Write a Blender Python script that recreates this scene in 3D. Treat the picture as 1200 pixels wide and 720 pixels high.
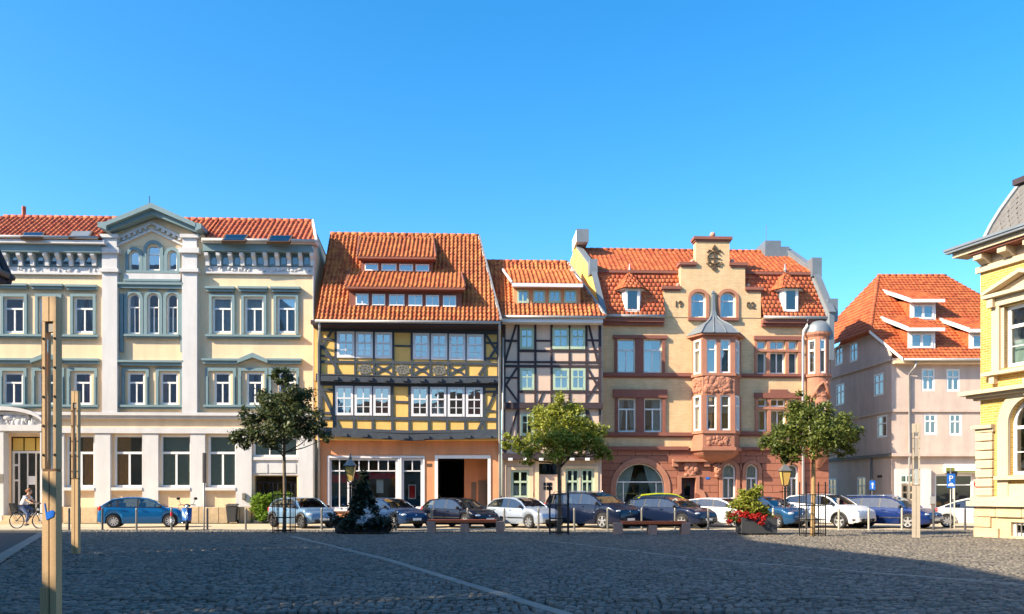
import bpy, bmesh, math, random
import numpy as np
from mathutils import Vector, Matrix
random.seed(7); np.random.seed(7)
for o in list(bpy.data.objects): bpy.data.objects.remove(o)
SC = bpy.context.scene; COL = SC.collection
R = math.radians
# ---------------------------------------------------------------- camera, sky, sun, exposure
CAMH = 1.5; HOR = 580.0; F = 1000.0          # eye height, horizon row and focal length measured on the 1200x720 photo
cd = bpy.data.cameras.new('camera'); cam = bpy.data.objects.new('camera', cd); COL.objects.link(cam)
cam.location = (0, 0, CAMH); cam.rotation_euler = (R(90), 0, 0)
cd.sensor_width = 36; cd.lens = 36*F/1200; cd.shift_y = (HOR-360)/1200; cd.clip_end = 3000; cd.clip_start = .1
SC.camera = cam
SUN_AZ, SUN_EL = 64.0, 33.0                   # degrees left of straight behind the camera, degrees up
world = bpy.data.worlds.new('World'); SC.world = world; world.use_nodes = True
wt = world.node_tree; wt.nodes.clear()
sky = wt.nodes.new('ShaderNodeTexSky'); sky.sky_type = 'NISHITA'; sky.sun_disc = False
sky.sun_elevation = R(SUN_EL); sky.sun_rotation = R(180+SUN_AZ); sky.altitude = 300; sky.air_density = 1.0; sky.dust_density = 1.3; sky.ozone_density = 3.0
hs = wt.nodes.new('ShaderNodeHueSaturation'); hs.inputs['Saturation'].default_value = 1.37; hs.inputs['Hue'].default_value = .494
bg = wt.nodes.new('ShaderNodeBackground'); bg.inputs[1].default_value = .15
wo = wt.nodes.new('ShaderNodeOutputWorld')
wt.links.new(sky.outputs[0], hs.inputs['Color']); wt.links.new(hs.outputs[0], bg.inputs[0]); wt.links.new(bg.outputs[0], wo.inputs[0])
sd = bpy.data.lights.new('sun', 'SUN'); sd.energy = 5.0; sd.angle = R(.5); sd.color = (1, .86, .64)
sun = bpy.data.objects.new('sun', sd); COL.objects.link(sun)
TOSUN = Vector((-math.sin(R(SUN_AZ))*math.cos(R(SUN_EL)), -math.cos(R(SUN_AZ))*math.cos(R(SUN_EL)), math.sin(R(SUN_EL))))
sun.rotation_euler = TOSUN.to_track_quat('Z', 'Y').to_euler(); sun.location = (-60, -30, 60)
SC.view_settings.view_transform = 'Standard'; SC.view_settings.look = 'None'
SC.view_settings.exposure = 1.12; SC.view_settings.gamma = 1
SC.cycles.max_bounces = 6; SC.cycles.transparent_max_bounces = 16

# ---------------------------------------------------------------- materials
def mat(name, col, rough=.8, var=.12, scale=3.0, bump=.15, bscale=40, metal=0, spec=.4, kind=None, col2=None, brick=None, coat=0, streak=0):
    m = bpy.data.materials.new(name); m.use_nodes = True; nt = m.node_tree; N = nt.nodes; L = nt.links
    b = N['Principled BSDF']; b.inputs['Roughness'].default_value = rough; b.inputs['Metallic'].default_value = metal
    b.inputs['Specular IOR Level'].default_value = spec; b.inputs['Coat Weight'].default_value = coat; b.inputs['Coat Roughness'].default_value = .04
    tc = N.new('ShaderNodeTexCoord'); src = tc.outputs['Object']
    c = (*col, 1)
    def hsv(colsock, fac, lo, hi):
        mr = N.new('ShaderNodeMapRange'); mr.inputs[3].default_value = lo; mr.inputs[4].default_value = hi; L.new(fac, mr.inputs[0])
        h = N.new('ShaderNodeHueSaturation'); L.new(mr.outputs[0], h.inputs['Value'])
        if isinstance(colsock, tuple): h.inputs['Color'].default_value = colsock
        else: L.new(colsock, h.inputs['Color'])
        return h.outputs[0]
    cur = c; hgt = None
    if brick:
        sx = N.new('ShaderNodeSeparateXYZ'); L.new(src, sx.inputs[0]); cx = N.new('ShaderNodeCombineXYZ')
        ad = N.new('ShaderNodeMath'); ad.operation = 'ADD'; L.new(sx.outputs[0], ad.inputs[0]); L.new(sx.outputs[1], ad.inputs[1])
        L.new(ad.outputs[0], cx.inputs[0]); L.new(sx.outputs[2], cx.inputs[1])
        bt = N.new('ShaderNodeTexBrick'); L.new(cx.outputs[0], bt.inputs[0]); bt.inputs['Scale'].default_value = 1
        bt.inputs['Brick Width'].default_value = brick[0]; bt.inputs['Row Height'].default_value = brick[1]; bt.inputs['Mortar Size'].default_value = brick[2]
        bt.inputs['Color1'].default_value = c; bt.inputs['Color2'].default_value = (*(col2 or col), 1); bt.inputs['Mortar'].default_value = (*brick[3], 1)
        cur = bt.outputs['Color']
    elif kind == 'island':
        g = N.new('ShaderNodeNewGeometry'); mx = N.new('ShaderNodeMix'); mx.data_type = 'RGBA'; L.new(g.outputs['Random Per Island'], mx.inputs[0])
        mx.inputs[6].default_value = c; mx.inputs[7].default_value = (*(col2 or col), 1); cur = mx.outputs[2]
    elif kind == 'cells':      # one tone per fired tile
        vo = N.new('ShaderNodeTexVoronoi'); vo.inputs['Scale'].default_value = 4.4; L.new(src, vo.inputs[0])
        sp = N.new('ShaderNodeSeparateColor'); L.new(vo.outputs['Color'], sp.inputs[0])
        mx = N.new('ShaderNodeMix'); mx.data_type = 'RGBA'; L.new(sp.outputs[0], mx.inputs[0])
        mx.inputs[6].default_value = c; mx.inputs[7].default_value = (*(col2 or col), 1); cur = mx.outputs[2]
    elif kind == 'wood':
        wv = N.new('ShaderNodeTexNoise'); mp = N.new('ShaderNodeMapping'); mp.inputs['Scale'].default_value = (14, 14, .7); L.new(src, mp.inputs[0]); L.new(mp.outputs[0], wv.inputs[0]); wv.inputs['Scale'].default_value = 2; wv.inputs['Detail'].default_value = 4
        mx = N.new('ShaderNodeMix'); mx.data_type = 'RGBA'; L.new(wv.outputs[0], mx.inputs[0]); mx.inputs[6].default_value = (*(col2 or col), 1); mx.inputs[7].default_value = c; cur = mx.outputs[2]
    if var:
        n1 = N.new('ShaderNodeTexNoise'); n1.inputs['Scale'].default_value = scale*.12; n1.inputs['Detail'].default_value = 5; L.new(src, n1.inputs[0])
        n2 = N.new('ShaderNodeTexNoise'); n2.inputs['Scale'].default_value = scale; n2.inputs['Detail'].default_value = 6; L.new(src, n2.inputs[0])
        cur = hsv(cur, n1.outputs[0], 1-1.6*var, 1+1.6*var); cur = hsv(cur, n2.outputs[0], 1-1.4*var, 1+1.4*var)
    if streak:                 # rain runs and stains, long in z
        mp = N.new('ShaderNodeMapping'); mp.inputs['Scale'].default_value = (1.1, 1.1, .16); L.new(src, mp.inputs[0]); n4 = N.new('ShaderNodeTexNoise'); n4.inputs['Scale'].default_value = 1.6; n4.inputs['Detail'].default_value = 7; n4.inputs['Roughness'].default_value = .65; L.new(mp.outputs[0], n4.inputs[0])
        cr = N.new('ShaderNodeMapRange'); cr.inputs[1].default_value = .38; cr.inputs[2].default_value = .62; L.new(n4.outputs[0], cr.inputs[0]); cur = hsv(cur, cr.outputs[0], 1-2*streak, 1+.4*streak)
    if isinstance(cur, tuple): b.inputs['Base Color'].default_value = cur
    else: L.new(cur, b.inputs['Base Color'])
    if bump:
        n3 = N.new('ShaderNodeTexNoise'); n3.inputs['Scale'].default_value = bscale; n3.inputs['Detail'].default_value = 4; L.new(src, n3.inputs[0])
        bp = N.new('ShaderNodeBump'); bp.inputs['Strength'].default_value = bump; bp.inputs['Distance'].default_value = .03; L.new(n3.outputs[0], bp.inputs['Height']); L.new(bp.outputs[0], b.inputs['Normal'])
    return m
def glassmat(name, tint, refl, wav=.0, col=(1, 1, 1)):
    m = bpy.data.materials.new(name); m.use_nodes = True; nt = m.node_tree; N = nt.nodes; L = nt.links; N.clear()
    t = N.new('ShaderNodeBsdfTransparent'); t.inputs[0].default_value = (*tint, 1)
    g = N.new('ShaderNodeBsdfGlossy'); g.inputs[0].default_value = (*col, 1); g.inputs['Roughness'].default_value = .015
    mx = N.new('ShaderNodeMixShader'); lw = N.new('ShaderNodeFresnel'); lw.inputs[0].default_value = 1.5
    mr = N.new('ShaderNodeMapRange'); mr.inputs[1].default_value = .04; mr.inputs[2].default_value = 1; mr.inputs[3].default_value = refl; mr.inputs[4].default_value = 1
    L.new(lw.outputs[0], mr.inputs[0]); L.new(mr.outputs[0], mx.inputs[0]); L.new(t.outputs[0], mx.inputs[1]); L.new(g.outputs[0], mx.inputs[2])
    if wav:
        tc = N.new('ShaderNodeTexCoord'); n = N.new('ShaderNodeTexNoise'); n.inputs['Scale'].default_value = 1.3; L.new(tc.outputs['Object'], n.inputs[0])
        bp = N.new('ShaderNodeBump'); bp.inputs['Strength'].default_value = wav; bp.inputs['Distance'].default_value = .05; L.new(n.outputs[0], bp.inputs['Height']); L.new(bp.outputs[0], g.inputs['Normal'])
    o = N.new('ShaderNodeOutputMaterial'); L.new(mx.outputs[0], o.inputs[0]); return m
def leafmat(name, c1, c2, trans=.35):
    m = bpy.data.materials.new(name); m.use_nodes = True; nt = m.node_tree; N = nt.nodes; L = nt.links; N.clear()
    g = N.new('ShaderNodeNewGeometry'); mx = N.new('ShaderNodeMix'); mx.data_type = 'RGBA'; L.new(g.outputs['Random Per Island'], mx.inputs[0]); mx.inputs[6].default_value = (*c1, 1); mx.inputs[7].default_value = (*c2, 1)
    p = N.new('ShaderNodeBsdfPrincipled'); p.inputs['Roughness'].default_value = .5; L.new(mx.outputs[2], p.inputs['Base Color'])
    t = N.new('ShaderNodeBsdfTranslucent'); L.new(mx.outputs[2], t.inputs[0])
    ms = N.new('ShaderNodeMixShader'); ms.inputs[0].default_value = trans; L.new(p.outputs[0], ms.inputs[1]); L.new(t.outputs[0], ms.inputs[2])
    o = N.new('ShaderNodeOutputMaterial'); L.new(ms.outputs[0], o.inputs[0]); return m
cream = mat('cream_render', (.82, .60, .385), .9, .05, 2, .08, streak=0.050)
white = mat('white_render', (.60, .585, .585), .9, .05, 2, .08, streak=0.045)
bluegrey = mat('blue_grey_stone_paint', (.175, .26, .285), .75, .08, 3, .06)
winwhite = mat('white_window_paint', (.80, .79, .76), .45, .03, 3, 0)
winlilac = mat('pale_lilac_window_paint', (.70, .68, .70), .5, .04, 3, 0)
wingreen = mat('pale_green_window_paint', (.42, .52, .38), .5, .05, 3, 0)
tile_a = mat('clay_pantile', (.33, .066, .022), .65, .22, 2, .1, 30, kind='cells', col2=(.56, .19, .050))
tile_b = mat('red_clay_tile', (.36, .062, .028), .65, .18, 2, .1, 30, kind='cells', col2=(.54, .15, .055))
tile_c = mat('orange_flat_tile', (.32, .064, .024), .65, .20, 2, .1, 30, kind='cells', col2=(.49, .135, .043))
zinc = mat('zinc_sheet', (.19, .215, .24), .5, .14, 2, .05, 8, metal=.3)
gutterm = mat('gutter_metal', (.40, .39, .38), .5, .08, 3, 0, metal=.4)
sand_red = mat('red_sandstone', (.41, .18, .115), .9, .14, 2.5, .25, 18)
sand_dark = mat('dark_red_sandstone', (.25, .095, .07), .9, .12, 2.5, .2, 20)
sandblock = mat('red_sandstone_block', (.30, .112, .070), .9, .12, 3, .25, 18, kind='island', col2=(.39, .155, .098))
brick_y = mat('yellow_clinker_brick', (.76, .51, .275), .85, .10, 2, .12, 30, brick=(.26, .085, .009, (.52, .40, .27)), col2=(.67, .44, .225), streak=0.040)
brick_g = mat('golden_yellow_brick', (.52, .315, .075), .85, .10, 2, .15, 30, brick=(.26, .085, .010, (.62, .48, .22)), col2=(.42, .235, .04))
yslate = mat('yellow_painted_cladding', (.76, .52, .13), .7, .06, 3, .06)
beige = mat('beige_sandstone', (.52, .42, .285), .9, .12, 3, .2, 16)
beigeplinth = mat('weathered_beige_plinth', (.52, .39, .24), .9, .22, 4, .3, 14)
timber_b = mat('blue_black_timber', (.045, .056, .074), .75, .25, 4, .25, 25)
timber_p = mat('dark_brown_timber', (.045, .030, .036), .75, .25, 4, .25, 25)
yellowfill = mat('yellow_plaster_infill', (.82, .485, .145), .9, .08, 3, .1, streak=.05)
orangewall = mat('orange_render', (.66, .30, .15), .9, .09, 1.5, .08, streak=0.065)
pinkfill = mat('pale_pink_plaster', (.68, .50, .39), .9, .09, 2, .1, streak=0.055)
mauve = mat('pale_mauve_render', (.58, .455, .39), .95, .08, 2, .35, 5, streak=0.060)
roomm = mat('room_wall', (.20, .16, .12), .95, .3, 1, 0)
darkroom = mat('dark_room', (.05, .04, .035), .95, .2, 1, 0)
curtain = mat('curtain_cloth', (.62, .60, .55), .95, .08, 4, 0)
blind_g = mat('green_grey_blind', (.34, .42, .34), .9, .12, 4, 0)
redcloth = mat('red_banner_cloth', (.55, .02, .02), .8, .08, 3, 0)
orangecur = mat('orange_roller_blind', (.75, .34, .09), .9, .08, 3, 0)
shopgrn = mat('dark_green_paint', (.03, .06, .04), .5, .1, 3, 0)
glass = glassmat('window_glass', (.78, .86, .88), .31, .05)
glass_low = glassmat('shop_glass', (.82, .88, .85), .10, .05)
carglass = glassmat('car_glass', (.30, .37, .38), .14)
iron = mat('black_iron', (.02, .02, .022), .5, .1, 5, 0, metal=.3)
steel = mat('galvanised_steel', (.27, .25, .22), .45, .12, 4, 0, metal=.6)
wood = mat('pale_larch_wood', (.60, .40, .215), .6, .10, 2, .12, 30, kind='wood', col2=(.42, .265, .13))
woodgrey = mat('weathered_grey_wood', (.44, .38, .30), .7, .12, 2, .12, 30, kind='wood', col2=(.34, .28, .21))
benchw = mat('red_varnished_slat', (.66, .15, .045), .45, .12, 4, .08, 20, kind='wood', col2=(.50, .085, .025))
granite = mat('pinkish_granite', (.42, .25, .19), .8, .16, 14, .15, 40)
cobm = mat('basalt_sett', (.105, .092, .075), .62, .18, 6, .5, 45, kind='island', col2=(.195, .17, .135))
jointm = mat('sand_joint', (.035, .032, .028), .95, .2, 8, .3, 30)
asphalt = mat('asphalt', (.055, .055, .056), .9, .18, 6, .35, 60)
streetm = mat('pale_street_paving', (.50, .40, .27), .9, .10, 3, .2, 40)
slabm = mat('pale_stone_slab', (.25, .225, .19), .8, .14, 5, .15, 40)
slatem = mat('grey_slate', (.10, .096, .092), .65, .12, 3, .12, 30, kind='island', col2=(.18, .168, .158))
barkm = mat('bark', (.16, .115, .075), .95, .3, 12, .6, 30)
barkl = mat('pale_bark', (.34, .22, .10), .95, .25, 12, .5, 30)
rubber = mat('rubber', (.014, .014, .015), .8, .1, 5, 0)
rimm = mat('alloy_rim', (.58, .58, .60), .3, .05, 5, 0, metal=.85)
blackplastic = mat('black_plastic', (.02, .02, .022), .45, .1, 5, 0)
lampglass = mat('headlamp_glass', (.75, .78, .80), .08, 0, 1, 0, metal=.5)
redlens = mat('red_lens', (.55, .02, .02), .15, 0, 1, 0)
chrome = mat('chrome', (.75, .75, .76), .12, 0, 1, 0, metal=1)
platem = mat('number_plate_white', (.78, .78, .76), .4, 0, 1, 0)
amber = mat('amber_lantern_glass', (.58, .38, .11), .15, .05, 2, 0)
signblue = mat('sign_blue', (.015, .15, .62), .4, 0, 1, 0)
signwhite = mat('sign_white', (.82, .82, .82), .4, 0, 1, 0)
signred = mat('sign_red', (.62, .02, .05), .4, 0, 1, 0)
leaf_dark = leafmat('dark_maple_leaf', (.042, .062, .022), (.115, .135, .045), .25)
leaf_lime = leafmat('yellow_green_leaf', (.19, .24, .028), (.44, .43, .07), .42)
leaf_mid = leafmat('mid_green_leaf', (.075, .115, .022), (.21, .235, .045), .38)
leaf_ivy = leafmat('hedge_leaf', (.12, .24, .02), (.26, .38, .04), .35)
leaf_con = leafmat('conifer_needle', (.010, .020, .010), (.022, .038, .018), .1)
petal_r = leafmat('red_petal', (.30, .006, .010), (.62, .03, .02), .2)
petal_w = leafmat('white_petal', (.70, .72, .76), (.8, .8, .82), .25)
planterm = mat('dark_grey_planter', (.045, .047, .05), .6, .1, 4, .1)
skin = mat('skin', (.60, .36, .24), .6, .05, 4, 0)
shirt = mat('white_cotton', (.72, .72, .76), .9, .05, 6, 0)
jeans = mat('blue_denim', (.10, .14, .25), .9, .12, 10, 0)
hairm = mat('reddish_brown_hair', (.22, .085, .03), .6, .2, 10, 0)
bronze = mat('brown_metal', (.15, .09, .05), .5, .12, 5, 0, metal=.4)
binm = mat('dark_grey_bin', (.05, .052, .055), .6, .1, 4, 0)
def paint(name, c, metal=.25): return mat(name, c, .26, 0, 1, 0, metal=metal*.6, coat=.45, spec=.2)

# ---------------------------------------------------------------- mesh helpers
class MB:
    def __init__(s): s.v = []; s.f = []
    def add(s, vs, fs):
        o = len(s.v); s.v += [tuple(p) for p in vs]; s.f += [tuple(i+o for i in f) for f in fs]
    def poly(s, pts): s.add(pts, [tuple(range(len(pts)))])
    def box(s, a, b, c, d, e, f):
        s.add([(a,c,e),(b,c,e),(b,d,e),(a,d,e),(a,c,f),(b,c,f),(b,d,f),(a,d,f)], [(0,3,2,1),(4,5,6,7),(0,1,5,4),(1,2,6,5),(2,3,7,6),(3,0,4,7)])
    def prism(s, p2, y0, y1):              # polygon in x-z, extruded in y
        n = len(p2); s.add([(x,y0,z) for x,z in p2]+[(x,y1,z) for x,z in p2], [tuple(range(n)), tuple(range(2*n-1,n-1,-1))]+[(i,(i+1)%n+0,(i+1)%n+n,i+n)[::-1] for i in range(n)])
    def prismz(s, p2, z0, z1):             # polygon in x-y, extruded in z
        n = len(p2); s.add([(x,y,z0) for x,y in p2]+[(x,y,z1) for x,y in p2], [tuple(range(n-1,-1,-1)), tuple(range(n,2*n))]+[(i,(i+1)%n,(i+1)%n+n,i+n) for i in range(n)])
    def prismx(s, p2, x0, x1):             # polygon in y-z, extruded in x
        n = len(p2); s.add([(x0,y,z) for y,z in p2]+[(x1,y,z) for y,z in p2], [tuple(range(n-1,-1,-1)), tuple(range(n,2*n))]+[(i,(i+1)%n,(i+1)%n+n,i+n) for i in range(n)])
    def beam(s, p, q, w, y0, y1):          # straight timber in the facade plane from (u,z) to (u,z)
        dx, dz = q[0]-p[0], q[1]-p[1]; l = math.hypot(dx, dz) or 1; nx, nz = -dz/l*w/2, dx/l*w/2
        s.prism([(p[0]-nx,p[1]-nz),(q[0]-nx,q[1]-nz),(q[0]+nx,q[1]+nz),(p[0]+nx,p[1]+nz)], y0, y1)
    def tube(s, pts, rs, n=8, cap=True):
        pts = [Vector(p) for p in pts]
        if not isinstance(rs, (list, tuple)): rs = [rs]*len(pts)
        rings = []
        for i, p in enumerate(pts):
            d = (pts[min(i+1,len(pts)-1)]-pts[max(i-1,0)]).normalized()
            x = d.cross(Vector((0,0,1)) if abs(d.z) < .95 else Vector((1,0,0))).normalized(); y = d.cross(x)
            rings.append([p+x*rs[i]*math.cos(2*math.pi*k/n)+y*rs[i]*math.sin(2*math.pi*k/n) for k in range(n)])
        fs = [(i*n+k, i*n+(k+1)%n, (i+1)*n+(k+1)%n, (i+1)*n+k) for i in range(len(pts)-1) for k in range(n)]
        if cap: fs += [tuple(range(n-1,-1,-1)), tuple(range((len(pts)-1)*n, len(pts)*n))]
        s.add([v for r in rings for v in r], fs)
    def lathe(s, prof, c=(0,0,0), n=16, a0=0, a1=360):   # profile of (r,z)
        full = a1-a0 >= 360; m = n if full else n+1
        vs = [(c[0]+r*math.cos(R(a0+(a1-a0)*k/n)), c[1]+r*math.sin(R(a0+(a1-a0)*k/n)), c[2]+z) for r, z in prof for k in range(m)]
        s.add(vs, [(i*m+k, i*m+(k+1)%m, (i+1)*m+(k+1)%m, (i+1)*m+k) for i in range(len(prof)-1) for k in range(n)])
    def ball(s, c, r, n=12, sc=(1,1,1)):
        pr = [(math.sin(math.pi*i/8)*1, -math.cos(math.pi*i/8)) for i in range(9)]
        s.add([(c[0]+r*sc[0]*a*math.cos(2*math.pi*k/n), c[1]+r*sc[1]*a*math.sin(2*math.pi*k/n), c[2]+r*sc[2]*z) for a, z in pr for k in range(n)],
              [(i*n+k, i*n+(k+1)%n, (i+1)*n+(k+1)%n, (i+1)*n+k) for i in range(8) for k in range(n)])
    def build(s, name, m, parent=None, smooth=False, bevel=0, label=None, kind=None, mats=None):
        me = bpy.data.meshes.new(name); me.from_pydata(s.v, [], s.f)
        for mm in (mats or [m]): me.materials.append(mm)
        if smooth: me.polygons.foreach_set('use_smooth', [True]*len(me.polygons))
        o = bpy.data.objects.new(name, me); COL.objects.link(o); o.parent = parent
        if bevel:
            b = o.modifiers.new('bevel', 'BEVEL'); b.width = bevel; b.segments = 1; b.limit_method = 'ANGLE'
        if label: o['label'] = label
        if kind: o['kind'] = kind
        return o
def np_obj(name, V, faces4, m, parent=None, kind=None, smooth=False):
    me = bpy.data.meshes.new(name); nv = len(V); nf = len(faces4); k = faces4.shape[1]
    me.vertices.add(nv); me.vertices.foreach_set('co', V.astype(np.float32).ravel())
    me.loops.add(nf*k); me.loops.foreach_set('vertex_index', faces4.astype(np.int32).ravel())
    me.polygons.add(nf); me.polygons.foreach_set('loop_start', np.arange(0, nf*k, k, dtype=np.int32)); me.polygons.foreach_set('loop_total', np.full(nf, k, dtype=np.int32))
    me.update(calc_edges=True); me.validate()
    if smooth: me.polygons.foreach_set('use_smooth', [True]*len(me.polygons))
    me.materials.append(m); o = bpy.data.objects.new(name, me); COL.objects.link(o); o.parent = parent
    if kind: o['kind'] = kind
    return o
def tag(o, label, cat, group=None):
    o['label'] = label; o['category'] = cat
    if group: o['group'] = group
    return o
def ent(name, label, cat, loc=(0,0,0), rz=0, group=None):
    o = bpy.data.objects.new(name, None); COL.objects.link(o); o.location = loc; o.rotation_euler = (0,0,rz); o.empty_display_size = .3
    return tag(o, label, cat, group)
def dup(root, loc, rz, label, group=None):
    r = root.copy(); COL.objects.link(r); r.location = loc; r.rotation_euler = (0,0,rz); r['label'] = label
    if group: r['group'] = group
    def kids(src, dst):
        for ch in list(src.children):
            c = ch.copy(); COL.objects.link(c); c.parent = dst; kids(ch, c)
    kids(root, r); return r
def text_obj(name, body, size, m, parent, loc, rot, depth=.01):
    cu = bpy.data.curves.new(name, 'FONT'); cu.body = body; cu.size = size; cu.extrude = depth; cu.align_x = 'CENTER'; cu.align_y = 'CENTER'
    t = bpy.data.objects.new(name+'_tmp', cu); COL.objects.link(t)
    me = bpy.data.meshes.new_from_object(t.evaluated_get(bpy.context.evaluated_depsgraph_get())); bpy.data.objects.remove(t)
    me.materials.clear(); me.materials.append(m)
    o = bpy.data.objects.new(name, me); COL.objects.link(o); o.parent = parent; o.location = loc; o.rotation_euler = rot; return o
def gx(px, Y): return (px-600)/F*Y         # photo column at distance Y -> X
def gy(py): return F*CAMH/(py-HOR)         # photo row on the ground -> Y

class Fac:                                  # a facade plane measured on the photo
    def __init__(s, px, Yf, deg=2.5, Y=None):
        dx = (px-600)/F; s.th = R(deg); s.c, s.s = math.cos(s.th), math.sin(s.th)
        Y = Y if Y else Yf/(1-dx*math.tan(s.th)); s.ox, s.oy = dx*Y, Y
    def ent(s, name, label, cat): s.root = ent(name, label, cat, (s.ox, s.oy, 0), s.th); return s.root
    def ray(s, px, py):
        dx, dz = (px-600)/F, (HOR-py)/F
        return (-(s.ox*s.c+s.oy*s.s), s.ox*s.s-s.oy*s.c, CAMH), (dx*s.c+s.s, -dx*s.s+s.c, dz)
    def pt(s, px, py, d=0):
        c, r = s.ray(px, py); t = (d-c[1])/r[1]; return c[0]+r[0]*t, c[2]+r[2]*t
    def u(s, px, d=0): return s.pt(px, HOR, d)[0]
    def z(s, py, px=600, d=0): return s.pt(px, py, d)[1]
    def rect(s, x0, y0, x1, y1, d=0):       # photo rectangle -> (u0,u1,z0,z1)
        m = (x0+x1)/2; return s.u(x0,d), s.u(x1,d), s.z(y1,m,d), s.z(y0,m,d)
    def roof(s, px, py, y0, z0, tan):       # photo point on a roof slope rising behind the line y=y0,z=z0
        c, r = s.ray(px, py); t = (tan*(c[1]-y0)-(c[2]-z0))/(r[2]-tan*r[1]); return Vector((c[0]+r[0]*t, c[1]+r[1]*t, c[2]+r[2]*t))
    def plane(s, px, py, P, n):             # photo point on a plane through P with normal n
        c, r = s.ray(px, py); c = Vector(c); r = Vector(r); t = (P-c).dot(n)/r.dot(n); return c+r*t

def wall(mb, u0, u1, z0, z1, y, ops, rev=.22):
    us = sorted({u0, u1, *[q for o in ops for q in o[:2] if u0 < q < u1]}); zs = sorted({z0, z1, *[q for o in ops for q in o[2:4] if z0 < q < z1]})
    for i in range(len(us)-1):
        for j in range(len(zs)-1):
            cu, cz = (us[i]+us[i+1])/2, (zs[j]+zs[j+1])/2
            if any(o[0] < cu < o[1] and o[2] < cz < o[3] for o in ops): continue
            mb.poly([(us[i],y,zs[j]),(us[i+1],y,zs[j]),(us[i+1],y,zs[j+1]),(us[i],y,zs[j+1])])
    for o in ops:
        a, b, c, d = o[:4]; ah = o[4] if len(o) > 4 else 0; e = d-ah; y2 = y+rev
        mb.poly([(a,y,c),(a,y,e),(a,y2,e),(a,y2,c)][::-1]); mb.poly([(b,y,c),(b,y2,c),(b,y2,e),(b,y,e)][::-1]); mb.poly([(a,y,c),(a,y2,c),(b,y2,c),(b,y,c)][::-1])
        if ah:
            ap = arc(a, b, e, ah, 12)
            for k in range(12):
                p, q = ap[k], ap[k+1]; mb.poly([(p[0],y,p[1]),(q[0],y,q[1]),(q[0],y,d),(p[0],y,d)]); mb.poly([(p[0],y,p[1]),(p[0],y2,p[1]),(q[0],y2,q[1]),(q[0],y,q[1])])
        else: mb.poly([(a,y,d),(b,y,d),(b,y2,d),(a,y2,d)][::-1])
def arc(a, b, e, ah, n=12):
    m, r = (a+b)/2, (b-a)/2; return [(m-r*math.cos(math.pi*k/n), e+ah*math.sin(math.pi*k/n)) for k in range(n+1)]
def ring(mb, a, b, e, ah, w, y0, y1, n=12):      # arched moulding outside the arc a..b
    o, i = arc(a-w, b+w, e, ah+w, n), arc(a, b, e, ah, n)
    for k in range(n): mb.prism([i[k], i[k+1], o[k+1], o[k]], y0, y1)
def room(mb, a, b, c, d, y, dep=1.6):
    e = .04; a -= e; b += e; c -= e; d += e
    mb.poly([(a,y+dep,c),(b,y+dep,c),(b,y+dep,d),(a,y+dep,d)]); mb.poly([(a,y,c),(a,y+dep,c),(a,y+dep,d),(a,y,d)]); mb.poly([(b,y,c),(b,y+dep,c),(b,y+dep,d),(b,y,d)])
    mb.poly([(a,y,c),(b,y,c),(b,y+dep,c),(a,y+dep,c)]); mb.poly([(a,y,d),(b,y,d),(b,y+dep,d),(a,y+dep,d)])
def drape(a, b, c, d, y, amp=.02, waves=None, gather=0):
    n = 24; waves = waves or max(3, (b-a)/.14); mb = MB(); vs = []
    for k in range(n+1):
        t = k/n; u = a+(b-a)*t; yy = y+amp*math.sin(t*waves*2*math.pi); vs += [(u, yy, d), (u if not gather else (u+(gather-u)*.55), yy, c)]
    mb.add(vs, [(2*k, 2*k+1, 2*k+3, 2*k+2) for k in range(n)]); return mb
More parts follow.
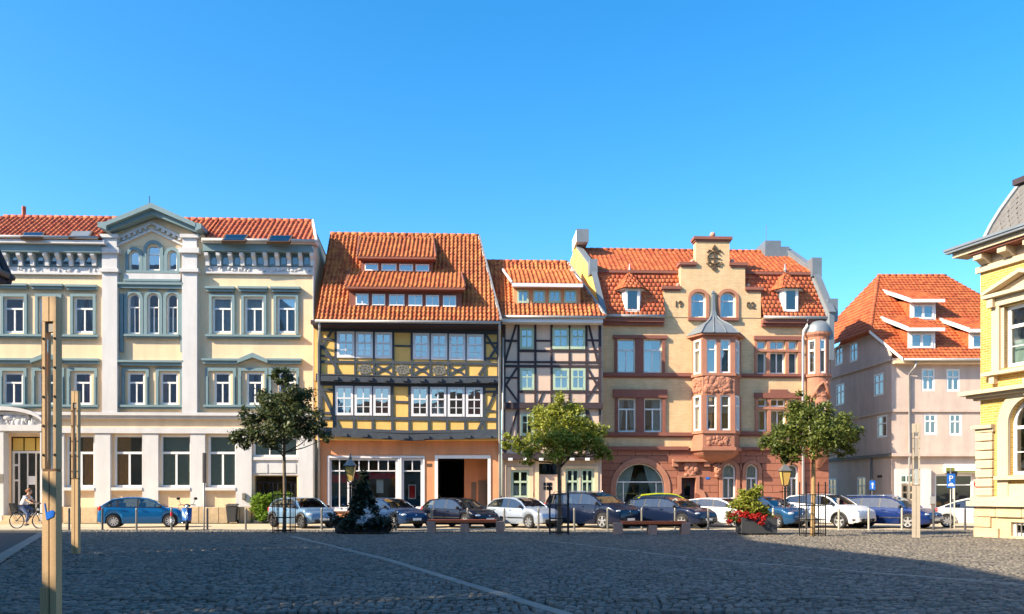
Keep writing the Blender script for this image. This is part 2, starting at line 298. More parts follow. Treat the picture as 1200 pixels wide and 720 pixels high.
def win(par, op, y, fm=None, fw=.07, v=(.5,), h=(.68,), vlow=True, cur=None, gl=None, rooms=None, rm_dep=1.6, mw=.05, thin=(), name='window', cam_=None):
    """window set in the opening op=(a,b,c,d[,arch]); v,h: fractions of mullions, thin: fractions of glazing bars; cur: (kind, material)"""
    a, b, c, d = op[:4]; ah = op[4] if len(op) > 4 else 0; e = d-ah; fm = fm or winwhite; gl = gl or glass
    mb = MB(); mb.box(a, a+fw, y, y+.07, c, e); mb.box(b-fw, b, y, y+.07, c, e); mb.box(a+fw, b-fw, y-.01, y+.07, c, c+fw*1.15)
    if ah: ring(mb, a+fw, b-fw, e, ah-fw, fw, y, y+.07)
    else: mb.box(a+fw, b-fw, y, y+.07, d-fw, d)
    hz = [c+(d-c)*t for t in h]
    for t in v:
        x = a+(b-a)*t; top = (hz[-1] if (hz and vlow) else d-fw*.6); mb.box(x-mw/2, x+mw/2, y+.004, y+.064, c+fw, top)
    for z in hz: mb.box(a+fw, b-fw, y-.012, y+.068, z-mw*.6, z+mw*.6)
    for t in thin: z = c+(d-c)*t; mb.box(a+fw, b-fw, y+.015, y+.05, z-.015, z+.015)
    w = mb.build(name, fm, par)
    g = MB(); yy = y+.035
    if ah: g.poly([(a+fw/2,yy,c+fw/2),(b-fw/2,yy,c+fw/2)]+[(p[0],yy,p[1]) for p in arc(a+fw/2,b-fw/2,e,ah-fw/2)[::-1]])
    else: g.poly([(a+fw/2,yy,c+fw/2),(b-fw/2,yy,c+fw/2),(b-fw/2,yy,d-fw/2),(a+fw/2,yy,d-fw/2)])
    g.build('pane', gl, w)
    if cur:
        k, cm = cur; yc = y+.2
        if k == 'full': drape(a, b, c, d, yc).build('curtain', cm, w, True)
        elif k == 'pair':
            q = (b-a)*.42; o = drape(a, a+q, c, d, yc, gather=a); o2 = drape(b-q, b, c, d, yc, gather=b); o.add(o2.v, o2.f); o.build('curtain', cm, w, True)
        elif k == 'half': drape(a, b, c, c+(d-c)*.45, yc).build('curtain', cm, w, True)
        elif k == 'blind': drape(a, b, c+(d-c)*.5, d, yc, amp=.004).build('blind', cm, w, True)
        elif k == 'left': drape(a, a+(b-a)*.5, c, d, yc).build('curtain', cm, w, True)
        elif k == 'right': drape(b-(b-a)*.5, b, c, d, yc).build('curtain', cm, w, True)
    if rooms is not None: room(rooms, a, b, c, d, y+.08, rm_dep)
    return w

def tiles(poly, name, m, par, cw=.24, rh=.36, amp=.05, step=.035, flat=False):
    """fired tiles laid on a convex planar polygon (local coordinates): courses that overlap and columns that roll"""
    P = [Vector(p) for p in poly]; n = Vector((0,0,0))
    for i in range(1, len(P)-1): n += (P[i]-P[0]).cross(P[i+1]-P[0])
    n.normalize()
    if n.z < 0: n = -n
    e = Vector((0,0,1)).cross(n).normalized(); t = n.cross(e).normalized()
    if t.z < 0: t = -t; e = -e
    Q = [((p-P[0]).dot(e), (p-P[0]).dot(t)) for p in P]; t0 = min(q[1] for q in Q); t1 = max(q[1] for q in Q)
    def span(tt):
        xs = []
        for i in range(len(Q)):
            a, b = Q[i], Q[(i+1)%len(Q)]
            if abs(a[1]-b[1]) < 1e-6:
                if abs(a[1]-tt) < 1e-4: xs += [a[0], b[0]]
            elif min(a[1],b[1])-1e-6 <= tt <= max(a[1],b[1])+1e-6: xs.append(a[0]+(b[0]-a[0])*(tt-a[1])/(b[1]-a[1]))
        return (min(xs), max(xs)) if xs else (0, 0)
    prof = [(0, 0), (.2, .15), (.4, .75), (.55, 1), (.7, .8), (.85, .2)] if not flat else [(0, 1), (.46, 1), (.9, 1), (.93, 0), (.97, 0)]
    V = []; Fc = []; nr = max(1, round((t1-t0)/rh)); rh = (t1-t0)/nr; s0 = min(q[0] for q in Q); s1 = max(q[0] for q in Q)
    for r in range(nr):
        ta, tb = t0+r*rh, min(t0+(r+1)*rh+.02, t1); a0, a1 = span(ta+1e-4 if r == 0 else ta); b0, b1 = span(tb-1e-4)
        off = (cw*.5 if (flat and r % 2) else 0)
        k0 = int(math.floor((min(a0,b0)-s0)/cw))-1; k1 = int(math.ceil((max(a1,b1)-s0)/cw))+1; base = len(V); cnt = 0
        for k in range(k0, k1+1):
            jit = random.uniform(-.006, .006)
            for fx, hh in prof:
                s = s0+off+(k+fx)*cw; sa = min(max(s, a0), a1); sb = min(max(s, b0), b1); hgt = hh*amp+jit
                A = P[0]+e*sa+t*ta; B = P[0]+e*sb+t*tb
                V += [A+n*(hgt*.3), A+n*(hgt+step), B+n*hgt]; cnt += 1
        for i in range(cnt-1):
            q = base+i*3; Fc += [(q, q+3, q+4, q+1), (q+1, q+4, q+5, q+2)]
    return np_obj(name, np.array([tuple(v) for v in V]), np.array(Fc), m, par, 'stuff')
def ridge(par, pts, m=None, r=.13, seg=.38, name='ridge_tiles'):
    mb = MB(); m = m or tile_a
    for p, q in zip(pts[:-1], pts[1:]):
        p, q = Vector(p), Vector(q); d = q-p; k = max(1, int(d.length/seg))
        for i in range(k): mb.tube([p+d*(i/k), p+d*((i+1.05)/k)], [r*1.12, r*.92], 8)
    return mb.build(name, m, par, True, kind='stuff')
def sheet(par, poly, name, m):
    mb = MB(); mb.poly(poly); return mb.build(name, m, par)
def thick(mb, poly, nrm, th):                    # slab from a planar polygon, pushed along nrm
    n = len(poly); a = [Vector(p) for p in poly]; b = [p+Vector(nrm)*th for p in a]
    mb.add(a+b, [tuple(range(n)), tuple(range(2*n-1,n-1,-1))]+[(i,i+n,(i+1)%n+n,(i+1)%n) for i in range(n)])
def blob_relief(mb, a, b, c, d, y, n, r0, seed):   # lumps of carving on a panel
    rr = random.Random(seed)
    for k in range(n): mb.ball((rr.uniform(a,b), y, rr.uniform(c,d)), rr.uniform(.6,1.2)*r0, 8, (rr.uniform(.6,1.7), .7, rr.uniform(.6,1.7)))
def downpipe(par, pts, m, r=.055, name='downpipe'):
    mb = MB(); mb.tube(pts, r, 8); return mb.build(name, m, par, True)

def split(o, name, touch=0):
    """one object per separate piece: pieces whose boxes touch stay together"""
    if touch:
        me = o.data; vv = [tuple(v.co) for v in me.vertices]; ff = [tuple(p.vertices) for p in me.polygons]
        for k in range(0, len(ff), 5): mb = MB(); mb.add(vv[k*4:k*4+20], [tuple(i-k*4 for i in f) for f in ff[k:k+5]]); mb.build(name, me.materials[0], o.parent)
        bpy.data.objects.remove(o); return
    me = o.data; vs = [v.co.copy() for v in me.vertices]; par = list(range(len(vs)))
    def find(i):
        while par[i] != i: par[i] = par[par[i]]; i = par[i]
        return i
    for e in me.edges: a, b = find(e.vertices[0]), find(e.vertices[1]); par[a] = b
    isl = {}
    for i in range(len(vs)): isl.setdefault(find(i), []).append(i)
    bx = [[[min(vs[i][k] for i in g) for k in range(3)], [max(vs[i][k] for i in g) for k in range(3)], set([r_])] for r_, g in isl.items()]
    ch = True
    while ch:
        ch = False; out = []
        for b in bx:
            for c in out:
                if all(b[0][k] <= c[1][k]+.004 and c[0][k] <= b[1][k]+.004 for k in range(3)) and not touch and len(c[2]) < 40:
                    c[0] = [min(p, q) for p, q in zip(b[0], c[0])]; c[1] = [max(p, q) for p, q in zip(b[1], c[1])]; c[2] |= b[2]; ch = True; break
            else: out.append(b)
        bx = out
    root_of = {r_: n for n, b in enumerate(bx) for r_ in b[2]}; mbs = [MB() for _ in bx]; mp = [dict() for _ in bx]
    for p in me.polygons:
        n = root_of[find(p.vertices[0])]; mb = mbs[n]; d = mp[n]
        for i in p.vertices:
            if i not in d: d[i] = len(mb.v); mb.v.append(tuple(vs[i]))
        mb.f.append(tuple(d[i] for i in p.vertices))
    sm = len(me.polygons) and me.polygons[0].use_smooth
    for mb in mbs: mb.build(name, me.materials[0], o.parent, sm)
    bpy.data.objects.remove(o)
# ================================================================ ground
def structure(o): o['kind'] = 'structure'; return o
YK = 35.9                                       # kerb line between the cobbled square and the street
mb = MB(); mb.poly([(-1500,-1500,-.03),(1500,-1500,-.03),(1500,1500,-.03),(-1500,1500,-.03)]); structure(mb.build('ground', jointm))
mb = MB(); mb.poly([(-120,YK,-.004),(120,YK,-.004),(120,44.2,-.004),(-120,44.2,-.004)]); structure(mb.build('street', streetm))
mb = MB(); mb.prismz([(-60,43.0),(18.4,46.0),(18.4,60),(-60,60)], -.02, .06); structure(mb.build('pavement', streetm))
mb = MB(); mb.prismz([(18.41,36.5),(60,36.5),(60,140),(18.41,140)], -.02, .0); structure(mb.build('side_street', streetm))
def dist(px, py, x0, y0, x1, y1):
    dx, dy = x1-x0, y1-y0; t = np.clip(((px-x0)*dx+(py-y0)*dy)/(dx*dx+dy*dy), 0, 1); return np.hypot(px-x0-t*dx, py-y0-t*dy)
K0 = (gx(-60,gy(690)), gy(690)); K1 = (gx(50,gy(625)), gy(625))         # kerb of the asphalt lane at the left
S1 = [(gx(342,gy(629)), gy(629)), (gx(455,gy(657)), gy(657)), (gx(665,gy(722)), gy(722))]; S1.append((S1[2][0]*1+1.0, S1[2][1]-1.6))
S2 = [(gx(640,gy(634)), gy(634)), (gx(810,gy(655)), gy(655)), (gx(1230,gy(689)), gy(689))]
def inside_lane(x, y): return (x-K0[0])*(K1[1]-K0[1])-(y-K0[1])*(K1[0]-K0[0]) < 0
mb = MB(); mb.poly([(K0[0]-40,K0[1]-.1,-.01),(K0[0],K0[1],-.01),(K1[0],K1[1],-.01),(K1[0]-40,K1[1],-.01)]); structure(mb.build('lane', asphalt))
sqr = MB(); sqr.poly([(-60,-6,-.015),(60,-6,-.015),(60,YK,-.015),(-60,YK,-.015)]); square = structure(sqr.build('square', jointm))
def strip(pts, w, name, l0=.55):
    for (x0, y0), (x1, y1) in zip(pts[:-1], pts[1:]):
        L = math.hypot(x1-x0, y1-y0); n = max(1, int(L/l0)); dx, dy = (x1-x0)/L, (y1-y0)/L
        for i in range(n):
            a, b = L*i/n+.008, L*(i+1)/n-.008; z = .022+random.uniform(-.004,.004); q = MB()
            q.prismz([(x0+dx*t-dy*s, y0+dy*t+dx*s) for t, s in ((a,-w),(b,-w),(b,w),(a,w))], -.03, z); q.build(name, slabm, square, bevel=.006)
strip([K0, K1], .16, 'kerb_stone'); strip(S1, .10, 'paving_slab'); strip(S2, .08, 'paving_slab', .8)
kb = MB()
xx = -40.0
while xx < 18.5:
    q = MB(); q.box(xx+.008, xx+.99, YK-.02, YK+.14, -.03, .035); q.build('kerb_stone', slabm, square, bevel=.008); xx += 1.0
# setts: domed blocks laid in wavering rows
def setts():
    pts = []; y = 10.6
    while y < YK-.1:
        h = random.uniform(.13, .18); hw = .62*y+1.2; x = -hw+random.uniform(0, .2)
        while x < hw:
            w = random.uniform(.10, .17); pts.append((x+w/2, y+h/2+.16*math.sin(x*1.3+y*.45)+random.uniform(-.03,.03), w*random.uniform(.86,1), h*random.uniform(.8,.98))); x += w
        y += h
    P = np.array(pts); n = len(P); m = ~inside_lane(P[:,0], P[:,1]) & (dist(P[:,0],P[:,1],*K0,*K1) > .22)
    for S, w in ((S1,.15),(S2,.13)):
        for a, b in zip(S[:-1], S[1:]): m &= dist(P[:,0],P[:,1],*a,*b) > w
    P = P[m]; vis = (P[:,1] > 11.9) & (np.abs(P[:,0]) < .6*P[:,1]); idx = np.where(vis)[0][np.argsort(P[vis,1], kind='stable')[:300]]
    near = P[idx]; keep = np.ones(len(P), bool); keep[idx] = False; P = P[keep]; n = len(P)
    g = .010; hx = P[:,2]/2-g; hy = P[:,3]/2-g; ins = .72; top = np.random.uniform(.0, .022, n); tx = np.random.uniform(-.009,.009,(n,4)); jit = np.random.uniform(-.008,.008,(n,8,2)); ang = np.random.uniform(-.3,.3,n)
    sx = np.array([-1,1,1,-1]); sy = np.array([-1,-1,1,1]); V = np.zeros((n,12,3))
    for k in range(4):
        for l, (s, z) in enumerate(((1.0,-.02),(.94,.008),(ins,.018))):
            lx = sx[k]*hx*s+jit[:,k,0]; ly = sy[k]*hy*s+jit[:,k,1]; V[:,l*4+k,0] = P[:,0]+lx*np.cos(ang)-ly*np.sin(ang); V[:,l*4+k,1] = P[:,1]+lx*np.sin(ang)+ly*np.cos(ang)
            V[:,l*4+k,2] = z+(top if l else 0)+(tx[:,k] if l == 2 else 0)
    fs = [(8,9,10,11)]+[(l*4+k, l*4+(k+1)%4, l*4+4+(k+1)%4, l*4+4+k) for l in (0,1) for k in range(4)]
    Fq = (np.arange(n)[:,None,None]*12+np.array(fs)[None]).reshape(-1,4); np_obj('cobblestones', V.reshape(-1,3), Fq, cobm, square, 'stuff')
    ms = []
    for k in range(10):
        q = MB(); w, h = .5, .5; j = lambda: random.uniform(-.05,.05); c = [(sx[i]*.44+j(), sy[i]*.43+j()) for i in range(4)]
        q.add([(x,y,-.02) for x,y in c]+[(x*.95,y*.95,.016+random.uniform(0,.006)) for x,y in c]+[(x*.74,y*.74,.027+random.uniform(-.004,.004)) for x,y in c], fs); o = q.build('cobblestone', cobmn[k%len(cobmn)], square); ms.append(o.data); bpy.data.objects.remove(o)
    for x, y, w, h in near:
        o = bpy.data.objects.new('cobblestone', random.choice(ms)); COL.objects.link(o); o.parent = square; o.location = (x, y, random.uniform(-.004,.02)); o.scale = (w, h, 1.2); o.rotation_euler = (random.uniform(-.07,.07), random.uniform(-.07,.07), random.uniform(-.28,.28))
cobmn = [mat('basalt_sett_single', (.105+.09*k/4, .092+.078*k/4, .075+.06*k/4), .62, .22, 6, .5, 45) for k in range(5)]
setts()
# ================================================================ cream bank building on the left
def bank():
    f = Fac(-60, 45.6); r = f.ent('bank_building', 'long cream and white building with blue-grey window trim, central gable and arched portal', 'building')
    U, Z = f.u, f.z; W = U(368)
    body = MB(); whitem = MB(); trim = MB(); rooms = MB(); ops = []; wins = []
    def addw(px0, py0, px1, py1, **k):
        o = f.rect(px0, py0, px1, py1)
        if k.get('arch'): o = (*o, k.pop('arch')*(o[1]-o[0])/2)
        ops.append(o); wins.append((o, k))
    cur3 = ('full', curtain)
    # second floor
    for x0, x1, c in ((-37,-13,None),(4.5,28.5,None),(46,69,('pair',curtain)),(87,110.5,('pair',curtain)),(249,272.5,cur3),(287,309,cur3),(325,347.5,cur3)):
        addw(x0, 348.5, x1, 390.5, cur=c, mw=.075, fw=.10)
    # first floor
    for x0, x1, c in ((-37,-13,None),(4,27,None),(45,68,('left',redcloth)),(86.5,107,('right',redcloth)),(149.5,169.5,None),(188,208.5,('left',orangecur)),(251,270,None),(289,308,('pair',curtain)),(326.5,346,None)):
        addw(x0, 436.5, x1, 474.5, cur=c, mw=.075, fw=.10)
    for x0, x1, c in ((150,164.5,('pair',curtain)),(173,187,('half',blind_g)),(195.5,209,('half',blind_g))): addw(x0, 344, x1, 392, arch=1, h=(.66,), cur=c, fw=.09)
    for x0, x1, y0, y1, h in ((151.5,164,294,318,()),(172.5,188,286,317.5,(.62,)),(197,208,294,317.5,())): addw(x0, y0, x1, y1, arch=1, v=(), h=h, cur=None, fw=.08)
    # ground floor
    for x0, x1, c, vv in ((78,111.5,('right',orangecur),(.5,)),(134,168.5,('left',orangecur),(.5,)),(188,224.5,('full',blind_g),(.5,)),(244,277.5,('full',blind_g),(.5,))):
        addw(x0, 510, x1, 571.5, cur=c, v=vv, h=(.66,), fw=.11, mw=.1, gl=glass_low)
    addw(297, 513, 349, 535.5, v=(.36,.66), h=(), cur=('full', blind_g), fw=.09, gl=glass_low)
    door = (*f.rect(10.7, 511.7, 52, 604),); ops.append(door)
    gate = (f.u(298), f.u(348), 0, f.z(558, 323)); ops.append(gate)
    zt = Z(290, 250)
    wall(body, 0, W, 0, zt, 0, ops)
    body.box(W-.02, W, .02, 9, 0, zt); body.box(0, .02, .02, 9, 0, zt); body.poly([(0,9,0),(W,9,0),(W,9,zt),(0,9,zt)])
    body.build('wall', cream, r)
    for o, k in wins:
        win(r, o, .06, rooms=rooms, **k)
    # trim around the windows
    def surround(mb, px0, py0, px1, py1, wpx, dep=.11):
        a, b, c, d = f.rect(px0, py0, px1, py1); w = wpx/22
        mb.box(a, a+w, -dep, .02, c, d); mb.box(b-w, b, -dep, .02, c, d); mb.box(a+w, b-w, -dep, .02, d-w, d)
    for x0, x1 in ((-40,-9),(1.5,32.5),(42,73),(83,113),(245.5,275.5),(283,312.5),(321,350)): surround(trim, x0, 345, x1, 392, 3.2)
    for x0, x1 in ((-40,-9),(0,32),(38,76),(79,114.5),(143,175),(183,215),(241,277),(279.5,314),(315,351)):
        surround(trim, x0, 431.5, x1, 476, 3.6, .09); a, b, c, d = f.rect(x0+1.2, 435, x1-1.2, 476); trim.box(a, a+.1, -.14, .02, c, d-.3); trim.box(b-.1, b, -.14, .02, c, d-.3)
    def hood(px0, px1, py, h=4.2, dep=.30):
        a, b = U(px0), U(px1); z = Z(py, (px0+px1)/2); trim.box(a, b, -dep, .02, z-.05, z+.06); trim.box(a+.05, b-.05, -dep*.7, .02, z-h/22, z-.05)
    for x0, x1, y in ((-42,-6,334.5),(-2,34.5,335),(38,76,335.5),(79,116,336.5),(242,276.5,338.5),(280,315,338.5),(318,353,338.8)): hood(x0, x1, y)
    for x0, x1, y in ((-42,116.5,394),(147,211,394),(242,353.5,394.5),(-42,116.5,476),(141,216,476.5),(240,354,476.5)): hood(x0, x1, y, 3, .24)
    for x0, x1, y in ((-42,40,422),(75,118,422.5),(140,217,424.5),(238,281,422.5),(314,355,422.5)): hood(x0, x1, y, 4.5, .3)
    for cx, w in ((57.5,18.5),(297.5,17.5)):                     # small pediments over the middle windows
        a, m, b = U(cx-w), U(cx), U(cx+w); z0, z1 = Z(426.5, cx), Z(415.5, cx)
        trim.prism([(a,z0),(a,z0+.2),(m,z1+.05),(m,z1-.2)], -.32, .02); trim.prism([(m,z1-.2),(m,z1+.05),(b,z0+.2),(b,z0)], -.32, .02)
    # triple arched windows: teal mouldings
    for x0, x1, y0, y1 in ((150,164.5,344,392),(173,187,344,392),(195.5,209,344,392),(151.5,164,294,318),(172.5,188,286,317.5),(197,208,294,317.5)):
        a, b, c, d = f.rect(x0, y0, x1, y1); ah = (b-a)/2; ring(trim, a, b, d-ah, ah, .17, -.1, .02); trim.box(a-.17, a-.002, -.1, .02, c-.05, d-ah); trim.box(b+.002, b+.17, -.1, .02, c-.05, d-ah)
    for x in (143.5, 214): a, b, c, d = f.rect(x-1.8, 345, x+1.8, 413); trim.box(a, b, -.12, .02, c, d)
    hood(140, 217, 334, 5, .3)
    a, b, c, d = f.rect(147, 322, 213, 333); whitem.box(a, b, -.22, .02, c, d); hood(147, 213, 330, 1.5, .28)
    a, b, c, d = f.rect(149, 318, 211, 321); trim.box(a, b, -.16, .02, c, d)
    for x in (168, 192): a, b, c, d = f.rect(x-2.2, 300, x+2.2, 318); trim.box(a, b, -.09, .02, c, d)
    split(trim.build('window_trim', bluegrey, r), 'window_surround')
    # frieze: teal band with white consoles and small square windows, relief band under it
    fr = MB(); con = []; pan = MB(); rel = MB()
    for x0, x1 in ((-60,123),(241,368)):
        a, b, c, d = f.rect(x0, 298, x1, 312.5); fr.box(a, b, -.06, .02, c, d); a, b, c, d = f.rect(x0, 289, x1, 298); fr.box(a, b, -.5, .02, c, d)
        a, b, c, d = f.rect(x0, 285.5, x1, 289.2); whitem.box(a, b+.25, -.72, .02, c, d)
        a, b, c, d = f.rect(x0, 313, x1, 320); whitem.box(a, b, -.04, .02, c, d); blob_relief(rel, a+.2, b-.2, c+.08, d-.06, -.05, 60, .07, int(x0))
        a, b, c, d = f.rect(x0, 320, x1, 322); whitem.box(a, b, -.14, .02, c, d)
    split(fr.build('frieze', bluegrey, r), 'frieze'); rel.build('frieze_relief', white, r, True, kind='stuff')
    me = None
    for x in [-46,-32,-18,-4,10,26,40,57,71,85,98,112]+[244.5+13.6*i for i in range(10)]:
        a, b, c, d = f.rect(x-2.3, 298.5, x+2.3, 312.5); mb = MB(); w = b-a; h = d-c
        if me is None:
            mb.prismx([(-.06,0),(-.06,h),(-.46,h),(-.44,h*.75),(-.22,h*.45),(-.2,0)], 0, w); o = mb.build('console', white, r); me = o.data
        else: o = bpy.data.objects.new('console', me); COL.objects.link(o); o.parent = r
        o.location = (a, 0, c+.002)
    for x in [-39,-25,-11,3,18,33,48.5,64,78,91.5,105]+[251.3+13.6*i for i in range(9)]:
        a, b, c, d = f.rect(x-3.6, 302, x+3.6, 311); mb = MB(); mb.box(a, b, -.075, -.05, c, d); o = mb.build('attic_window', bluegrey, r)
        g = MB(); g.poly([(a+.03,-.078,c+.03),(b-.03,-.078,c+.03),(b-.03,-.078,d-.03),(a+.03,-.078,d-.03)]); g.build('pane', carglass, o)
    # pilasters
    for x0, x1 in ((122.5,140),(215.5,233)):
        a, b, c, d = f.rect(x0, 321, x1, 486); whitem.box(a, b, -.30, .02, c, d); m = (x0+x1)/2
        for y0, y1, e in ((317,321,.10),(299,317,.0),(293,299,.14),(281,293,-.02),(277,281,.08)):
            a, b, c, d = f.rect(x0, y0, x1, y1); whitem.box(a-e, b+e, -.32-e, .02, c, d)
    for x0, x1 in ((55,77),(113,131),(168.5,187),(224.5,241.5),(277.5,296),(350.5,367.5)):
        a, b, c, d = f.rect(x0, 508.5, x1, 594); whitem.box(a, b, -.20, .02, c, d)
    for y0, y1, e in ((484,487.5,.34),(487.5,491,.2),(501.5,508.2,.26)):
        a, b, c, d = f.rect(-60, y0, 368, y1, 0); whitem.box(0, W-.01, -e, .02, c, d)
    for x0, x1 in ((77.5,112.5),(132.5,168.4),(187.1,224.4),(242,277.4)):
        a, b, c, d = f.rect(x0, 571.5, x1, 575); whitem.box(a, b, -.24, .02, c, d)
    a, b, c, d = f.rect(296.5, 536, 350, 539.5); whitem.box(a, b, -.16, .02, c, d); a, b, c, d = f.rect(296.2, 539.7, 350.2, 557); whitem.box(a, b, -.06, .02, c, d)
    for x0, x1 in ((299,314),(316,347)): a, b, c, d = f.rect(x0, 543.5, x1, 554.5); whitem.box(a, b, -.10, .02, c, d)
    split(whitem.build('pilasters_and_cornices', white, r), 'white_moulding')
    # plinth stones
    x = 77.0
    while x < 296:
        w = random.uniform(17, 24); a, b, c, d = f.rect(x, 594, min(x+w, 296)-.5, 613); mb = MB(); mb.box(a, b, -.27, .05, 0, c+(d-c)*.98 if c > 0 else d); mb.build('plinth_stone', beigeplinth, r, bevel=.02); x += w
    # gable over the middle bay
    g = MB(); zb = zt; a, b, m = U(141), U(222), U(178.5)
    pts = [(U(124),zb),(U(240),zb),(U(240),Z(276,240)),(m,Z(250,178)),(U(124),Z(276,120))]
    aw = [o for o, k in wins if o[3] > zt-1]
    # gable face with the three attic windows below zt handled in the wall; above it a plain pediment field
    g.prism(pts, -.02, .4); g.build('gable_field', cream, r)
    ck = MB()
    for s in (-1, 1):
        for i in range(6):
            t = (i+.5)/6; x = 178.5+s*(4+38*t); y = 262.5+18.5*t; a, b, c, d = f.rect(x-1.7, y, x+1.7, y+6); ck.box(a, b, -.13, .0, c, d)
        p0 = (U(178.5), Z(262, 178)); p1 = (U(178.5+s*45), Z(283, 178)); ck.beam(p0, p1, .12, -.15, .0)
        p0 = (U(178.5), Z(270.5, 178)); p1 = (U(178.5+s*40), Z(289, 178)); ck.beam(p0, p1, .1, -.15, .0)
    split(ck.build('corbel_table', white, r), 'corbel')
    co = MB(); zp = Z(239.5, 178, -.6); ze = Z(262, 178, -.6); sl = Z(267.5, 178, -.6)
    for s, xe in ((-1,116.5),(1,237.5)):
        e = U(xe, -.6); m = U(178.5, -.6); q = U(178.5+s*52, -.6)
        co.prism([(m,zp),(q,ze),(q,ze-.22),(m,zp-.26)], -.85, 4.5); co.prism([(m,zp-.262),(q,ze-.222),(q,ze-.42),(m,zp-.52)], -.6, 4.5)
        co.prism([(q,ze-.002),(e,ze-.05),(e,ze-.28),(q,ze-.42)], -.83, 4.5)
    co.build('gable_cornice', bluegrey, r)
    mb = MB(); mb.tube([(U(178.5),-.4,zp),(U(178.5),-.4,zp+.5)], .02, 6); mb.build('lightning_rod', iron, r)
    # roof
    y0, z0, tn = -.6, Z(286, 250), .72
    Rf = lambda x, y: f.roof(x, y, y0, z0, tn)
    eL, eR = Vector((-1, y0, z0)), Vector((U(372), y0, z0)); rz = Rf(225, 258).z; ry = y0+(rz-z0)/tn
    tL = Rf(6, 253); tL = Vector((-1, ry, rz)); tR = Vector((U(364.5)*1.0, ry, rz)); tR.x = Rf(365, 261).x
    mL, mR = U(121), U(243.5)
    tiles([eL, Vector((mL,y0,z0)), Vector((mL,ry,rz)), Vector((Rf(8,253).x, ry, rz)), Vector((-1, ry-1.5, rz-1.5*tn))], 'roof_tiles', tile_b, r, cw=.26, rh=.34, amp=.085)
    tiles([Vector((mR,y0,z0)), eR, tR, Vector((mR,ry,rz))], 'roof_tiles', tile_b, r, cw=.26, rh=.34, amp=.085)
    yq = .5; tiles([Vector((mL,yq,z0+tn*(yq-y0))), Vector((mR,yq,z0+tn*(yq-y0))), Vector((mR,ry,rz)), Vector((mL,ry,rz))], 'roof_tiles', tile_b, r, cw=.26, rh=.34, amp=.085)
    sheet(r, [(-1,ry+6,z0),(W,ry+6,z0),tR,tL], 'rear_slope', tile_b); ridge(r, [(Rf(8,253).x,ry,rz+.02),(tR.x,ry,rz+.02)], tile_b)
    vg = MB(); vg.tube([eR+Vector((.05,0,.05)), tR+Vector((.05,0,.06))], .09, 6); vg.build('verge_board', white, r)
    gb = MB(); gb.poly([(W-.01,0,zt-.2),(W-.01,9,zt-.2),(tR.x,ry,rz-.05)]); gb.build('gable_end', cream, r)
    for x0, x1, yt, yb, m2 in ((27,52,276,281.8,glass),(83,108,274.5,281.5,zinc),(262,290,278.5,286,glass),(315,342,279.5,287,glass)):
        p = [Rf(x0-2,yb), Rf(x1-2,yb), Rf(x1+2,yt), Rf(x0+2,yt)]; n = Vector((0,-tn,1)).normalized(); mb = MB(); thick(mb, [q+n*.02 for q in p], n, .15)
        o = mb.build('skylight', bronze, r); c = sum(p, Vector())/4; g2 = MB(); g2.poly([c+(q-c)*.86+n*.176 for q in p]); g2.build('pane', m2 if m2 is zinc else carglass, o)
    mb = MB(); mb.tube([Rf(28,254), Rf(28,254)+Vector((0,0,.55))], .11, 8); mb.build('vent_pipe', tile_b, r)
    gm = MB(); gm.tube([(-1,-.75,z0+.02),(U(122),-.75,z0+.02)], .09, 8); gm.tube([(U(242),-.75,z0),(U(372),-.75,z0)], .09, 8); split(gm.build('gutter', gutterm, r, True), 'gutter')
    downpipe(r, [(W+.02,-.5,z0-.2),(W+.02,-.16,z0-.9),(W+.02,-.16,.1)], white)
    # portal
    p = MB(); a, b = U(-40), U(56); m = (a+b)/2; zc = Z(499, 20)
    p.box(a, b, -.55, .02, Z(506,20), Z(499,20)); ar = arc(a, b, zc, .75, 16); p.prism([(a,zc)]+ar+[(b,zc)], -.2, .02)
    o2 = arc(a-.1, b+.1, zc, .95, 16)
    for k in range(16): p.prism([ar[k], ar[k+1], o2[k+1], o2[k]], -.55, .02)
    p.box(U(-40), U(-30), -.5, .02, 0, Z(506.2,20)); p.box(U(1), U(10.2), -.5, .02, 0, Z(506.2,20)); p.box(U(52.6), U(58), -.5, .02, 0, Z(506.2,20))
    p.build('portal', white, r); rl = MB(); blob_relief(rl, a+.9, b-.5, zc+.08, zc+.45, -.24, 46, .12, 5); rl.ball((m+.2,-.26,zc+.42), .22, 12, (1.3,.6,.8)); rl.build('portal_relief', white, r, True, kind='stuff')
    a, b, c, d = door; dm = MB(); y = .3; zt2 = f.z(531, 30); z1 = f.z(604, 30)
    for t0, t1 in ((0,.06),(.17,.21),(.42,.45),(.66,.69),(.94,1)): dm.box(a+(b-a)*t0, a+(b-a)*t1, y, y+.08, c, zt2)
    dm.box(a, b, y-.01, y+.09, zt2, zt2+.12); dm.box(a, b, y, y+.08, c, c+.1)
    for z in (f.z(563,30), f.z(545,30)): dm.box(a+(b-a)*.06, a+(b-a)*.2, y+.005, y+.075, z-.05, z+.05)
    do = dm.build('entrance_door', winwhite, r); g2 = MB(); g2.poly([(a,y+.04,c),(b,y+.04,c),(b,y+.04,zt2),(a,y+.04,zt2)]); g2.build('pane', glass_low, do)
    ps = MB(); x = a+(b-a)*.46; ps.box(x, x+.36, y-.02, y-.01, f.z(568,30), f.z(558,30)); ps.build('notice', signwhite, do)
    tb = MB()
    for i in range(3): q0 = a+(b-a)*(i/3); q1 = a+(b-a)*((i+1)/3); tb.box(q0+.04, q1-.04, y, y+.05, zt2+.14, d-.06)
    tb.build('panel_over_door', yslate, do); room(rooms, a, b, c, d, .4, 2.2)
    st = MB(); st.box(a-.3, b+.3, -.9, .3, 0, .16); st.box(a-.1, b+.1, -.5, .3, .16, c if c > .2 else .3); st.build('door_steps', beigeplinth, r)
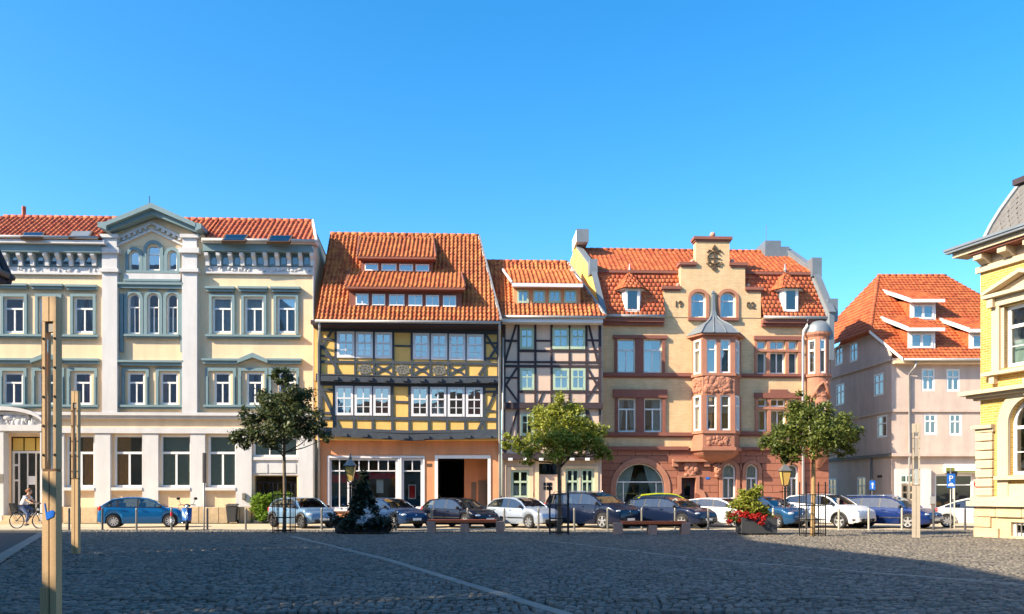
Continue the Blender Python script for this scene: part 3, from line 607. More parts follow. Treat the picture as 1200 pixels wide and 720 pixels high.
    ib = MB(); x = U(3.5); ib.box(x, x+.3, -.53, -.5, f.z(566,3), f.z(556,3)); ib.build('intercom', steel, r)
    # gateway with hedge of climbers
    gw = MB(); a, b, c, d = gate; gw.poly([(a,2.6,0),(b,2.6,0),(b,2.6,d),(a,2.6,d)]); gw.poly([(a,.2,0),(a,2.6,0),(a,2.6,d),(a,.2,d)]); gw.poly([(b,.2,0),(b,2.6,0),(b,2.6,d),(b,.2,d)]); gw.poly([(a,.2,d),(a,2.6,d),(b,2.6,d),(b,.2,d)]); gw.build('gateway_recess', roomm, r)
    gt = MB(); zz = f.z(566.5, 323); gt.box(a, b, .45, .52, zz, zz+.1)
    for i in range(7): x = a+(b-a)*i/6; gt.box(x-.04, x+.04, .46, .51, zz-.8, zz)
    gt.box(a, b, .46, .51, zz-.85, zz-.75); gt.build('gate_grille', iron, r)
    lm = MB(); x = U(287.5); lm.box(x-.1, x+.1, -.32, -.2, f.z(586,287), f.z(578,287)); lm.build('wall_lamp', steel, r, bevel=.03)
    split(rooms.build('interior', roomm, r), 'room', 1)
    return f
fb = bank()

# ================================================================ yellow half-timbered house
def fw(f, root, name, m, segs, y0, y1):          # timbers: each its own object; segs (px,py,px,py,width_px)
    for x0, yy0, x1, yy1, w in segs:
        d = y1; p = f.pt(x0, yy0, d); q = f.pt(x1, yy1, d); mb = MB(); mb.beam(p, q, w/25.0, y0+random.uniform(-.012,.0), y1+.05)
        mb.build(name, m, root)
def yellow():
    f = Fac(371.5, 45.75); r = f.ent('half_timbered_house', 'yellow half-timbered house with orange ground floor and tall pantiled roof with two rows of dormers', 'house')
    U, Z = f.u, f.z; W = U(587); rooms = MB()
    y1, y2 = -.5, -.75; yc = 480
    # ground floor
    shopL = f.rect(386, 537, 466, 597); shopR = f.rect(470.5, 537, 495.5, 597); pas = (U(511.5), U(573), 0, Z(536, 540)); zt = Z(513, yc)
    mb = MB(); wall(mb, 0, W, 0, zt, 0, [shopL, shopR, pas]); mb.box(W-.02, W, .02, 8, 0, zt); mb.build('ground_floor_wall', orangewall, r)
    fr = MB()
    for (a, b, c, d) in (shopL, shopR): fr.box(a-.1, a, -.05, .1, c-.1, d+.12); fr.box(b, b+.1, -.05, .1, c-.1, d+.12); fr.box(a, b, -.05, .1, d, d+.12); fr.box(a, b, -.09, .1, c-.1, c)
    split(fr.build('shop_surround', winlilac, r), 'shop_surround')
    pf = MB(); a, b, c, d = pas; pf.box(a-.09, a+.07, -.05, .2, 0, d+.1); pf.box(b-.07, b+.09, -.05, .2, 0, d+.1); pf.box(a+.07, b-.07, -.05, .2, d-.07, d+.1); pf.build('passage_frame', winwhite, r)
    a, b, c, d = shopL; t1, t2 = (U(408)-a)/(b-a), (U(416)-a)/(b-a)
    win(r, (a, U(409), c, d), .08, winlilac, h=(.75,), v=(.5,), vlow=False, gl=glass_low, rooms=rooms, fw=.1, mw=.05, name='shop_window')
    for i, (q0, q1, n) in enumerate(((a, U(409), 2), (U(409), b, 5), (shopR[0], shopR[1], 2))):
        if i == 0: continue
        o = win(r, (q0, q1, c, d), .08, winlilac, h=(.75,), v=(), gl=glass_low, rooms=rooms, fw=.12, name='shop_window')
        bm = MB(); zz = c+(d-c)*.75
        for k in range(1, n): x = q0+(q1-q0)*k/n; bm.box(x-.03, x+.03, .09, .14, zz, d)
        bm.build('glazing_bar', winlilac, o)
        if i == 1:
            br = MB(); br.box(q0+.1, q1-.1, .22, .26, zz-.42, zz-.1); br.build('banner', redcloth, o)
            dp = MB(); dp.box(U(440), U(448), .5, .55, Z(578,440), Z(562,440)); dp.build('poster', signwhite, o); dp = MB(); dp.box(U(428), U(432), .5, .6, c, Z(560,440)); dp.build('display_plant', leaf_mid, o)
        else:
            dp = MB(); dp.box(U(478), U(487), .3, .34, Z(585,480), Z(568,480)); dp.build('picture_frame', signwhite, o); dp = MB(); dp.box(U(479), U(486), .28, .3, Z(584,480), Z(569,480)); dp.build('poster', redcloth, o)
    br = MB(); br.box(a+.1, U(407), .22, .26, c+(d-c)*.52, c+(d-c)*.68); br.build('banner', redcloth, r)
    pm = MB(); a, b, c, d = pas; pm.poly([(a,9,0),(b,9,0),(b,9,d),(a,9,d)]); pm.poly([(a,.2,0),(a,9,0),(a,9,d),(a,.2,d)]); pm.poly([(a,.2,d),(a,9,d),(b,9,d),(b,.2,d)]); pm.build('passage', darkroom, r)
    pm = MB(); pm.poly([(b,.2,0),(b,9,0),(b,9,d),(b,.2,d)]); pm.build('passage_side_wall', orangewall, r)
    pd = MB(); pd.box(b-.08, b-.01, 1.6, 2.9, 0, 2.3); pd.build('passage_door', darkroom, r)
    bw = MB(); x0 = a+(b-a)*.52; bw.box(x0, b, 1.9, 2.1, 0, d); bw.build('passage_partition', orangewall, r); bw = MB(); bw.box(a+(b-a)*.66, a+(b-a)*.76, 1.86, 1.9, 0, 2.2); bw.box(a+(b-a)*.80, a+(b-a)*.96, 1.86, 1.9, 0, 2.3); bw.build('partition_door', roomm, r); pl = MB(); x = U(503); pl.box(x-.13, x+.13, -.02, .0, Z(547,503), Z(543.5,503)); pl.build('house_number_plate', bronze, r)
    # first upper floor
    z1b, z1t = Z(516, yc, y1), Z(441, yc, y1)
    w1 = [f.rect(x0, 452.5+.012*(x0-393), x1, 487+.012*(x0-393), y1) for x0, x1 in ((393,414),(415.7,436),(437.6,457.5),(482,502),(503.2,523),(524.7,544.5),(546,565.5))]
    mb = MB(); wall(mb, 0, W, z1b, z1t, y1, w1, .15); mb.box(0, .02, y1, 6, z1b, z1t); mb.box(W-.02, W, y1, 6, z1b, z1t); mb.poly([(0,y1,z1b),(W,y1,z1b),(W,.1,z1b),(0,.1,z1b)]); mb.build('infill_wall', yellowfill, r)
    cs = (None, ('left', curtain), ('full', redcloth), None, ('half', curtain), None, ('full', redcloth))
    for o, c in zip(w1, cs): win(r, o, y1-.06, winlilac, fw=.12, h=(.58,), v=(.5,), vlow=False, thin=(.3,), mw=.06, cur=c, rooms=rooms)
    sl = lambda y, x: y+.012*(x-480)
    segs = [(372,484,587,487,0)]
    seg1 = [(373,449.5,586,452.5,5.5),(374,490,586,492,4.5)]
    for x in (376,391.5,414.9,436.8,459.8,479.8,502.6,523.8,545.2,567.5,583.5): seg1.append((x, sl(443,x), x, sl(512,x), 3.2 if 380 < x < 580 else 5))
    seg1 += [(375,457,391,457.5,3),(376,484,391,484.5,3),(462,471,479,471.5,2.6),(378,459,400,507,4),(567,482,580,482,2.6),(568,459.5,584,459,2.8),(580,461,559,507,3.2)]
    fw(f, r, 'timber', timber_b, [s for s in seg1], y1-.05, y1)
    fw(f, r, 'sill_beam', timber_b, [(371.8,507.5,480,513.5,8),(480,513.5,587,510.5,8),(371.8,503,480,507.2,4),(480,507.2,587,505.5,4)], y1-.16, y1+.3)
    for x in [380+24*i for i in range(9)]:
        a, b, c, d = f.rect(x-3.5, sl(509.5,x)+(1.5 if 430 < x < 540 else 0), x+3.5, sl(513,x)+(1.5 if 430 < x < 540 else 0), y1); q = MB(); q.box(a, b, y1-.26, y1-.1, c, d); q.build('joist_end', timber_b, r)
    # second upper floor
    z2b, z2t = Z(447, yc, y2), Z(377, yc, y2)
    w2 = [f.rect(x0, 388.8+.022*(x0-395), x1, 419.6+.02*(x0-395), y2) for x0, x1 in ((395,415.5),(417,437.5),(439,459.5),(484,503.3),(505,524.2),(526.2,545.3),(547,566.6))]
    mb = MB(); wall(mb, 0, W, z2b, z2t, y2, w2, .15); mb.box(0, .02, y2, 6, z2b, z2t); mb.box(W-.02, W, y2, 6, z2b, z2t); mb.poly([(0,y2,z2b),(W,y2,z2b),(W,.1,z2b),(0,.1,z2b)]); mb.build('infill_wall', yellowfill, r)
    for i, o in enumerate(w2): win(r, o, y2-.06, winlilac, fw=.13, h=(.58,), v=(.5,), vlow=False, thin=(.3,), mw=.06, cur=('half', curtain) if i in (1, 4) else None, rooms=rooms)
    seg2 = [(372,385.5,586,389.5,6.5),(374,424.2,586,427,3.5)]
    s2 = lambda y, x: y+.015*(x-480)
    for x in (374.5,393.3,416.3,438.3,460.8,482.5,504.2,525.2,546.2,568.2,584.5): seg2.append((x, s2(385,x), x, s2(441,x), 2.8 if 380 < x < 580 else 4.5))
    seg2 += [(462,405.5,482.5,406,2.2),(389,388,374,413,3),(376,402,398,438,3.6),(377,397,393,399,2.6),(376,417,393,419,2.6),(568,390,584,416,3.2),(584,404,561,440,3.2),(568,402,584,402.5,2.4),(568,420,584,420.5,2.2)]
    fw(f, r, 'timber', timber_b, seg2, y2-.05, y2)
    # carved parapet panels under the windows
    def xpan(x0, x1, k):
        a, b, c, d = f.rect(x0, s2(427.5,(x0+x1)/2), x1, s2(440,(x0+x1)/2), y2); mx, mz = (a+b)/2, (c+d)/2; mb = MB()
        if k:      # lattice rosette
            for t in range(4): an = math.pi*t/4+.2; rr = .5; mb.beam((mx-math.cos(an)*(b-a)*.5, mz-math.sin(an)*(d-c)*.5), (mx+math.cos(an)*(b-a)*.5, mz+math.sin(an)*(d-c)*.5), .075, y2-.04, y2+.02)
            o = [(mx+math.cos(2*math.pi*t/12)*(b-a)*.36, mz+math.sin(2*math.pi*t/12)*(d-c)*.38) for t in range(13)]
            for t in range(12): mb.beam(o[t], o[t+1], .08, y2-.045, y2+.02)
        else:      # two bowed braces
            for s in (1, -1):
                p = [(a+(b-a)*t, mz+s*((d-c)*.5*(abs(2*t-1)**1.6)+.02)) for t in [i/8 for i in range(9)]]
                for t in range(8): mb.beam(p[t], p[t+1], .13, y2-.04, y2+.02)
        mb.build('carved_panel', granite if k else timber_b, r) if False else mb.build('carved_panel', timber_g if k else timber_b, r)
    for x0, x1, k in ((418,437.5,1),(439.5,460,0),(462,482,1),(484,503.5,0),(505,524.5,1),(526,545.5,0)): xpan(x0, x1, k)
    fw(f, r, 'sill_beam', timber_b, [(371.8,444.6,480,447.4,7),(480,447.4,587,447,7),(371.8,440,480,442.6,1.6),(480,442.6,587,442.7,1.6)], y2-.14, y2+.3)
    for x in [394+20.2*i for i in range(10)]:
        a, b, c, d = f.rect(x-3, s2(443.5,x), x+3, s2(447.5,x), y2); q = MB(); q.box(a, b, y2-.24, y2-.1, c, d); q.build('joist_end', timber_b, r)
    # roof
    ye = y2-1.0; z0 = Z(376.2, yc, ye); tn = 1.25; Rf = lambda x, y: f.roof(x, y, ye, z0, tn)
    e0, e1 = Vector((U(369.5, ye), ye, z0)), Vector((U(586.5, ye), ye, z0)); t1 = Rf(560.5, 280.5); t0 = Rf(371.5, 272); rz = (t0.z+t1.z)/2; t0.z = t1.z = rz; t0.y = t1.y = ye+(rz-z0)/tn
    t0.x = e0.x
    tiles([e0, e1, t1, t0], 'roof_tiles', tile_a, r, cw=.225, rh=.30, amp=.095, step=.045)
    sheet(r, [(e0.x,t0.y+6,z0),(e1.x,t0.y+6,z0),t1,t0], 'rear_slope', tile_a); sheet(r, [e1, (e1.x,t0.y+6,z0), t1], 'side_slope', tile_a); ridge(r, [t0+Vector((0,0,.03)), t1+Vector((0,0,.03))], tile_a)
    v = MB(); v.tube([e1+Vector((.04,0,.06)), t1+Vector((.04,0,.06))], .08, 6); v.build('verge_board', gutterm, r)
    so = MB(); so.poly([(0,ye,z0-.1),(W,ye,z0-.1),(W,y2,z0-.25),(0,y2,z0-.25)]); so.box(0, W, ye, ye+.05, z0-.22, z0-.0); so.build('eave_soffit', timber_p, r)
    gm = MB(); gm.tube([(e0.x,ye-.06,z0-.06),(e1.x,ye-.06,z0-.06)], .08, 8); gm.build('gutter', gutterm, r, True)
    for x, s in ((374,1),(585.5,-1)): downpipe(r, [(U(x,ye),ye,z0-.1),(U(x,ye),ye+.1,z0-.3),(U(x,y2),y2-.12,z0-1.1),(U(x,y2),y2-.12,z1b+.2),(U(x),-.12,z1b-.5),(U(x),-.12,.1)], gutterm, .07)
    downpipe(r, [(U(589),-.6,z0-.6),(U(589),-.6,z1b),(U(589),-.1,z1b-.6),(U(589),-.1,.1)], gutterm, .06)
    # two shed dormers
    def dormer(xa, xb, xta, xtb, y_eave, y_base, y_top, wins, wy0, wy1, dyr):
        pa, pb = Rf(xa, y_base), Rf(xb, y_base+dyr); yw = pa.y-.05; za, zb = pa.z, Z(y_eave, (xa+xb)/2, yw)
        dm = [(*f.rect(x0, wy0+dyr*(x0-xa)/(xb-xa), x1, wy1+dyr*(x0-xa)/(xb-xa), yw),) for x0, x1 in wins]
        d = MB(); a, b = U(xa+4, yw), U(xb-4, yw); wall(d, a, b, za-.3, zb+.25, yw, dm, .1)
        dep = (zb-za)/tn+.8
        for x in (a, b): d.poly([(x,yw,za-.3),(x,yw+dep,za+.9*0+dep*tn*.9),(x,yw+dep,zb+.25+.3),(x,yw,zb+.25)])
        do = d.build('dormer', sand_dark, r)
        for i, o in enumerate(dm): win(do, o, yw-.04, winwhite, fw=.06, h=(.5,) if False else (), v=(.5,) if wy1-wy0 > 12 else (), rooms=rooms, cur=('half', curtain) if i % 3 == 0 else None)
        top = Rf((xta+xtb)/2, y_top); q0 = Vector((U(xa, yw-.45), yw-.45, zb+.02)); q1 = Vector((U(xb, yw-.45), yw-.45, zb+.02)); s0 = Vector((Rf(xta,y_top).x, top.y, top.z+.1)); s1 = Vector((Rf(xtb,y_top).x, top.y, top.z+.1))
        tiles([q0, q1, s1, s0], 'dormer_tiles', tile_a, do, cw=.225, rh=.30, amp=.085, step=.045)
        fm = MB(); fm.box(q0.x, q1.x, q0.y-.03, q0.y+.04, q0.z-.09, q0.z+.01); fm.box(q0.x+.05, q1.x-.05, q0.y, yw, q0.z-.1, q0.z-.06); fm.tube([q0+Vector((0,0,.05)), s0+Vector((0,0,.05))], .06, 6); fm.tube([q1+Vector((0,0,.05)), s1+Vector((0,0,.05))], .06, 6); fm.build('dormer_fascia', sand_dark, do)
    dormer(419, 511, 421, 508, 304.8, 320, 281, ((427.5,443.3),(447,464.7),(468,484),(487,503)), 309, 317.5, 1.5)
    dormer(405, 545, 409, 541, 340, 360, 322, ((417,432),(436,451.5),(456,474),(478.5,495),(499,514.5),(519,534.5)), 344.3, 357.5, 3)
    split(rooms.build('interior', roomm, r), 'room', 1)
timber_g = mat('grey_weathered_timber', (.17, .165, .15), .8, .2, 4, .2, 25)
yellow()

# ================================================================ pale pink half-timbered house
def pink():
    f = Fac(588.5, 45.85); r = f.ent('half_timbered_house', 'narrow pale pink half-timbered house with pale green windows and four small dormer windows', 'house')
    U, Z = f.u, f.z; yu, yt = -.35, -.45; W = U(705); xc = 647; rooms = MB()
    g1, g2, g3 = f.rect(599, 551, 620, 584), f.rect(663, 549.5, 679, 585), f.rect(680.5, 549.5, 696, 585); dr = (U(631.5), U(653), 0, Z(543.5, 642)); zt = Z(538, xc)
    mb = MB(); wall(mb, 0, W, 0, zt, 0, [g1, g2, g3, dr]); mb.build('ground_floor_wall', pinkfill, r)
    for o in (g1, g2, g3): win(r, o, .03, wingreen, fw=.12, h=(.58,), v=(.5,), vlow=False, mw=.09, cur=('half', curtain), rooms=rooms, gl=glass_low)
    s = MB()
    for a, b, c, d in (g1, (g2[0], g3[1], g2[2], g2[3])): s.box(a-.22, a-.02, -.05, .02, c-.2, d+.16); s.box(b+.02, b+.22, -.05, .02, c-.2, d+.16); s.box(a-.02, b+.02, -.05, .02, d+.01, d+.16); s.box(a-.02, b+.02, -.1, .02, c-.2, c-.01)
    a, b, c, d = dr; s.box(a-.2, a, -.06, .02, 0, d+.18); s.box(b, b+.2, -.06, .02, 0, d+.18); s.box(a, b, -.06, .02, d, d+.18); split(s.build('window_surround', cream, r), 'surround')
    zd = Z(558, 642); dm = MB(); dm.box(a, b, .1, .16, 0, zd); dm.box(a, b, .07, .17, zd, zd+.08)
    for q0, q1, z0, z1 in ((.12,.45,.2,1.1),(.55,.88,.2,1.1)): dm.box(a+(b-a)*q0, a+(b-a)*q1, .075, .1, z0, z1)
    do = dm.build('front_door', pinkfill, r); pn = MB(); m = (a+b)/2
    for i in range(3):
        for j in range(2): pn.box(m-.24+i*.17, m-.12+i*.17, .08, .095, zd-.75+j*.22, zd-.57+j*.22)
    pn.build('pane', carglass, do); tr = MB(); tr.poly([(a,.12,zd+.08),(b,.12,zd+.08),(b,.12,d),(a,.12,d)]); tr.build('fanlight', glass_low, do); br = MB()
    for i in range(1, 5): x = a+(b-a)*i/5; br.box(x-.015, x+.015, .09, .11, zd+.08, d)
    br.build('fanlight_bar', iron, do); room(rooms, a, b, 0, d, .2)
    hd = MB(); hd.ball((b-.12,.06,1.05), .04, 8); hd.build('handle', chrome, do); bl = MB(); x = U(623.5); bl.box(x-.1, x+.1, -.03, .0, Z(582,623), Z(577.5,623)); bl.build('letter_box', bronze, r)
    # upper floors in one plane each
    zb, zm, zt3 = Z(534, xc, yu), Z(476, xc, yu), Z(372, xc, yt)
    wl = [f.rect(x0, 485.5, x1, 511, yu) for x0, x1 in ((610,625.5),(648,667),(669,686))]
    mb = MB(); wall(mb, 0, W, zb, zm, yu, wl, .12); mb.box(W-.02, W, yu, 6, zb, zm); mb.poly([(0,yu,zb),(W,yu,zb),(W,.1,zb),(0,.1,zb)]); mb.build('infill_wall', pinkfill, r)
    wu = [f.rect(x0, y0, x1, y1, yt) for x0, x1, y0, y1 in ((609.3,625.5,384.5,409.5),(647.3,666.5,384.5,409.5),(668.3,685.5,384.5,409.5),(609.3,626,432,457.5),(648,667,432,457.5),(669,686,432,457.5))]
    mb = MB(); wall(mb, 0, W, zm, zt3, yt, wu, .12); mb.box(W-.02, W, yt, 6, zm, zt3); mb.box(0, .02, yt, 6, zm, zt3); mb.poly([(0,yt,zm),(W,yt,zm),(W,.1,zm),(0,.1,zm)]); mb.build('infill_wall', pinkfill, r)
    for i, o in enumerate(wl+wu): win(r, o, (yu if i < 3 else yt)-.05, wingreen, fw=.12, h=(.6,), v=(.5,), vlow=False, mw=.05, cur=('full', shopgrn) if i == 3 else (('half', curtain) if i in (4, 5, 7) else None), rooms=rooms)
    seg = [(589,378,705,378,4),(589,399.5,606,399.8,3),(626,399.5,647,399.8,2.5),(687,399,703,399.3,2.5),(607,411.5,705,411.8,3),(589,424.4,705,424.8,2.6),(589,429.3,705,429.6,3.2),(589,443,607,443,2.4),(687,443,704,443,2.2),(607,459.4,705,459.6,3.2)]
    for x in (590.8,607.5,627.3,646.3,667.4,687.2,703): seg.append((x, 376, x, 474, 3 if 592 < x < 702 else 3.8))
    seg += [(606,377,592,424,2.8),(689,377,700,424,2.8),(606,431,590,456,2.8),(591,449,607,471,2.8),(688,431,702,456,2.6),(703,444,687,471,2.8),(637,459,631,473,2.4),(655,459,660,473,2.4)]
    fw(f, r, 'timber', timber_p, seg, yt-.04, yt)
    fw(f, r, 'sill_beam', timber_p, [(588.6,476.5,705.2,476.5,8)], yt-.12, yt+.3)
    seg = [(589,513,705,513,3)]
    for x in (590.8,607.5,627.3,646.3,667.4,687.2,703): seg.append((x, 480, x, 532, 3))
    seg += [(606,482,592,530,2.6),(689,482,702,530,2.6),(632,514,627,531,2.4)]
    fw(f, r, 'timber', timber_p, seg, yu-.04, yu); fw(f, r, 'sill_beam', timber_p, [(588.6,535.5,705,535.5,8)], yu-.12, yu+.3)
    for x in [598+18*i for i in range(6)]: a, b, c, d = f.rect(x-2.5, 537, x+2.5, 540, yu); q = MB(); q.box(a, b, yu-.2, yu-.08, c, d); q.build('joist_end', winwhite, r)
    # roof
    ye = yt-.75; z0 = Z(371, xc, ye); tn = .95; Rf = lambda x, y: f.roof(x, y, ye, z0, tn)
    e0 = Vector((U(586.5, ye), ye, z0)); e1 = Vector((U(709, ye), ye, z0)); t1 = Rf(664.5, 308.5); t0 = Vector((Rf(568, 306.5).x, t1.y, t1.z)); e0.x = t0.x-.2
    tiles([Vector((U(587,ye),ye,z0)), e1, t1, t0], 'roof_tiles', tile_a, r, cw=.235, rh=.31, amp=.095, step=.045)
    sheet(r, [(e0.x,t0.y+6,z0),(e1.x,t0.y+6,z0),t1,t0], 'rear_slope', tile_a); sheet(r, [e1, (e1.x,t0.y+6,z0), t1], 'side_slope', tile_a); ridge(r, [t0+Vector((0,0,.03)), t1+Vector((0,0,.03))], tile_a)
    v = MB(); v.tube([e1+Vector((.03,0,.06)), t1+Vector((.03,0,.06))], .08, 6); v.build('verge_board', gutterm, r)
    so = MB(); so.box(U(588.5,ye), e1.x-.1, ye+.02, yt-.02, z0-.3, z0-.06); so.build('eave_box', winlilac, r)
    gm = MB(); gm.tube([(U(588,ye),ye-.07,z0-.04),(e1.x,ye-.07,z0-.04)], .075, 8); gm.build('gutter', gutterm, r, True)
    pa = Rf(605, 357); yw = pa.y-.05; za = pa.z; zb2 = Z(335.5, 642, yw); dm = [f.rect(x0, 340, x1, 355.5, yw) for x0, x1 in ((606,619.5),(624.5,639),(643,657),(661,675.5))]
    d = MB(); a, b = U(602, yw), U(680, yw); wall(d, a, b, za-.3, zb2+.2, yw, dm, .1)
    for x in (a, b): d.poly([(x,yw,za-.3),(x,yw+1.6,za+1.2),(x,yw+1.6,zb2+.5),(x,yw,zb2+.2)])
    do = d.build('dormer', orangewall, r)
    for o in dm: win(do, o, yw-.04, wingreen, fw=.1, h=(), v=(.5,), rooms=rooms)
    q0, q1 = Vector((U(600,yw-.5),yw-.5,zb2)), Vector((U(683,yw-.5),yw-.5,zb2)); tp = Rf(632, 319); s0 = Vector((Rf(589,319).x,tp.y,tp.z+.08)); s1 = Vector((Rf(669,319).x,tp.y,tp.z+.08))
    tiles([q0, q1, s1, s0], 'dormer_tiles', tile_a, do, cw=.235, rh=.31, amp=.085, step=.045)
    fm = MB(); fm.box(q0.x, q1.x, q0.y-.03, q0.y+.04, q0.z-.16, q0.z+.02); fm.box(q0.x+.05, q1.x-.05, q0.y, yw, q0.z-.12, q0.z-.06); fm.tube([q0+Vector((0,0,.05)), s0+Vector((0,0,.05))], .07, 6); fm.tube([q1+Vector((0,0,.05)), s1+Vector((0,0,.05))], .05, 6); fm.build('dormer_fascia', winlilac, do)
    split(rooms.build('interior', roomm, r), 'room', 1)
pink()
# ================================================================ brick and red sandstone house with stepped gable
def redhouse():
    f = Fac(704.5, 47.0); r = f.ent('gabled_house', 'yellow brick house on red sandstone ground floor with stepped gable, bay window and mansard roof', 'house')
    U, Z = f.u, f.z; W = U(971); xc = 838; rooms = MB(); K = 21.6
    ztop = Z(372, xc); z1 = Z(526, xc)
    # --- openings
    up = []; wn = []
    for x0, x1, y0, y1, v, h, c in ((723.5,744.5,397.5,437,(.5,),(.68,),None),(754,775.5,397.5,437,(.5,),(.68,),('left',curtain)),(724.4,745,467,506.5,(.5,),(.68,),('pair',curtain)),(754.7,775.7,467,506.5,(.5,),(.68,),('right',curtain)),
        (887,897.8,399.5,410,(),(),None),(902,919.8,399.5,410,(.5,),(),None),(924,934.2,399.5,410,(),(),None),(887,897.8,413,438.5,(),(),('full',blind_g)),(902,919.8,413,438.5,(.5,),(),('full',blind_g)),(924,934.2,413,438.5,(),(),('full',blind_g)),
        (888,898.5,467.5,477,(),(),None),(903,920.5,467.5,477,(.5,),(),None),(925,935,467.5,477,(),(),None),(888,898.5,480.5,505.5,(),(),('left',curtain)),(903,920.5,480.5,505.5,(.5,),(),('left',curtain)),(925,935,480.5,505.5,(),(),None)):
        o = f.rect(x0, y0, x1, y1); up.append(o); wn.append((o, dict(v=v, h=h, cur=c)))
    mb = MB(); wall(mb, 0, W, z1, ztop, 0, up, .28)
    mb.box(W-.02, W, .02, 10, 0, ztop); mb.box(0, .02, .02, 10, 0, ztop); mb.build('wall', brick_y, r)
    # stepped gable, a slab of brickwork above the cornice line
    gw = [(*f.rect(809.5, 342.5, 827, 373), .0), (*f.rect(843.5, 342.5, 862, 373), .0)]; gw = [(o[0],o[1],o[2],o[3],(o[1]-o[0])*.42) for o in gw]
    sb = MB(); zA, zB, zC, zD = ztop-.02, Z(340, xc), Z(311.5, xc), Z(282, xc)
    wall(sb, U(777.5), U(891.5), zA, zB, -.03, gw, .28); sb.box(U(797.5), U(873), -.03, .5, zB, zC); sb.box(U(815.3), U(854.7), -.03, .5, zC, zD)
    for x0, x1, za, zb in ((777.5,778.2,zA,zB),(890.8,891.5,zA,zB)): sb.box(U(x0), U(x1), -.028, 2.2, za, zb)
    sb.box(U(778.3), U(890.7), .26, .5, Z(341,xc), zB-.002); sb.build('stepped_gable', brick_y, r)
    cp = MB()
    for x0, x1, y in ((775,798,340),(872.5,893.5,340),(795.5,816,311.5),(854,875.5,311.5),(812.5,857.5,281.5)): a, b = U(x0), U(x1); z = Z(y, xc); cp.box(a, b, -.16, .62, z, z+.16); cp.box(a+.07, b-.07, -.10, .56, z-.1, z-.002)
    split(cp.build('gable_coping', sand_dark, r), 'gable_coping')
    me = None
    for x, y, rr in ((835,275.5,.16),(811.5,306.5,.13),(858,306.5,.13),(794.5,334.5,.13),(876.5,335,.13)):
        q = MB(); q.ball((0,0,0), rr, 14); q.lathe([(0.0,-rr*1.4),(rr*.7,-rr*1.4),(rr*.5,-rr*.9),(0,-rr*.9)], n=12)
        o = q.build('stone_ball', granite, r, True); u, z = f.pt(x, y, .2); o.location = (u, .2, z)
    # wrought monogram and date
    mo = MB(); u, z = U(837), Z(303, xc); y = -.07
    mo.box(u-.05, u+.05, y-.03, y+.03, z-.62, z+.55); mo.prism([(u-.16,z+.5),(u,z+.75),(u+.16,z+.5),(u,z+.4)], y-.03, y+.03); mo.prism([(u-.18,z-.6),(u,z-.75),(u+.18,z-.6),(u,z-.5)], y-.03, y+.03)
    for rx, rz, a0, a1, cx in ((.36,.34,40,320,-.02),): 
        P = [(u+cx+rx*math.cos(R(a)), y, z+rz*math.sin(R(a))) for a in range(a0, a1+1, 20)]; mo.tube(P, .05, 6)
    for s in (-1, 1): mo.tube([(u+s*.12,y,z+.38),(u+s*.32,y,z+.44),(u+s*.42,y,z+.3)], .035, 6); mo.tube([(u+s*.1,y,z-.4),(u+s*.3,y,z-.46),(u+s*.44,y,z-.3),(u+s*.36,y,z-.22)], .035, 6); mo.tube([(u+s*.05,y,z),(u+s*.34,y,z-.04)], .03, 6)
    mo.build('wrought_monogram', bronze, r)
    text_obj('date_numeral', '19', .50, bronze, r, (U(794.6), -.06, Z(357, 794)), (R(90),0,0), .025); text_obj('date_numeral', '02', .50, bronze, r, (U(879.5), -.06, Z(358.5, 879)), (R(90),0,0), .025)
    for o, k in wn: win(r, o, .14, rooms=rooms, fw=.08, mw=.07, **k)
    for o in gw: win(r, o, .1, rooms=rooms, fw=.1, v=(), h=(.66,), cur=('pair', curtain))
    # --- red sandstone dressings
    S = MB(); D = MB()
    for a0, a1, ys in ((718,781.5,(393.5,397.3)),(718,781.5,(457,466.5)),(883,938.5,(394.5,399)),(883.5,938.5,(461,467))): a, b, c, d = f.rect(a0, ys[0], a1, ys[1]); D.box(a, b, -.16, .02, c, d)
    a, b, c, d = f.rect(901.5, 457, 922, 461); D.box(a, b, -.16, .02, c, d)
    for x0, x1, y0, y1 in ((720,723.3,397.5,437.5),(744.6,753.8,397.5,437.5),(775.7,779,397.5,437.5),(720.5,724.2,466.7,507),(745.2,754.5,466.7,507),(775.9,779.5,466.7,507),(884,886.8,399.2,439),(898,901.8,399.2,439),(920,923.8,399.2,439),(934.4,937.8,399.2,439),(884.5,887.8,467.2,506),(898.7,902.8,467.2,506),(920.7,924.8,467.2,506),(935.2,938.5,467.2,506)):
        a, b, c, d = f.rect(x0, y0, x1, y1); (D if x1 < 800 else S).box(a, b, -.10, .10, c, d)
    for y0, y1 in ((410.2,412.8),(477.2,480.3)): a, b, c, d = f.rect(884, y0, 938, y1); S.box(a, b, -.13, .12, c, d)
    for y0, y1, x0, x1, e in ((437.3,441.3,705,812,.16),(438.5,441.5,866,945,.16),(507,511,705,812,.16),(506,510,866,945,.16),(523.5,527.5,705,806,.2),(524.5,527.8,862,971,.2)):
        a, b, c, d = f.rect(x0, y0, x1, y1); D.box(a, b, -e, .02, c, d); D.box(a, b, -e*.6, .02, c-.08, c-.001)
    for (o, xx) in zip(gw, ((806,830),(840,865))):
        a, b, c, d, ah = o; ring(S, a, b, d-ah, ah, .17, -.1, .05); S.box(a-.17, a-.003, -.1, .05, c, d-ah); S.box(b+.003, b+.17, -.1, .05, c, d-ah); D.box(U(xx[0]), U(xx[1]), -.17, .02, c-.16, c-.003)
    split(S.build('sandstone_dressing', sand_red, r), 'sandstone_dressing'); split(D.build('sandstone_dressing', sand_dark, r), 'sandstone_dressing')
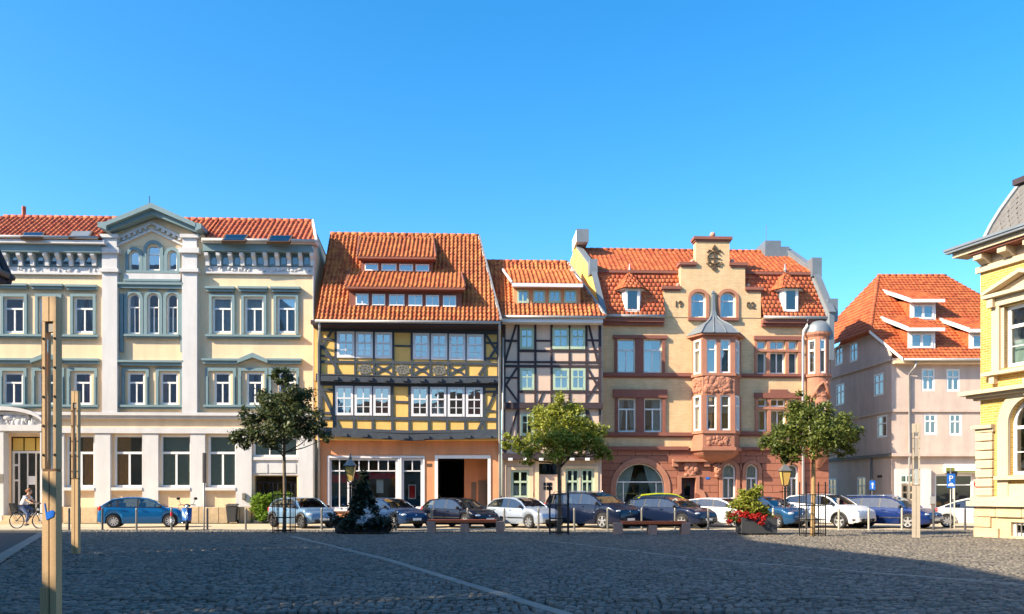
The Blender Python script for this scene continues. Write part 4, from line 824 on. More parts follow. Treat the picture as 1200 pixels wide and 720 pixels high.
    # --- ground floor of sandstone blocks with recessed joints
    A1 = (U(721.5), U(779), Z(592,750), Z(543,750)); rr = (A1[1]-A1[0])/2; A1 = (A1[0], A1[1], 0.0, A1[3], rr*1.0)
    D1 = (U(798), U(815), 0.0, Z(560, 806)); AW = []
    for x0, x1, y0 in ((846.5,862.5,543.5),(874,888.5,544),(921.5,936,544)): a, b, c, d = f.rect(x0, y0, x1, 585.5); AW.append((a, b, c, d, (b-a)*.5))
    ops = [A1, D1]+AW
    mb = MB(); wall(mb, 0, W, 0, z1, .05, ops, .3); mb.build('mortar_wall', sand_dark, r)
    def cut(zm):
        iv = []
        for o in ops:
            a, b, c, d = o[:4]; ah = o[4] if len(o) > 4 else 0
            if not c-.05 < zm < d+.02: continue
            w = (b-a)/2+.24
            if ah and zm > d-ah: q = (zm-(d-ah))/(ah+.24); w *= math.sqrt(max(0, 1-q*q))
            iv.append(((a+b)/2-w, (a+b)/2+w))
        return sorted(iv)
    zc = 0.0; row = 0; hh = z1/10
    while row < 10:
        iv = cut(zc+hh*.5); pos = [0.0]+[p for i in iv for p in i]+[W]; row += 1
        for a, b in zip(pos[::2], pos[1::2]):
            x = a; first = True
            while b-x > .05:
                w = random.uniform(.85, 1.25)*(.55 if first and row % 2 else 1); first = False
                if b-x-w < .4: w = b-x
                q = MB(); e = .012; pr = random.uniform(0, .012); q.box(x+e, x+w-e, -.03-pr, .08, zc+e, zc+hh-e); q.build('sandstone_block', sandblock, r); x += w
        zc += hh
    ar = MB(); a, b, c, d, ah = A1; ring(ar, a, b, d-ah, ah, .3, -.10, .05, 20); ar.box(a-.3, a, -.1, .05, 0, d-ah); ar.box(b, b+.3, -.1, .05, 0, d-ah)
    for (a, b, c, d, ah) in AW: ring(ar, a, b, d-ah, ah, .2, -.08, .05); ar.box(a-.2, a, -.08, .05, c-.1, d-ah); ar.box(b, b+.2, -.08, .05, c-.1, d-ah); ar.box(a-.3, b+.3, -.16, .05, c-.25, c-.1)
    a, b, c, d = D1; e = .2
    ar.prism([(a-.55,0),(a-.55,d-1.0),(a-.42,d-.72),(a-.2,d-.62),(a-.2,d+.12),(b+.2,d+.12),(b+.2,d-.62),(b+.42,d-.72),(b+.55,d-1.0),(b+.55,0),(b+.3,0),(b+.3,d-1.05),(b,d-.85),(b,d),(a,d),(a,d-.85),(a-.3,d-1.05),(a-.3,0)][::-1], -.14, .05)
    ar.box(a-.5, b+.75, -.32, .02, Z(541.5,808), Z(538.3,808)); ar.box(a-.5, a-.2, -.22, .02, Z(547,800), Z(541.6,800)); ar.box(b+.45, b+.75, -.22, .02, Z(547,816), Z(541.6,816)); split(ar.build('arch_surround', sand_red, r), 'arch_surround')
    cr = MB(); blob_relief(cr, U(803), U(815), Z(557,808), Z(543,808), -.08, 30, .13, 3); cr.build('crest', sand_red, r, True, kind='stuff')
    mk = MB(); u, z = f.pt(840.3, 551.5); mk.ball((u,-.14,z), .24, 12, (.9,.8,1.15)); mk.ball((u,-.34,z-.02), .07, 8); mk.ball((u-.1,-.32,z+.08), .05, 6); mk.ball((u+.1,-.32,z+.08), .05, 6); mk.ball((u,-.1,z-.3), .16, 10, (1,.7,.9)); mk.tube([(u-.24,-.12,z+.2),(u,-.16,z+.34),(u+.24,-.12,z+.2)], .08, 6); mk.build('carved_head', sand_red, r, True)
    win(r, (A1[0],A1[1],.9,A1[3],A1[4]), .2, h=((Z(565,750)-.9)/(A1[3]-.9),), v=(.17,.84), rooms=rooms, fw=.07, gl=glass_low, cur=('pair', curtain), rm_dep=3, name='shop_window')
    sw = MB(); sw.box(A1[0], A1[1], -.02, .25, 0, .9); sw.build('stall_riser', sand_dark, r)
    for o in AW: win(r, o, .16, rooms=rooms, fw=.1, h=(.6,), cur=('full', curtain), mw=.08, gl=glass_low)
    dm = MB(); a, b, c, d = D1; dm.box(a, b, .25, .3, 0, d); do = dm.build('front_door', timber_p, r); pn = MB(); pn.box(a+.25, b-.25, .235, .25, 1.2, d-.3); pn.build('pane', carglass, do); h = MB(); h.ball((b-.12,.2,1.05), .04, 8); h.build('handle', chrome, do)
    np_ = MB(); u, z = f.pt(829, 560.5); np_.box(u-.1, u+.1, -.06, -.04, z-.06, z+.06); np_.build('house_number_plate', signblue, r)
    # --- bay window (oriel): plan as polygon
    dp = .95; pl = [U(810.5), U(823.5, -dp), U(866, -dp)+.0, U(878)]; pl = [(pl[0],0),(pl[1],-dp),(pl[2]-.25,-dp),(pl[2]+.35,0)]
    bx0, bx1 = pl[1][0], pl[2][0]
    def zy(y): return Z(y, xc, -dp)
    def lev(mb, y0, y1, e=0.0, e2=None):
        e2 = e if e2 is None else e2
        def off(e): return [(pl[0][0]-e*1.3, .02),(pl[1][0]-e*.5,-dp-e),(pl[2][0]+e*.5,-dp-e),(pl[3][0]+e*1.3,.02)]
        A, B = off(e), off(e2); za, zb = zy(y1), zy(y0); n = 4
        mb.add([(x,y,za) for x,y in A]+[(x,y,zb) for x,y in B], [(0,3,2,1),(4,5,6,7)]+[(i,i+1,i+5,i+4) for i in range(3)])
    B = MB(); lev(B, 440.5, 463, 0); lev(B, 508, 524, 0); lev(B, 393, 397.5, 0); lev(B, 524, 528, .12); lev(B, 504.5, 508, .08); lev(B, 437.5, 440.6, .1); lev(B, 391, 393.2, .22); lev(B, 528, 543, .02, .02) if False else None
    nst = 6
    for i in range(nst):
        t0, t1 = i/nst, (i+1)/nst; s0, s1 = (1-t0**1.7), (1-t1**1.7); za, zb = zy(528+15*t1), zy(528+15*t0); mx = (bx0+bx1)/2
        A = [(mx+(x-mx)*(.25+.75*s1), .02 if y == 0 else y*s1) for x, y in pl]; Bq = [(mx+(x-mx)*(.25+.75*s0), .02 if y == 0 else y*s0) for x, y in pl]
        B.add([(x,y,za) for x,y in A]+[(x,y,zb) for x,y in Bq], [(0,3,2,1),(4,5,6,7)]+[(k,k+1,k+5,k+4) for k in range(3)])
    # corner posts and front mullion for the two window storeys
    for y0, y1 in ((397.4,437.6),(463,504.6)):
        za, zb = zy(y1), zy(y0); mx = (bx0+bx1)/2
        for x in (bx0+.09, mx, bx1-.09): B.box(x-.13 if x != mx else x-.1, x+.13 if x != mx else x+.1, -dp, -dp+.3, za, zb)
        for s, (x, y) in ((1, pl[0]), (-1, pl[3])): B.box(min(x,x+s*.22), max(x,x+s*.22), -.25, .05, za, zb)
    bay = B.build('bay_window', sand_red, r)
    rl = MB(); blob_relief(rl, bx0+.2, bx1-.2, zy(459), zy(443), -dp, 80, .13, 11); blob_relief(rl, bx0+.35, bx1-.35, zy(520), zy(513), -dp, 40, .09, 12)
    p, q = Vector((*pl[0],0)), Vector((*pl[1],0)); rd = random.Random(4)
    for k in range(40): c = p.lerp(q, rd.uniform(.2,.85)); rl.ball((c.x, c.y, rd.uniform(zy(459), zy(443))), rd.uniform(.06,.12), 8, (1,1,1.2))
    rl.build('bay_relief', sand_red, bay, True, kind='stuff')
    fm = MB(); fm.box(bx0+.25, bx1-.25, -dp-.03, -dp, zy(521.5), zy(520.5)); fm.box(bx0+.25, bx1-.25, -dp-.03, -dp, zy(512), zy(511)); fm.build('panel_frame', sand_red, bay)
    for y0, y1, cc in ((397.4,437.6,('full',blind_g)),(463,504.6,('blind',curtain))):
        za, zb = zy(y1), zy(y0); mx = (bx0+bx1)/2
        for a, b in ((bx0+.22, mx-.1), (mx+.1, bx1-.22)): win(r, (a, b, za, zb), -dp+.08, v=(), h=(.7,), fw=.09, rooms=None, cur=cc)
        for (x0, yy0), (x1, yy1) in ((pl[0], pl[1]), (pl[3], pl[2])):
            wmb = MB(); P = Vector((x0,yy0,0)); Q = Vector((x1,yy1,0)); P2 = P.lerp(Q,.26); Q2 = P.lerp(Q,.86); d = (Q2-P2).normalized()
            def bar(t0, t1, z0, z1, w=.05): A, Bv = P2.lerp(Q2,t0), P2.lerp(Q2,t1); nn = Vector((d.y,-d.x,0))*w; wmb.add([A-nn,Bv-nn,Bv+nn,A+nn], []) ; o = len(wmb.v)-4; wmb.v = wmb.v[:o]; wmb.prismz([tuple((A-nn)[:2]),tuple((Bv-nn)[:2]),tuple((Bv+nn)[:2]),tuple((A+nn)[:2])], z0, z1)
            bar(0,.14,za,zb); bar(.86,1,za,zb); bar(.14,.86,za,za+.1); bar(.14,.86,zb-.09,zb); bar(.14,.86,za+(zb-za)*.68,za+(zb-za)*.73)
            wo_ = wmb.build('window', winwhite, r); g = MB(); g.poly([(P2.x,P2.y,za),(Q2.x,Q2.y,za),(Q2.x,Q2.y,zb),(P2.x,P2.y,zb)]); g.build('pane', glass, wo_)
            if x0 < bx0: dd = drape(0,1,za,zb,0); vs = [(P2.x+(Q2.x-P2.x)*x+.12, P2.y+(Q2.y-P2.y)*x+.1+y, z) for x,y,z in dd.v]; dd.v = vs; dd.build('curtain', curtain, wo_, True)
    inn = MB(); inn.prismz([(pl[0][0]+.2,.0),(bx0+.2,-dp+.5),(bx1-.2,-dp+.5),(pl[3][0]-.2,.0)], zy(524), zy(392)); inn.build('bay_interior', roomm, r)
    # flared zinc roof with spire
    zr = MB(); prof = [(1.0,391),(.86,386),(.70,381),(.50,377),(.30,373),(.16,368),(.09,361),(.07,350),(.065,341),(.09,339.5),(.05,337),(.0,336)]
    ov = .3; base = [(pl[0][0]-ov,.0),(pl[1][0]-ov*.5,-dp-ov),(pl[2][0]+ov*.5,-dp-ov),(pl[3][0]+ov,.0)]; mx = U(837, -.3)
    rings = []
    for t, y in prof: z = zy(y)+.0; rings.append([(mx+(x-mx)*t, (yy*t if yy else .05*(1-t)) - (0.12*(1-t) if yy else 0), z) for x, yy in base])
    zr.add([p for q in rings for p in q], [(i*4+k, i*4+(k+1)%4, (i+1)*4+(k+1)%4, (i+1)*4+k) for i in range(len(prof)-1) for k in range(4)])
    zo = zr.build('bay_roof', zinc, r); sm = MB()
    for w in (.0, 1/3., 2/3., 1.0):
        sm.tube([Vector(q[1]).lerp(Vector(q[2]), w)+Vector((0,-.015,.015)) for q in rings[:6]], .03, 5)
    sm.build('standing_seam', zinc, zo)
    # --- corner turret, round, corbelled out at the right end
    tx, ty, tr = U(958), -.05, .65
    T = MB()
    def tz(y): return Z(y, 958)
    T.lathe([(tr,tz(446)),(tr,tz(470)),(tr*1.05,tz(471)),(tr*1.05,tz(474))], (tx,ty,0), 20); T.lathe([(tr*1.12,tz(443)),(tr*1.16,tz(440)),(tr,tz(439.5)),(tr,tz(446))], (tx,ty,0), 20)
    T.lathe([(tr*.98,tz(400)),(tr*1.0,tz(397)),(tr*1.18,tz(394)),(tr*1.2,tz(391.5)),(tr*.9,tz(391.2))], (tx,ty,0), 20)
    T.lathe([(tr,tz(506)),(tr*.999,tz(506.2)),(tr*1.08,tz(508)),(tr*1.05,tz(527)),(tr*.8,tz(537)),(tr*.45,tz(544)),(.1,tz(549))][::-1], (tx,ty,0), 20)
    for a in (182, 246, 298, 352): T.prismz([(tx+q*math.cos(R(a+b)), ty+q*math.sin(R(a+b))) for q, b in ((tr-.14,-9),(tr+.02,-11),(tr+.02,11),(tr-.14,9))], tz(440), tz(399)); T.prismz([(tx+q*math.cos(R(a+b)), ty+q*math.sin(R(a+b))) for q, b in ((tr-.14,-9),(tr+.02,-11),(tr+.02,11),(tr-.14,9))], tz(506), tz(474))
    tu = T.build('corner_turret', sand_red, r); q = MB(); blob_relief(q, tx-.35, tx+.35, tz(469), tz(448), ty-tr+.06, 14, .14, 9); q.tube([(tx-.5,ty-tr+.15,tz(468)),(tx-.25,ty-tr-.05,tz(455)),(tx,ty-tr-.08,tz(450)),(tx+.25,ty-tr-.05,tz(457)),(tx+.45,ty-tr+.12,tz(468))], .09, 6); q.build('turret_relief', sand_red, tu, True, kind='stuff')
    q = MB(); q.lathe([(tr*1.2,tz(391.4)),(tr*1.17,tz(388)),(tr*1.05,tz(383)),(tr*.8,tz(379)),(tr*.45,tz(376.5)),(0,tz(375.6))], (tx,ty,0), 24); q.build('turret_dome', zinc, tu, True)
    for a0, a1, yy0, yy1 in [(q0, q1, *yy) for yy in ((439.5,400),(506,474)) for q0, q1 in ((194,236),(256,288),(308,342))]:
        w = MB(); g = MB(); n = 4; za, zb = tz(yy0), tz(yy1)
        def pa(a, rr_): return (tx+rr_*math.cos(R(a)), ty+rr_*math.sin(R(a)))
        for s0, s1, z0, z1 in ((0,.14,za,zb),(.86,1,za,zb),(.14,.86,za,za+.1),(.14,.86,zb-.08,zb),(.14,.86,za+(zb-za)*.66,za+(zb-za)*.72)):
            aa, ab = a0+(a1-a0)*s0, a0+(a1-a0)*s1; w.prismz([pa(aa,tr-.1),pa(aa,tr-.03),pa(ab,tr-.03),pa(ab,tr-.1)], z0, z1)
        wo_ = w.build('window', winwhite, r); g.poly([(*pa(a0,tr-.07),za),(*pa(a1,tr-.07),za),(*pa(a1,tr-.07),zb),(*pa(a0,tr-.07),zb)]); g.build('pane', glass, wo_)
    q = MB(); q.lathe([(.3,tz(508)),(.3,tz(398))], (tx,ty,0), 12); q.build('turret_interior', curtain, r)
    # --- mansard roof
    ye, z0, tn1, tn2 = -.4, Z(370.5, xc, -.4), 2.6, .62
    Rf = lambda x, y: f.roof(x, y, ye, z0, tn1)
    bl = Rf(693, 316); br = Rf(950, 321); zb = (bl.z+br.z)/2; yb = ye+(zb-z0)/tn1; sl = -.18
    gl_, gr_ = U(777.3), U(891.7)
    tiles([Vector((.25, ye, z0)), Vector((gl_, ye, z0)), Vector((gl_, yb, zb)), Vector((bl.x, yb, zb))], 'mansard_tiles', tile_b, r, cw=.25, rh=.26, amp=.018, step=.045, flat=True)
    tiles([Vector((gr_, ye, z0)), Vector((W-.2, ye, z0)), Vector((br.x, yb, zb)), Vector((gr_, yb, zb))], 'mansard_tiles', tile_b, r, cw=.25, rh=.26, amp=.018, step=.045, flat=True)
    zq = Z(340.5, xc); yq = ye+(zq-z0)/tn1
    for qa, qb in ((gl_, U(798.5)), (U(872), gr_)): tiles([Vector((qa, yq, zq)), Vector((qb, yq, zq)), Vector((qb, yb, zb)), Vector((qa, yb, zb))], 'mansard_tiles', tile_b, r, cw=.25, rh=.26, amp=.018, step=.045, flat=True)
    ym = .55; zm_ = z0+tn1*(ym-ye)
    tiles([Vector((gl_, ym, zm_)), Vector((gr_, ym, zm_)), Vector((gr_, yb, zb)), Vector((gl_, yb, zb))], 'mansard_tiles', tile_b, r, cw=.25, rh=.26, amp=.018, step=.045, flat=True) if zm_ < zb-.3 else None
    R2 = lambda x, y: f.roof(x, y, yb-.12, zb, tn2)
    rl_, rr2 = R2(676, 292), R2(918, 297); zr_ = (rl_.z+rr2.z)/2; yr = yb-.12+(zr_-zb)/tn2
    tiles([Vector((bl.x-.0,yb-.12,zb)), Vector((br.x+.1,yb-.12,zb)), Vector((rr2.x,yr,zr_)), Vector((rl_.x,yr,zr_))], 'roof_tiles', tile_c, r, cw=.27, rh=.28, amp=.045, step=.03)
    ridge(r, [(rl_.x,yr,zr_+.03),(rr2.x,yr,zr_+.03)], tile_c, .11); sheet(r, [(0,yr+8,z0),(W,yr+8,z0),(rr2.x,yr,zr_),(rl_.x,yr,zr_)], 'rear_slope', tile_c)
    kb = MB(); kb.box(bl.x, U(797), yb-.2, yb-.1, zb-.16, zb-.01); kb.build('mansard_curb', sand_dark, r); kb = MB(); kb.box(U(873.5), br.x, yb-.2, yb-.1, zb-.16, zb-.01); kb.build('mansard_curb', sand_dark, r)
    cn = MB(); hl = f.rect(705, 368.5, 777.2, 372.5, -.4)
    for x0, x1 in ((706,777.2),(891.8,972)): a, b = U(x0), U(x1); cn.box(a, b, -.38, .05, z0-.34, z0-.14); cn.box(a, b, -.22, .05, z0-.5, z0-.342)
    split(cn.build('eaves_cornice', sand_dark, r), 'eaves_cornice')
    for x0, x1 in ((703,777),(892,972)): gm = MB(); gm.tube([(U(x0),-.44,z0-.05),(U(x1),-.44,z0-.05)], .09, 8); gm.build('gutter', gutterm, r, True)
    downpipe(r, [(U(943),-.44,z0-.1),(U(942),-.42,z0-.5),(U(939.5),-.3,z0-.75),(U(939.8),-.16,z0-1.2),(U(939.8),-.16,.1)], winlilac, .07)
    # gable cross roof behind the stepped gable
    xg = [MB()]; xg[0].add([(U(800),.5,zC-.6),(U(835),.5,zD+.0-.5),(U(871),.5,zC-.6),(U(800),5.5,zC-.6),(U(835),6.5,zD-.5),(U(871),5.5,zC-.6)], [(0,1,4,3),(1,2,5,4)]); xg[0].build('cross_roof', tile_c, r)
    # parapet walls at both ends: cladding, coping, chimneys
    def parapet(path, w, side, down):
        c = MB(); m = MB()
        for p, q in zip(path[:-1], path[1:]):
            n = Vector((0,-(q-p).z,(q-p).y)); n = n.normalized() if n.length else Vector((0,0,1))
            a, b = p+n*.35, q+n*.35; x = Vector((w,0,0)); t = n*-.12
            c.add([a,b,b+x,a+x,a+t,b+t,b+x+t,a+x+t], [(0,1,2,3),(0,4,5,1),(3,2,6,7),(4,7,6,5),(0,3,7,4),(1,5,6,2)])
            A, Bq = a+t, b+t; e = Vector((.04,0,0)); x2 = Vector((w-.08,0,0)); A = A+e; Bq = Bq+e; dz = Vector((0,0,down))
            m.add([A,Bq,Bq-dz,A-dz,A+x2,Bq+x2,Bq+x2-dz,A+x2-dz], [(0,1,2,3),(4,7,6,5),(0,3,7,4),(1,5,6,2)])
        return c, m
    pathL = [Rf(704, 371), Rf(690.5, 317), Vector((rl_.x-.15, yr, zr_))]; pathL[1].z = zb; pathL[1].y = yb-.05
    c, m = parapet(pathL, .30, -1, 2.6); m.v = [(x_, y_, max(z_, z0-.15)) for x_, y_, z_ in m.v]; c.build('parapet_coping', zinc, r); m.build('parapet_wall', yslate, r)
    A, Bp = pathL[1], pathL[2]; cl = MB(); xx = lambda p: p.x-.01   # cladding boards on the visible left face
    for p, q, n in ((pathL[0], pathL[1], 6), (pathL[1], pathL[2], 8)):
        for i in range(n):
            for j in range(5):
                s0, s1 = i/n, (i+1)/n; a = p.lerp(q, s0); b = p.lerp(q, s1); zo = -.05-j*.52
                if a.z+zo-.5 < z0+.1: continue
                d = .02+.02*((i+j) % 2)
                k = MB(); k.add([(a.x-d+.03,a.y+.02,a.z+zo),(b.x-d+.03,b.y-.02,b.z+zo),(b.x-d+.03,b.y-.02,b.z+zo-.49),(a.x-d+.03,a.y+.02,a.z+zo-.49),(a.x+.06,a.y+.02,a.z+zo),(b.x+.06,b.y-.02,b.z+zo),(b.x+.06,b.y-.02,b.z+zo-.49),(a.x+.06,a.y+.02,a.z+zo-.49)], [(0,1,2,3),(0,4,5,1),(3,2,6,7),(0,3,7,4),(1,5,6,2)])
                k.build('cladding_panel', yslate, r)
    dv = (pathL[2]-pathL[1]); e4 = Vector((pathL[2].x+dv.x/dv.y*4.5, yr+4.5, zr_-2.6)); rw = MB(); a = pathL[2]+Vector((.03,0,.2)); b = e4+Vector((.03,0,.2)); rw.add([a,b,b-Vector((0,0,4)),a-Vector((0,0,4)),a+Vector((.3,0,0)),b+Vector((.3,0,0))], [(0,1,2,3),(0,4,5,1)]); rw.build('parapet_wall', yslate, r)
    for i in range(6):
        for j in range(5):
            a = pathL[2].lerp(e4, i/6); b = pathL[2].lerp(e4, (i+1)/6); zo = .18-j*.52; d = .02*((i+j) % 2); k = MB(); k.add([(a.x-d,a.y+.02,a.z+zo),(b.x-d,b.y-.02,b.z+zo),(b.x-d,b.y-.02,b.z+zo-.49),(a.x-d,a.y+.02,a.z+zo-.49),(a.x+.06,a.y+.02,a.z+zo),(b.x+.06,b.y-.02,b.z+zo),(b.x+.06,b.y-.02,b.z+zo-.49),(a.x+.06,a.y+.02,a.z+zo-.49)], [(0,1,2,3),(0,4,5,1),(3,2,6,7),(0,3,7,4),(1,5,6,2)]); k.build('cladding_panel', yslate, r)
    kn = MB(); p = pathL[1]; kn.box(p.x-.04, p.x+.40, p.y-.45, p.y+.3, p.z-.35, p.z+.5); kn.build('parapet_kneeler', zinc, r)
    ch = MB(); p = pathL[2]; ch.box(p.x-.05, p.x+.65, p.y-1.4, p.y+.9, p.z+.1, p.z+.80); co = ch.build('chimney', white, r); q = MB(); q.box(p.x-.06, p.x+.66, p.y-1.44, p.y-1.402, p.z+.05, p.z+.81); q.build('zinc_cladding', zinc, co)
    pathR = [Vector((W-.25,ye,z0+.1)), Vector((br.x-.05,yb,zb)), Vector((rr2.x-.1,yr,zr_))]
    c, m = parapet(pathR, .36, 1, 2.6); c.build('parapet_coping', zinc, r); m.build('parapet_wall', zinc, r)
    kn = MB(); p = pathR[1]; kn.box(p.x-.02, p.x+.52, p.y-.45, p.y+.3, p.z-.3, p.z+.75); kn.build('parapet_kneeler', zinc, r)
    kn = MB(); p = pathR[0]; kn.box(p.x-.02, p.x+.56, p.y-.12, p.y+.3, p.z-.35, p.z+.9); kn.build('parapet_kneeler', zinc, r)
    p = R2(909, 300); ch = MB(); ch.box(p.x-.7, p.x+.25, p.y-.2, p.y+1.6, p.z-.4, p.z+.85); ch.box(p.x+.26, p.x+.75, p.y-.2, p.y+1.4, p.z-.6, p.z+.5); ch.tube([(p.x-.4,p.y+.5,p.z+1.1),(p.x-.4,p.y+.5,p.z+2.0)], .02, 5); ch.build('chimney', zinc, r)
    # --- the two mansard dormers with pyramid caps
    for x in (740.5, 926):
        yw = -.30; yb0, yb1 = Z(363, x, yw), Z(338.5, x, yw); u = U(x+.5, yw); hw = .40; lp = [(u-hw,yw),(u+hw,yw),(u+hw+.42,yw+.75),(u-hw-.42,yw+.75)]
        d = MB(); d.add([(a,b,yb0-.15) for a,b in lp]+[(a,b,yb1) for a,b in lp], [(0,1,5,4),(1,2,6,5),(2,3,7,6),(3,0,4,7),(4,5,6,7)]); do = d.build('dormer', winlilac, r)
        g = MB(); g.poly([(u-hw+.12,yw-.005,yb0),(u+hw-.12,yw-.005,yb0),(u+hw-.12,yw-.005,yb1-.12),(u-hw+.12,yw-.005,yb1-.12)]); g.build('pane', carglass, do)
        for s in (-1, 1):
            A = Vector((u+s*hw,yw,0)); Bq = Vector((u+s*(hw+.42),yw+.75,0)); nn = Vector((s*.6,-.45,0)).normalized()*.006; g = MB(); p, q = A.lerp(Bq,.3)+nn, A.lerp(Bq,.85)+nn; g.poly([(p.x,p.y,yb0+.35),(p.x,p.y,yb1-.12),(q.x,q.y,yb1-.12)]); g.build('pane', carglass, do)
        wm = MB(); wm.box(u-hw, u-hw+.13, yw-.05, yw, yb0-.1, yb1); wm.box(u+hw-.13, u+hw, yw-.05, yw, yb0-.1, yb1); wm.box(u-hw+.13, u+hw-.13, yw-.05, yw, yb0-.12, yb0); wm.box(u-hw+.13, u+hw-.13, yw-.05, yw, yb1-.12, yb1); wm.build('window_frame', winwhite, do)
        ap = Vector((u, yw+.85, Z(319, x, yw+.85))); e = .26; lb = [(u-hw-e*.5,yw-e),(u+hw+e*.5,yw-e),(u+hw+.42+e*1.2,yw+.75),(u-hw-.42-e*1.2,yw+.75)]
        for i, (p, q) in enumerate(((lb[3],lb[0]),(lb[0],lb[1]),(lb[1],lb[2]))): tiles([(*p,yb1-.02),(*q,yb1-.02),ap], 'cap_tiles', tile_c, do, cw=.26, rh=.28, amp=.03, step=.03, flat=True)
        fi = MB(); fi.lathe([(.05,-.1),(.07,.05),(.1,.1),(.05,.2),(.03,.45),(0,.48)], tuple(ap), 8); fi.build('finial', gutterm, do)
        fs = MB(); fs.add([(*p,yb1-.06) for p in lb], [(0,1,2,3)]); fs.build('dormer_soffit', winlilac, do)
    split(rooms.build('interior', roomm, r), 'room', 1)
redhouse()

# ================================================================ grey-pink corner house with half-hipped roof
def greyhouse():
    f = Fac(1045, 0, 0, Y=49.3); r = f.ent('corner_house', 'mauve rendered corner house with hipped orange roof and dormers beside a narrow side street', 'house')
    U, Z = f.u, f.z; W = U(1045)+9.5; rooms = MB(); ztop = Z(420, 1090); z1 = Z(532, 1090)
    ops = [f.rect(x0, y0, x1, y1) for x0, x1, y0, y1 in ((1080,1095.5,432,458.5),(1109,1125,432.5,459),(1082.5,1098,485,509.5),(1112,1127,485,510.5),(1150,1165,433,459),(1152,1168,486,511))]
    low = [f.rect(1097, 556, 1142, 597), f.rect(1145, 556, 1180, 597), (U(1056),U(1071.5),.1,Z(556,1063))]
    mb = MB(); wall(mb, 0, W, z1, ztop, 0, ops, .12); wall(mb, 0, W, 0, z1, .12, low, .2); mb.poly([(0,0,z1),(W,0,z1),(W,.12,z1),(0,.12,z1)])
    # gable wall along the side street
    PL = Vector((0,0,0)); c, ry = f.ray(972, HOR); side = Vector((-.45, 6.1, 0)); nl = Vector((-side.y, side.x, 0)).normalized()
    sd_ = side.normalized(); Ls = 13.0
    def sp(px, py): v = f.plane(px, py, PL, nl); return v
    mb.build('wall', mauve, r)
    for i, o in enumerate(ops): win(r, o, .02, winwhite, fw=.11, h=(.64,), v=(.5,), vlow=False, mw=.07, cur=('half', curtain) if i in (0, 4) else None, rooms=rooms)
    for o in low[:2]: win(r, o, .2, winwhite, fw=.1, h=(.7,), v=(.5,), vlow=False, gl=glass_low, rooms=rooms, name='shop_window')
    zz = (Z(421,1090)); ev = f.roof(1059, 420, -.55, zz, .9)
    tn = .92; ye = -.55; z0 = Z(421, 1090, ye); Rf = lambda x, y: f.roof(x, y, ye, z0, tn)
    v0, v1, ap, rr = Rf(1058.5,420), Rf(1019.5,388), Rf(1029.5,324), Rf(1108,323)
    zr_ = (ap.z+rr.z)/2; ap.z = rr.z = zr_; ap.y = rr.y = ye+(zr_-z0)/tn; v0.z = z0; v0.y = ye
    rr.x = max(rr.x, ap.x+2); e1 = Vector((W+.6, ye, z0)); hb = Vector((rr.x+3.4, ye+(v1.z-z0)/tn, v1.z))
    tiles([v0, e1, hb, rr, ap, v1], 'roof_tiles', tile_c, r, cw=.25, rh=.30, amp=.025, step=.06)
    bk = Vector((v1.x-.9, 2*ap.y-v1.y, v1.z)); tiles([v1, ap, bk], 'hip_tiles', tile_c, r, cw=.25, rh=.30, amp=.025, step=.06)
    ridge(r, [ap, rr], tile_c, .12); ridge(r, [v1, ap], tile_c, .12); sheet(r, [(v0.x,2*ap.y+1,z0),(W,2*ap.y+1,z0),rr,ap], 'rear_slope', tile_c); sheet(r, [e1, (e1.x,2*ap.y,z0), hb], 'right_gable', tile_c); sheet(r, [hb,(hb.x,2*ap.y-hb.y,hb.z),rr], 'right_hip', tile_c)
    g = MB(); b0 = Vector((0,0,0)); bE = sd_*Ls
    # side wall with openings: build in its own frame as grid then map
    sops = []
    for x0, x1, y0, y1 in ((979,987.5,405.5,428),(996,1005,402,424),(980,989.5,450,475),(1024,1035.5,438,464),(1028,1039.5,487,513),(971,980,561,587),(1004.5,1014.5,559,587)):
        a, b = sp(x0, (y0+y1)/2), sp(x1, (y0+y1)/2); m0 = sp((x0+x1)/2, y1); m1 = sp((x0+x1)/2, y0); sops.append((-a.dot(sd_), -b.dot(sd_), m0.z, m1.z))
    zt = v1.z-.05; wmb = MB(); wall(wmb, -Ls, 0, 0, zt, 0, sops, .12)
    def mp(p): return (sd_*(-p[0])) + Vector((-nl.x*-1*0,0,0)) + nl*(-p[1]) + Vector((0,0,p[2]))
    so = bpy.data.objects.new('side_wall_frame', None); bpy.data.objects.remove(so)
    me_w = wmb.v[:]; wmb.v = [tuple(mp(p)) for p in me_w]
    # trim the corner above the verge: drop faces' vertices under the roof line
    def clipz(p):
        p = Vector(p); lim = z0+tn*(p.y-ye)-.12
        return (p.x, p.y, min(p.z, lim)) if p.z > z0 else tuple(p)
    extra = MB()
    wmb.v = [clipz(p) for p in wmb.v]; wmb.build('gable_wall', mauve, r)
    for i, o in enumerate(sops):
        a, b, c, d = o; w = win(r, o, .0, winwhite, fw=.1, h=(.62,), v=(.5,), vlow=False, mw=.06, rooms=None)
        for q in [w]+list(w.children): q.data.transform(Matrix(((-sd_.x,-nl.x,0,0),(-sd_.y,-nl.y,0,0),(0,0,1,0),(0,0,0,1))))
        rm = MB(); room(rm, a, b, c, d, .08); rm.v = [tuple(mp(p)) for p in rm.v]; rooms.add(rm.v, rm.f)
    bd = MB(); q0, q1 = v0+Vector((-.05,0,-.12)), v1+Vector((-.05,0,-.12)); bd.add([q0,q1,q1+Vector((0,0,.2)),q0+Vector((0,0,.2)),q0+Vector((.7,0,0)),q1+Vector((.7,0,0))], [(0,1,2,3),(0,4,5,1)]); bd.build('verge_board', winwhite, r)
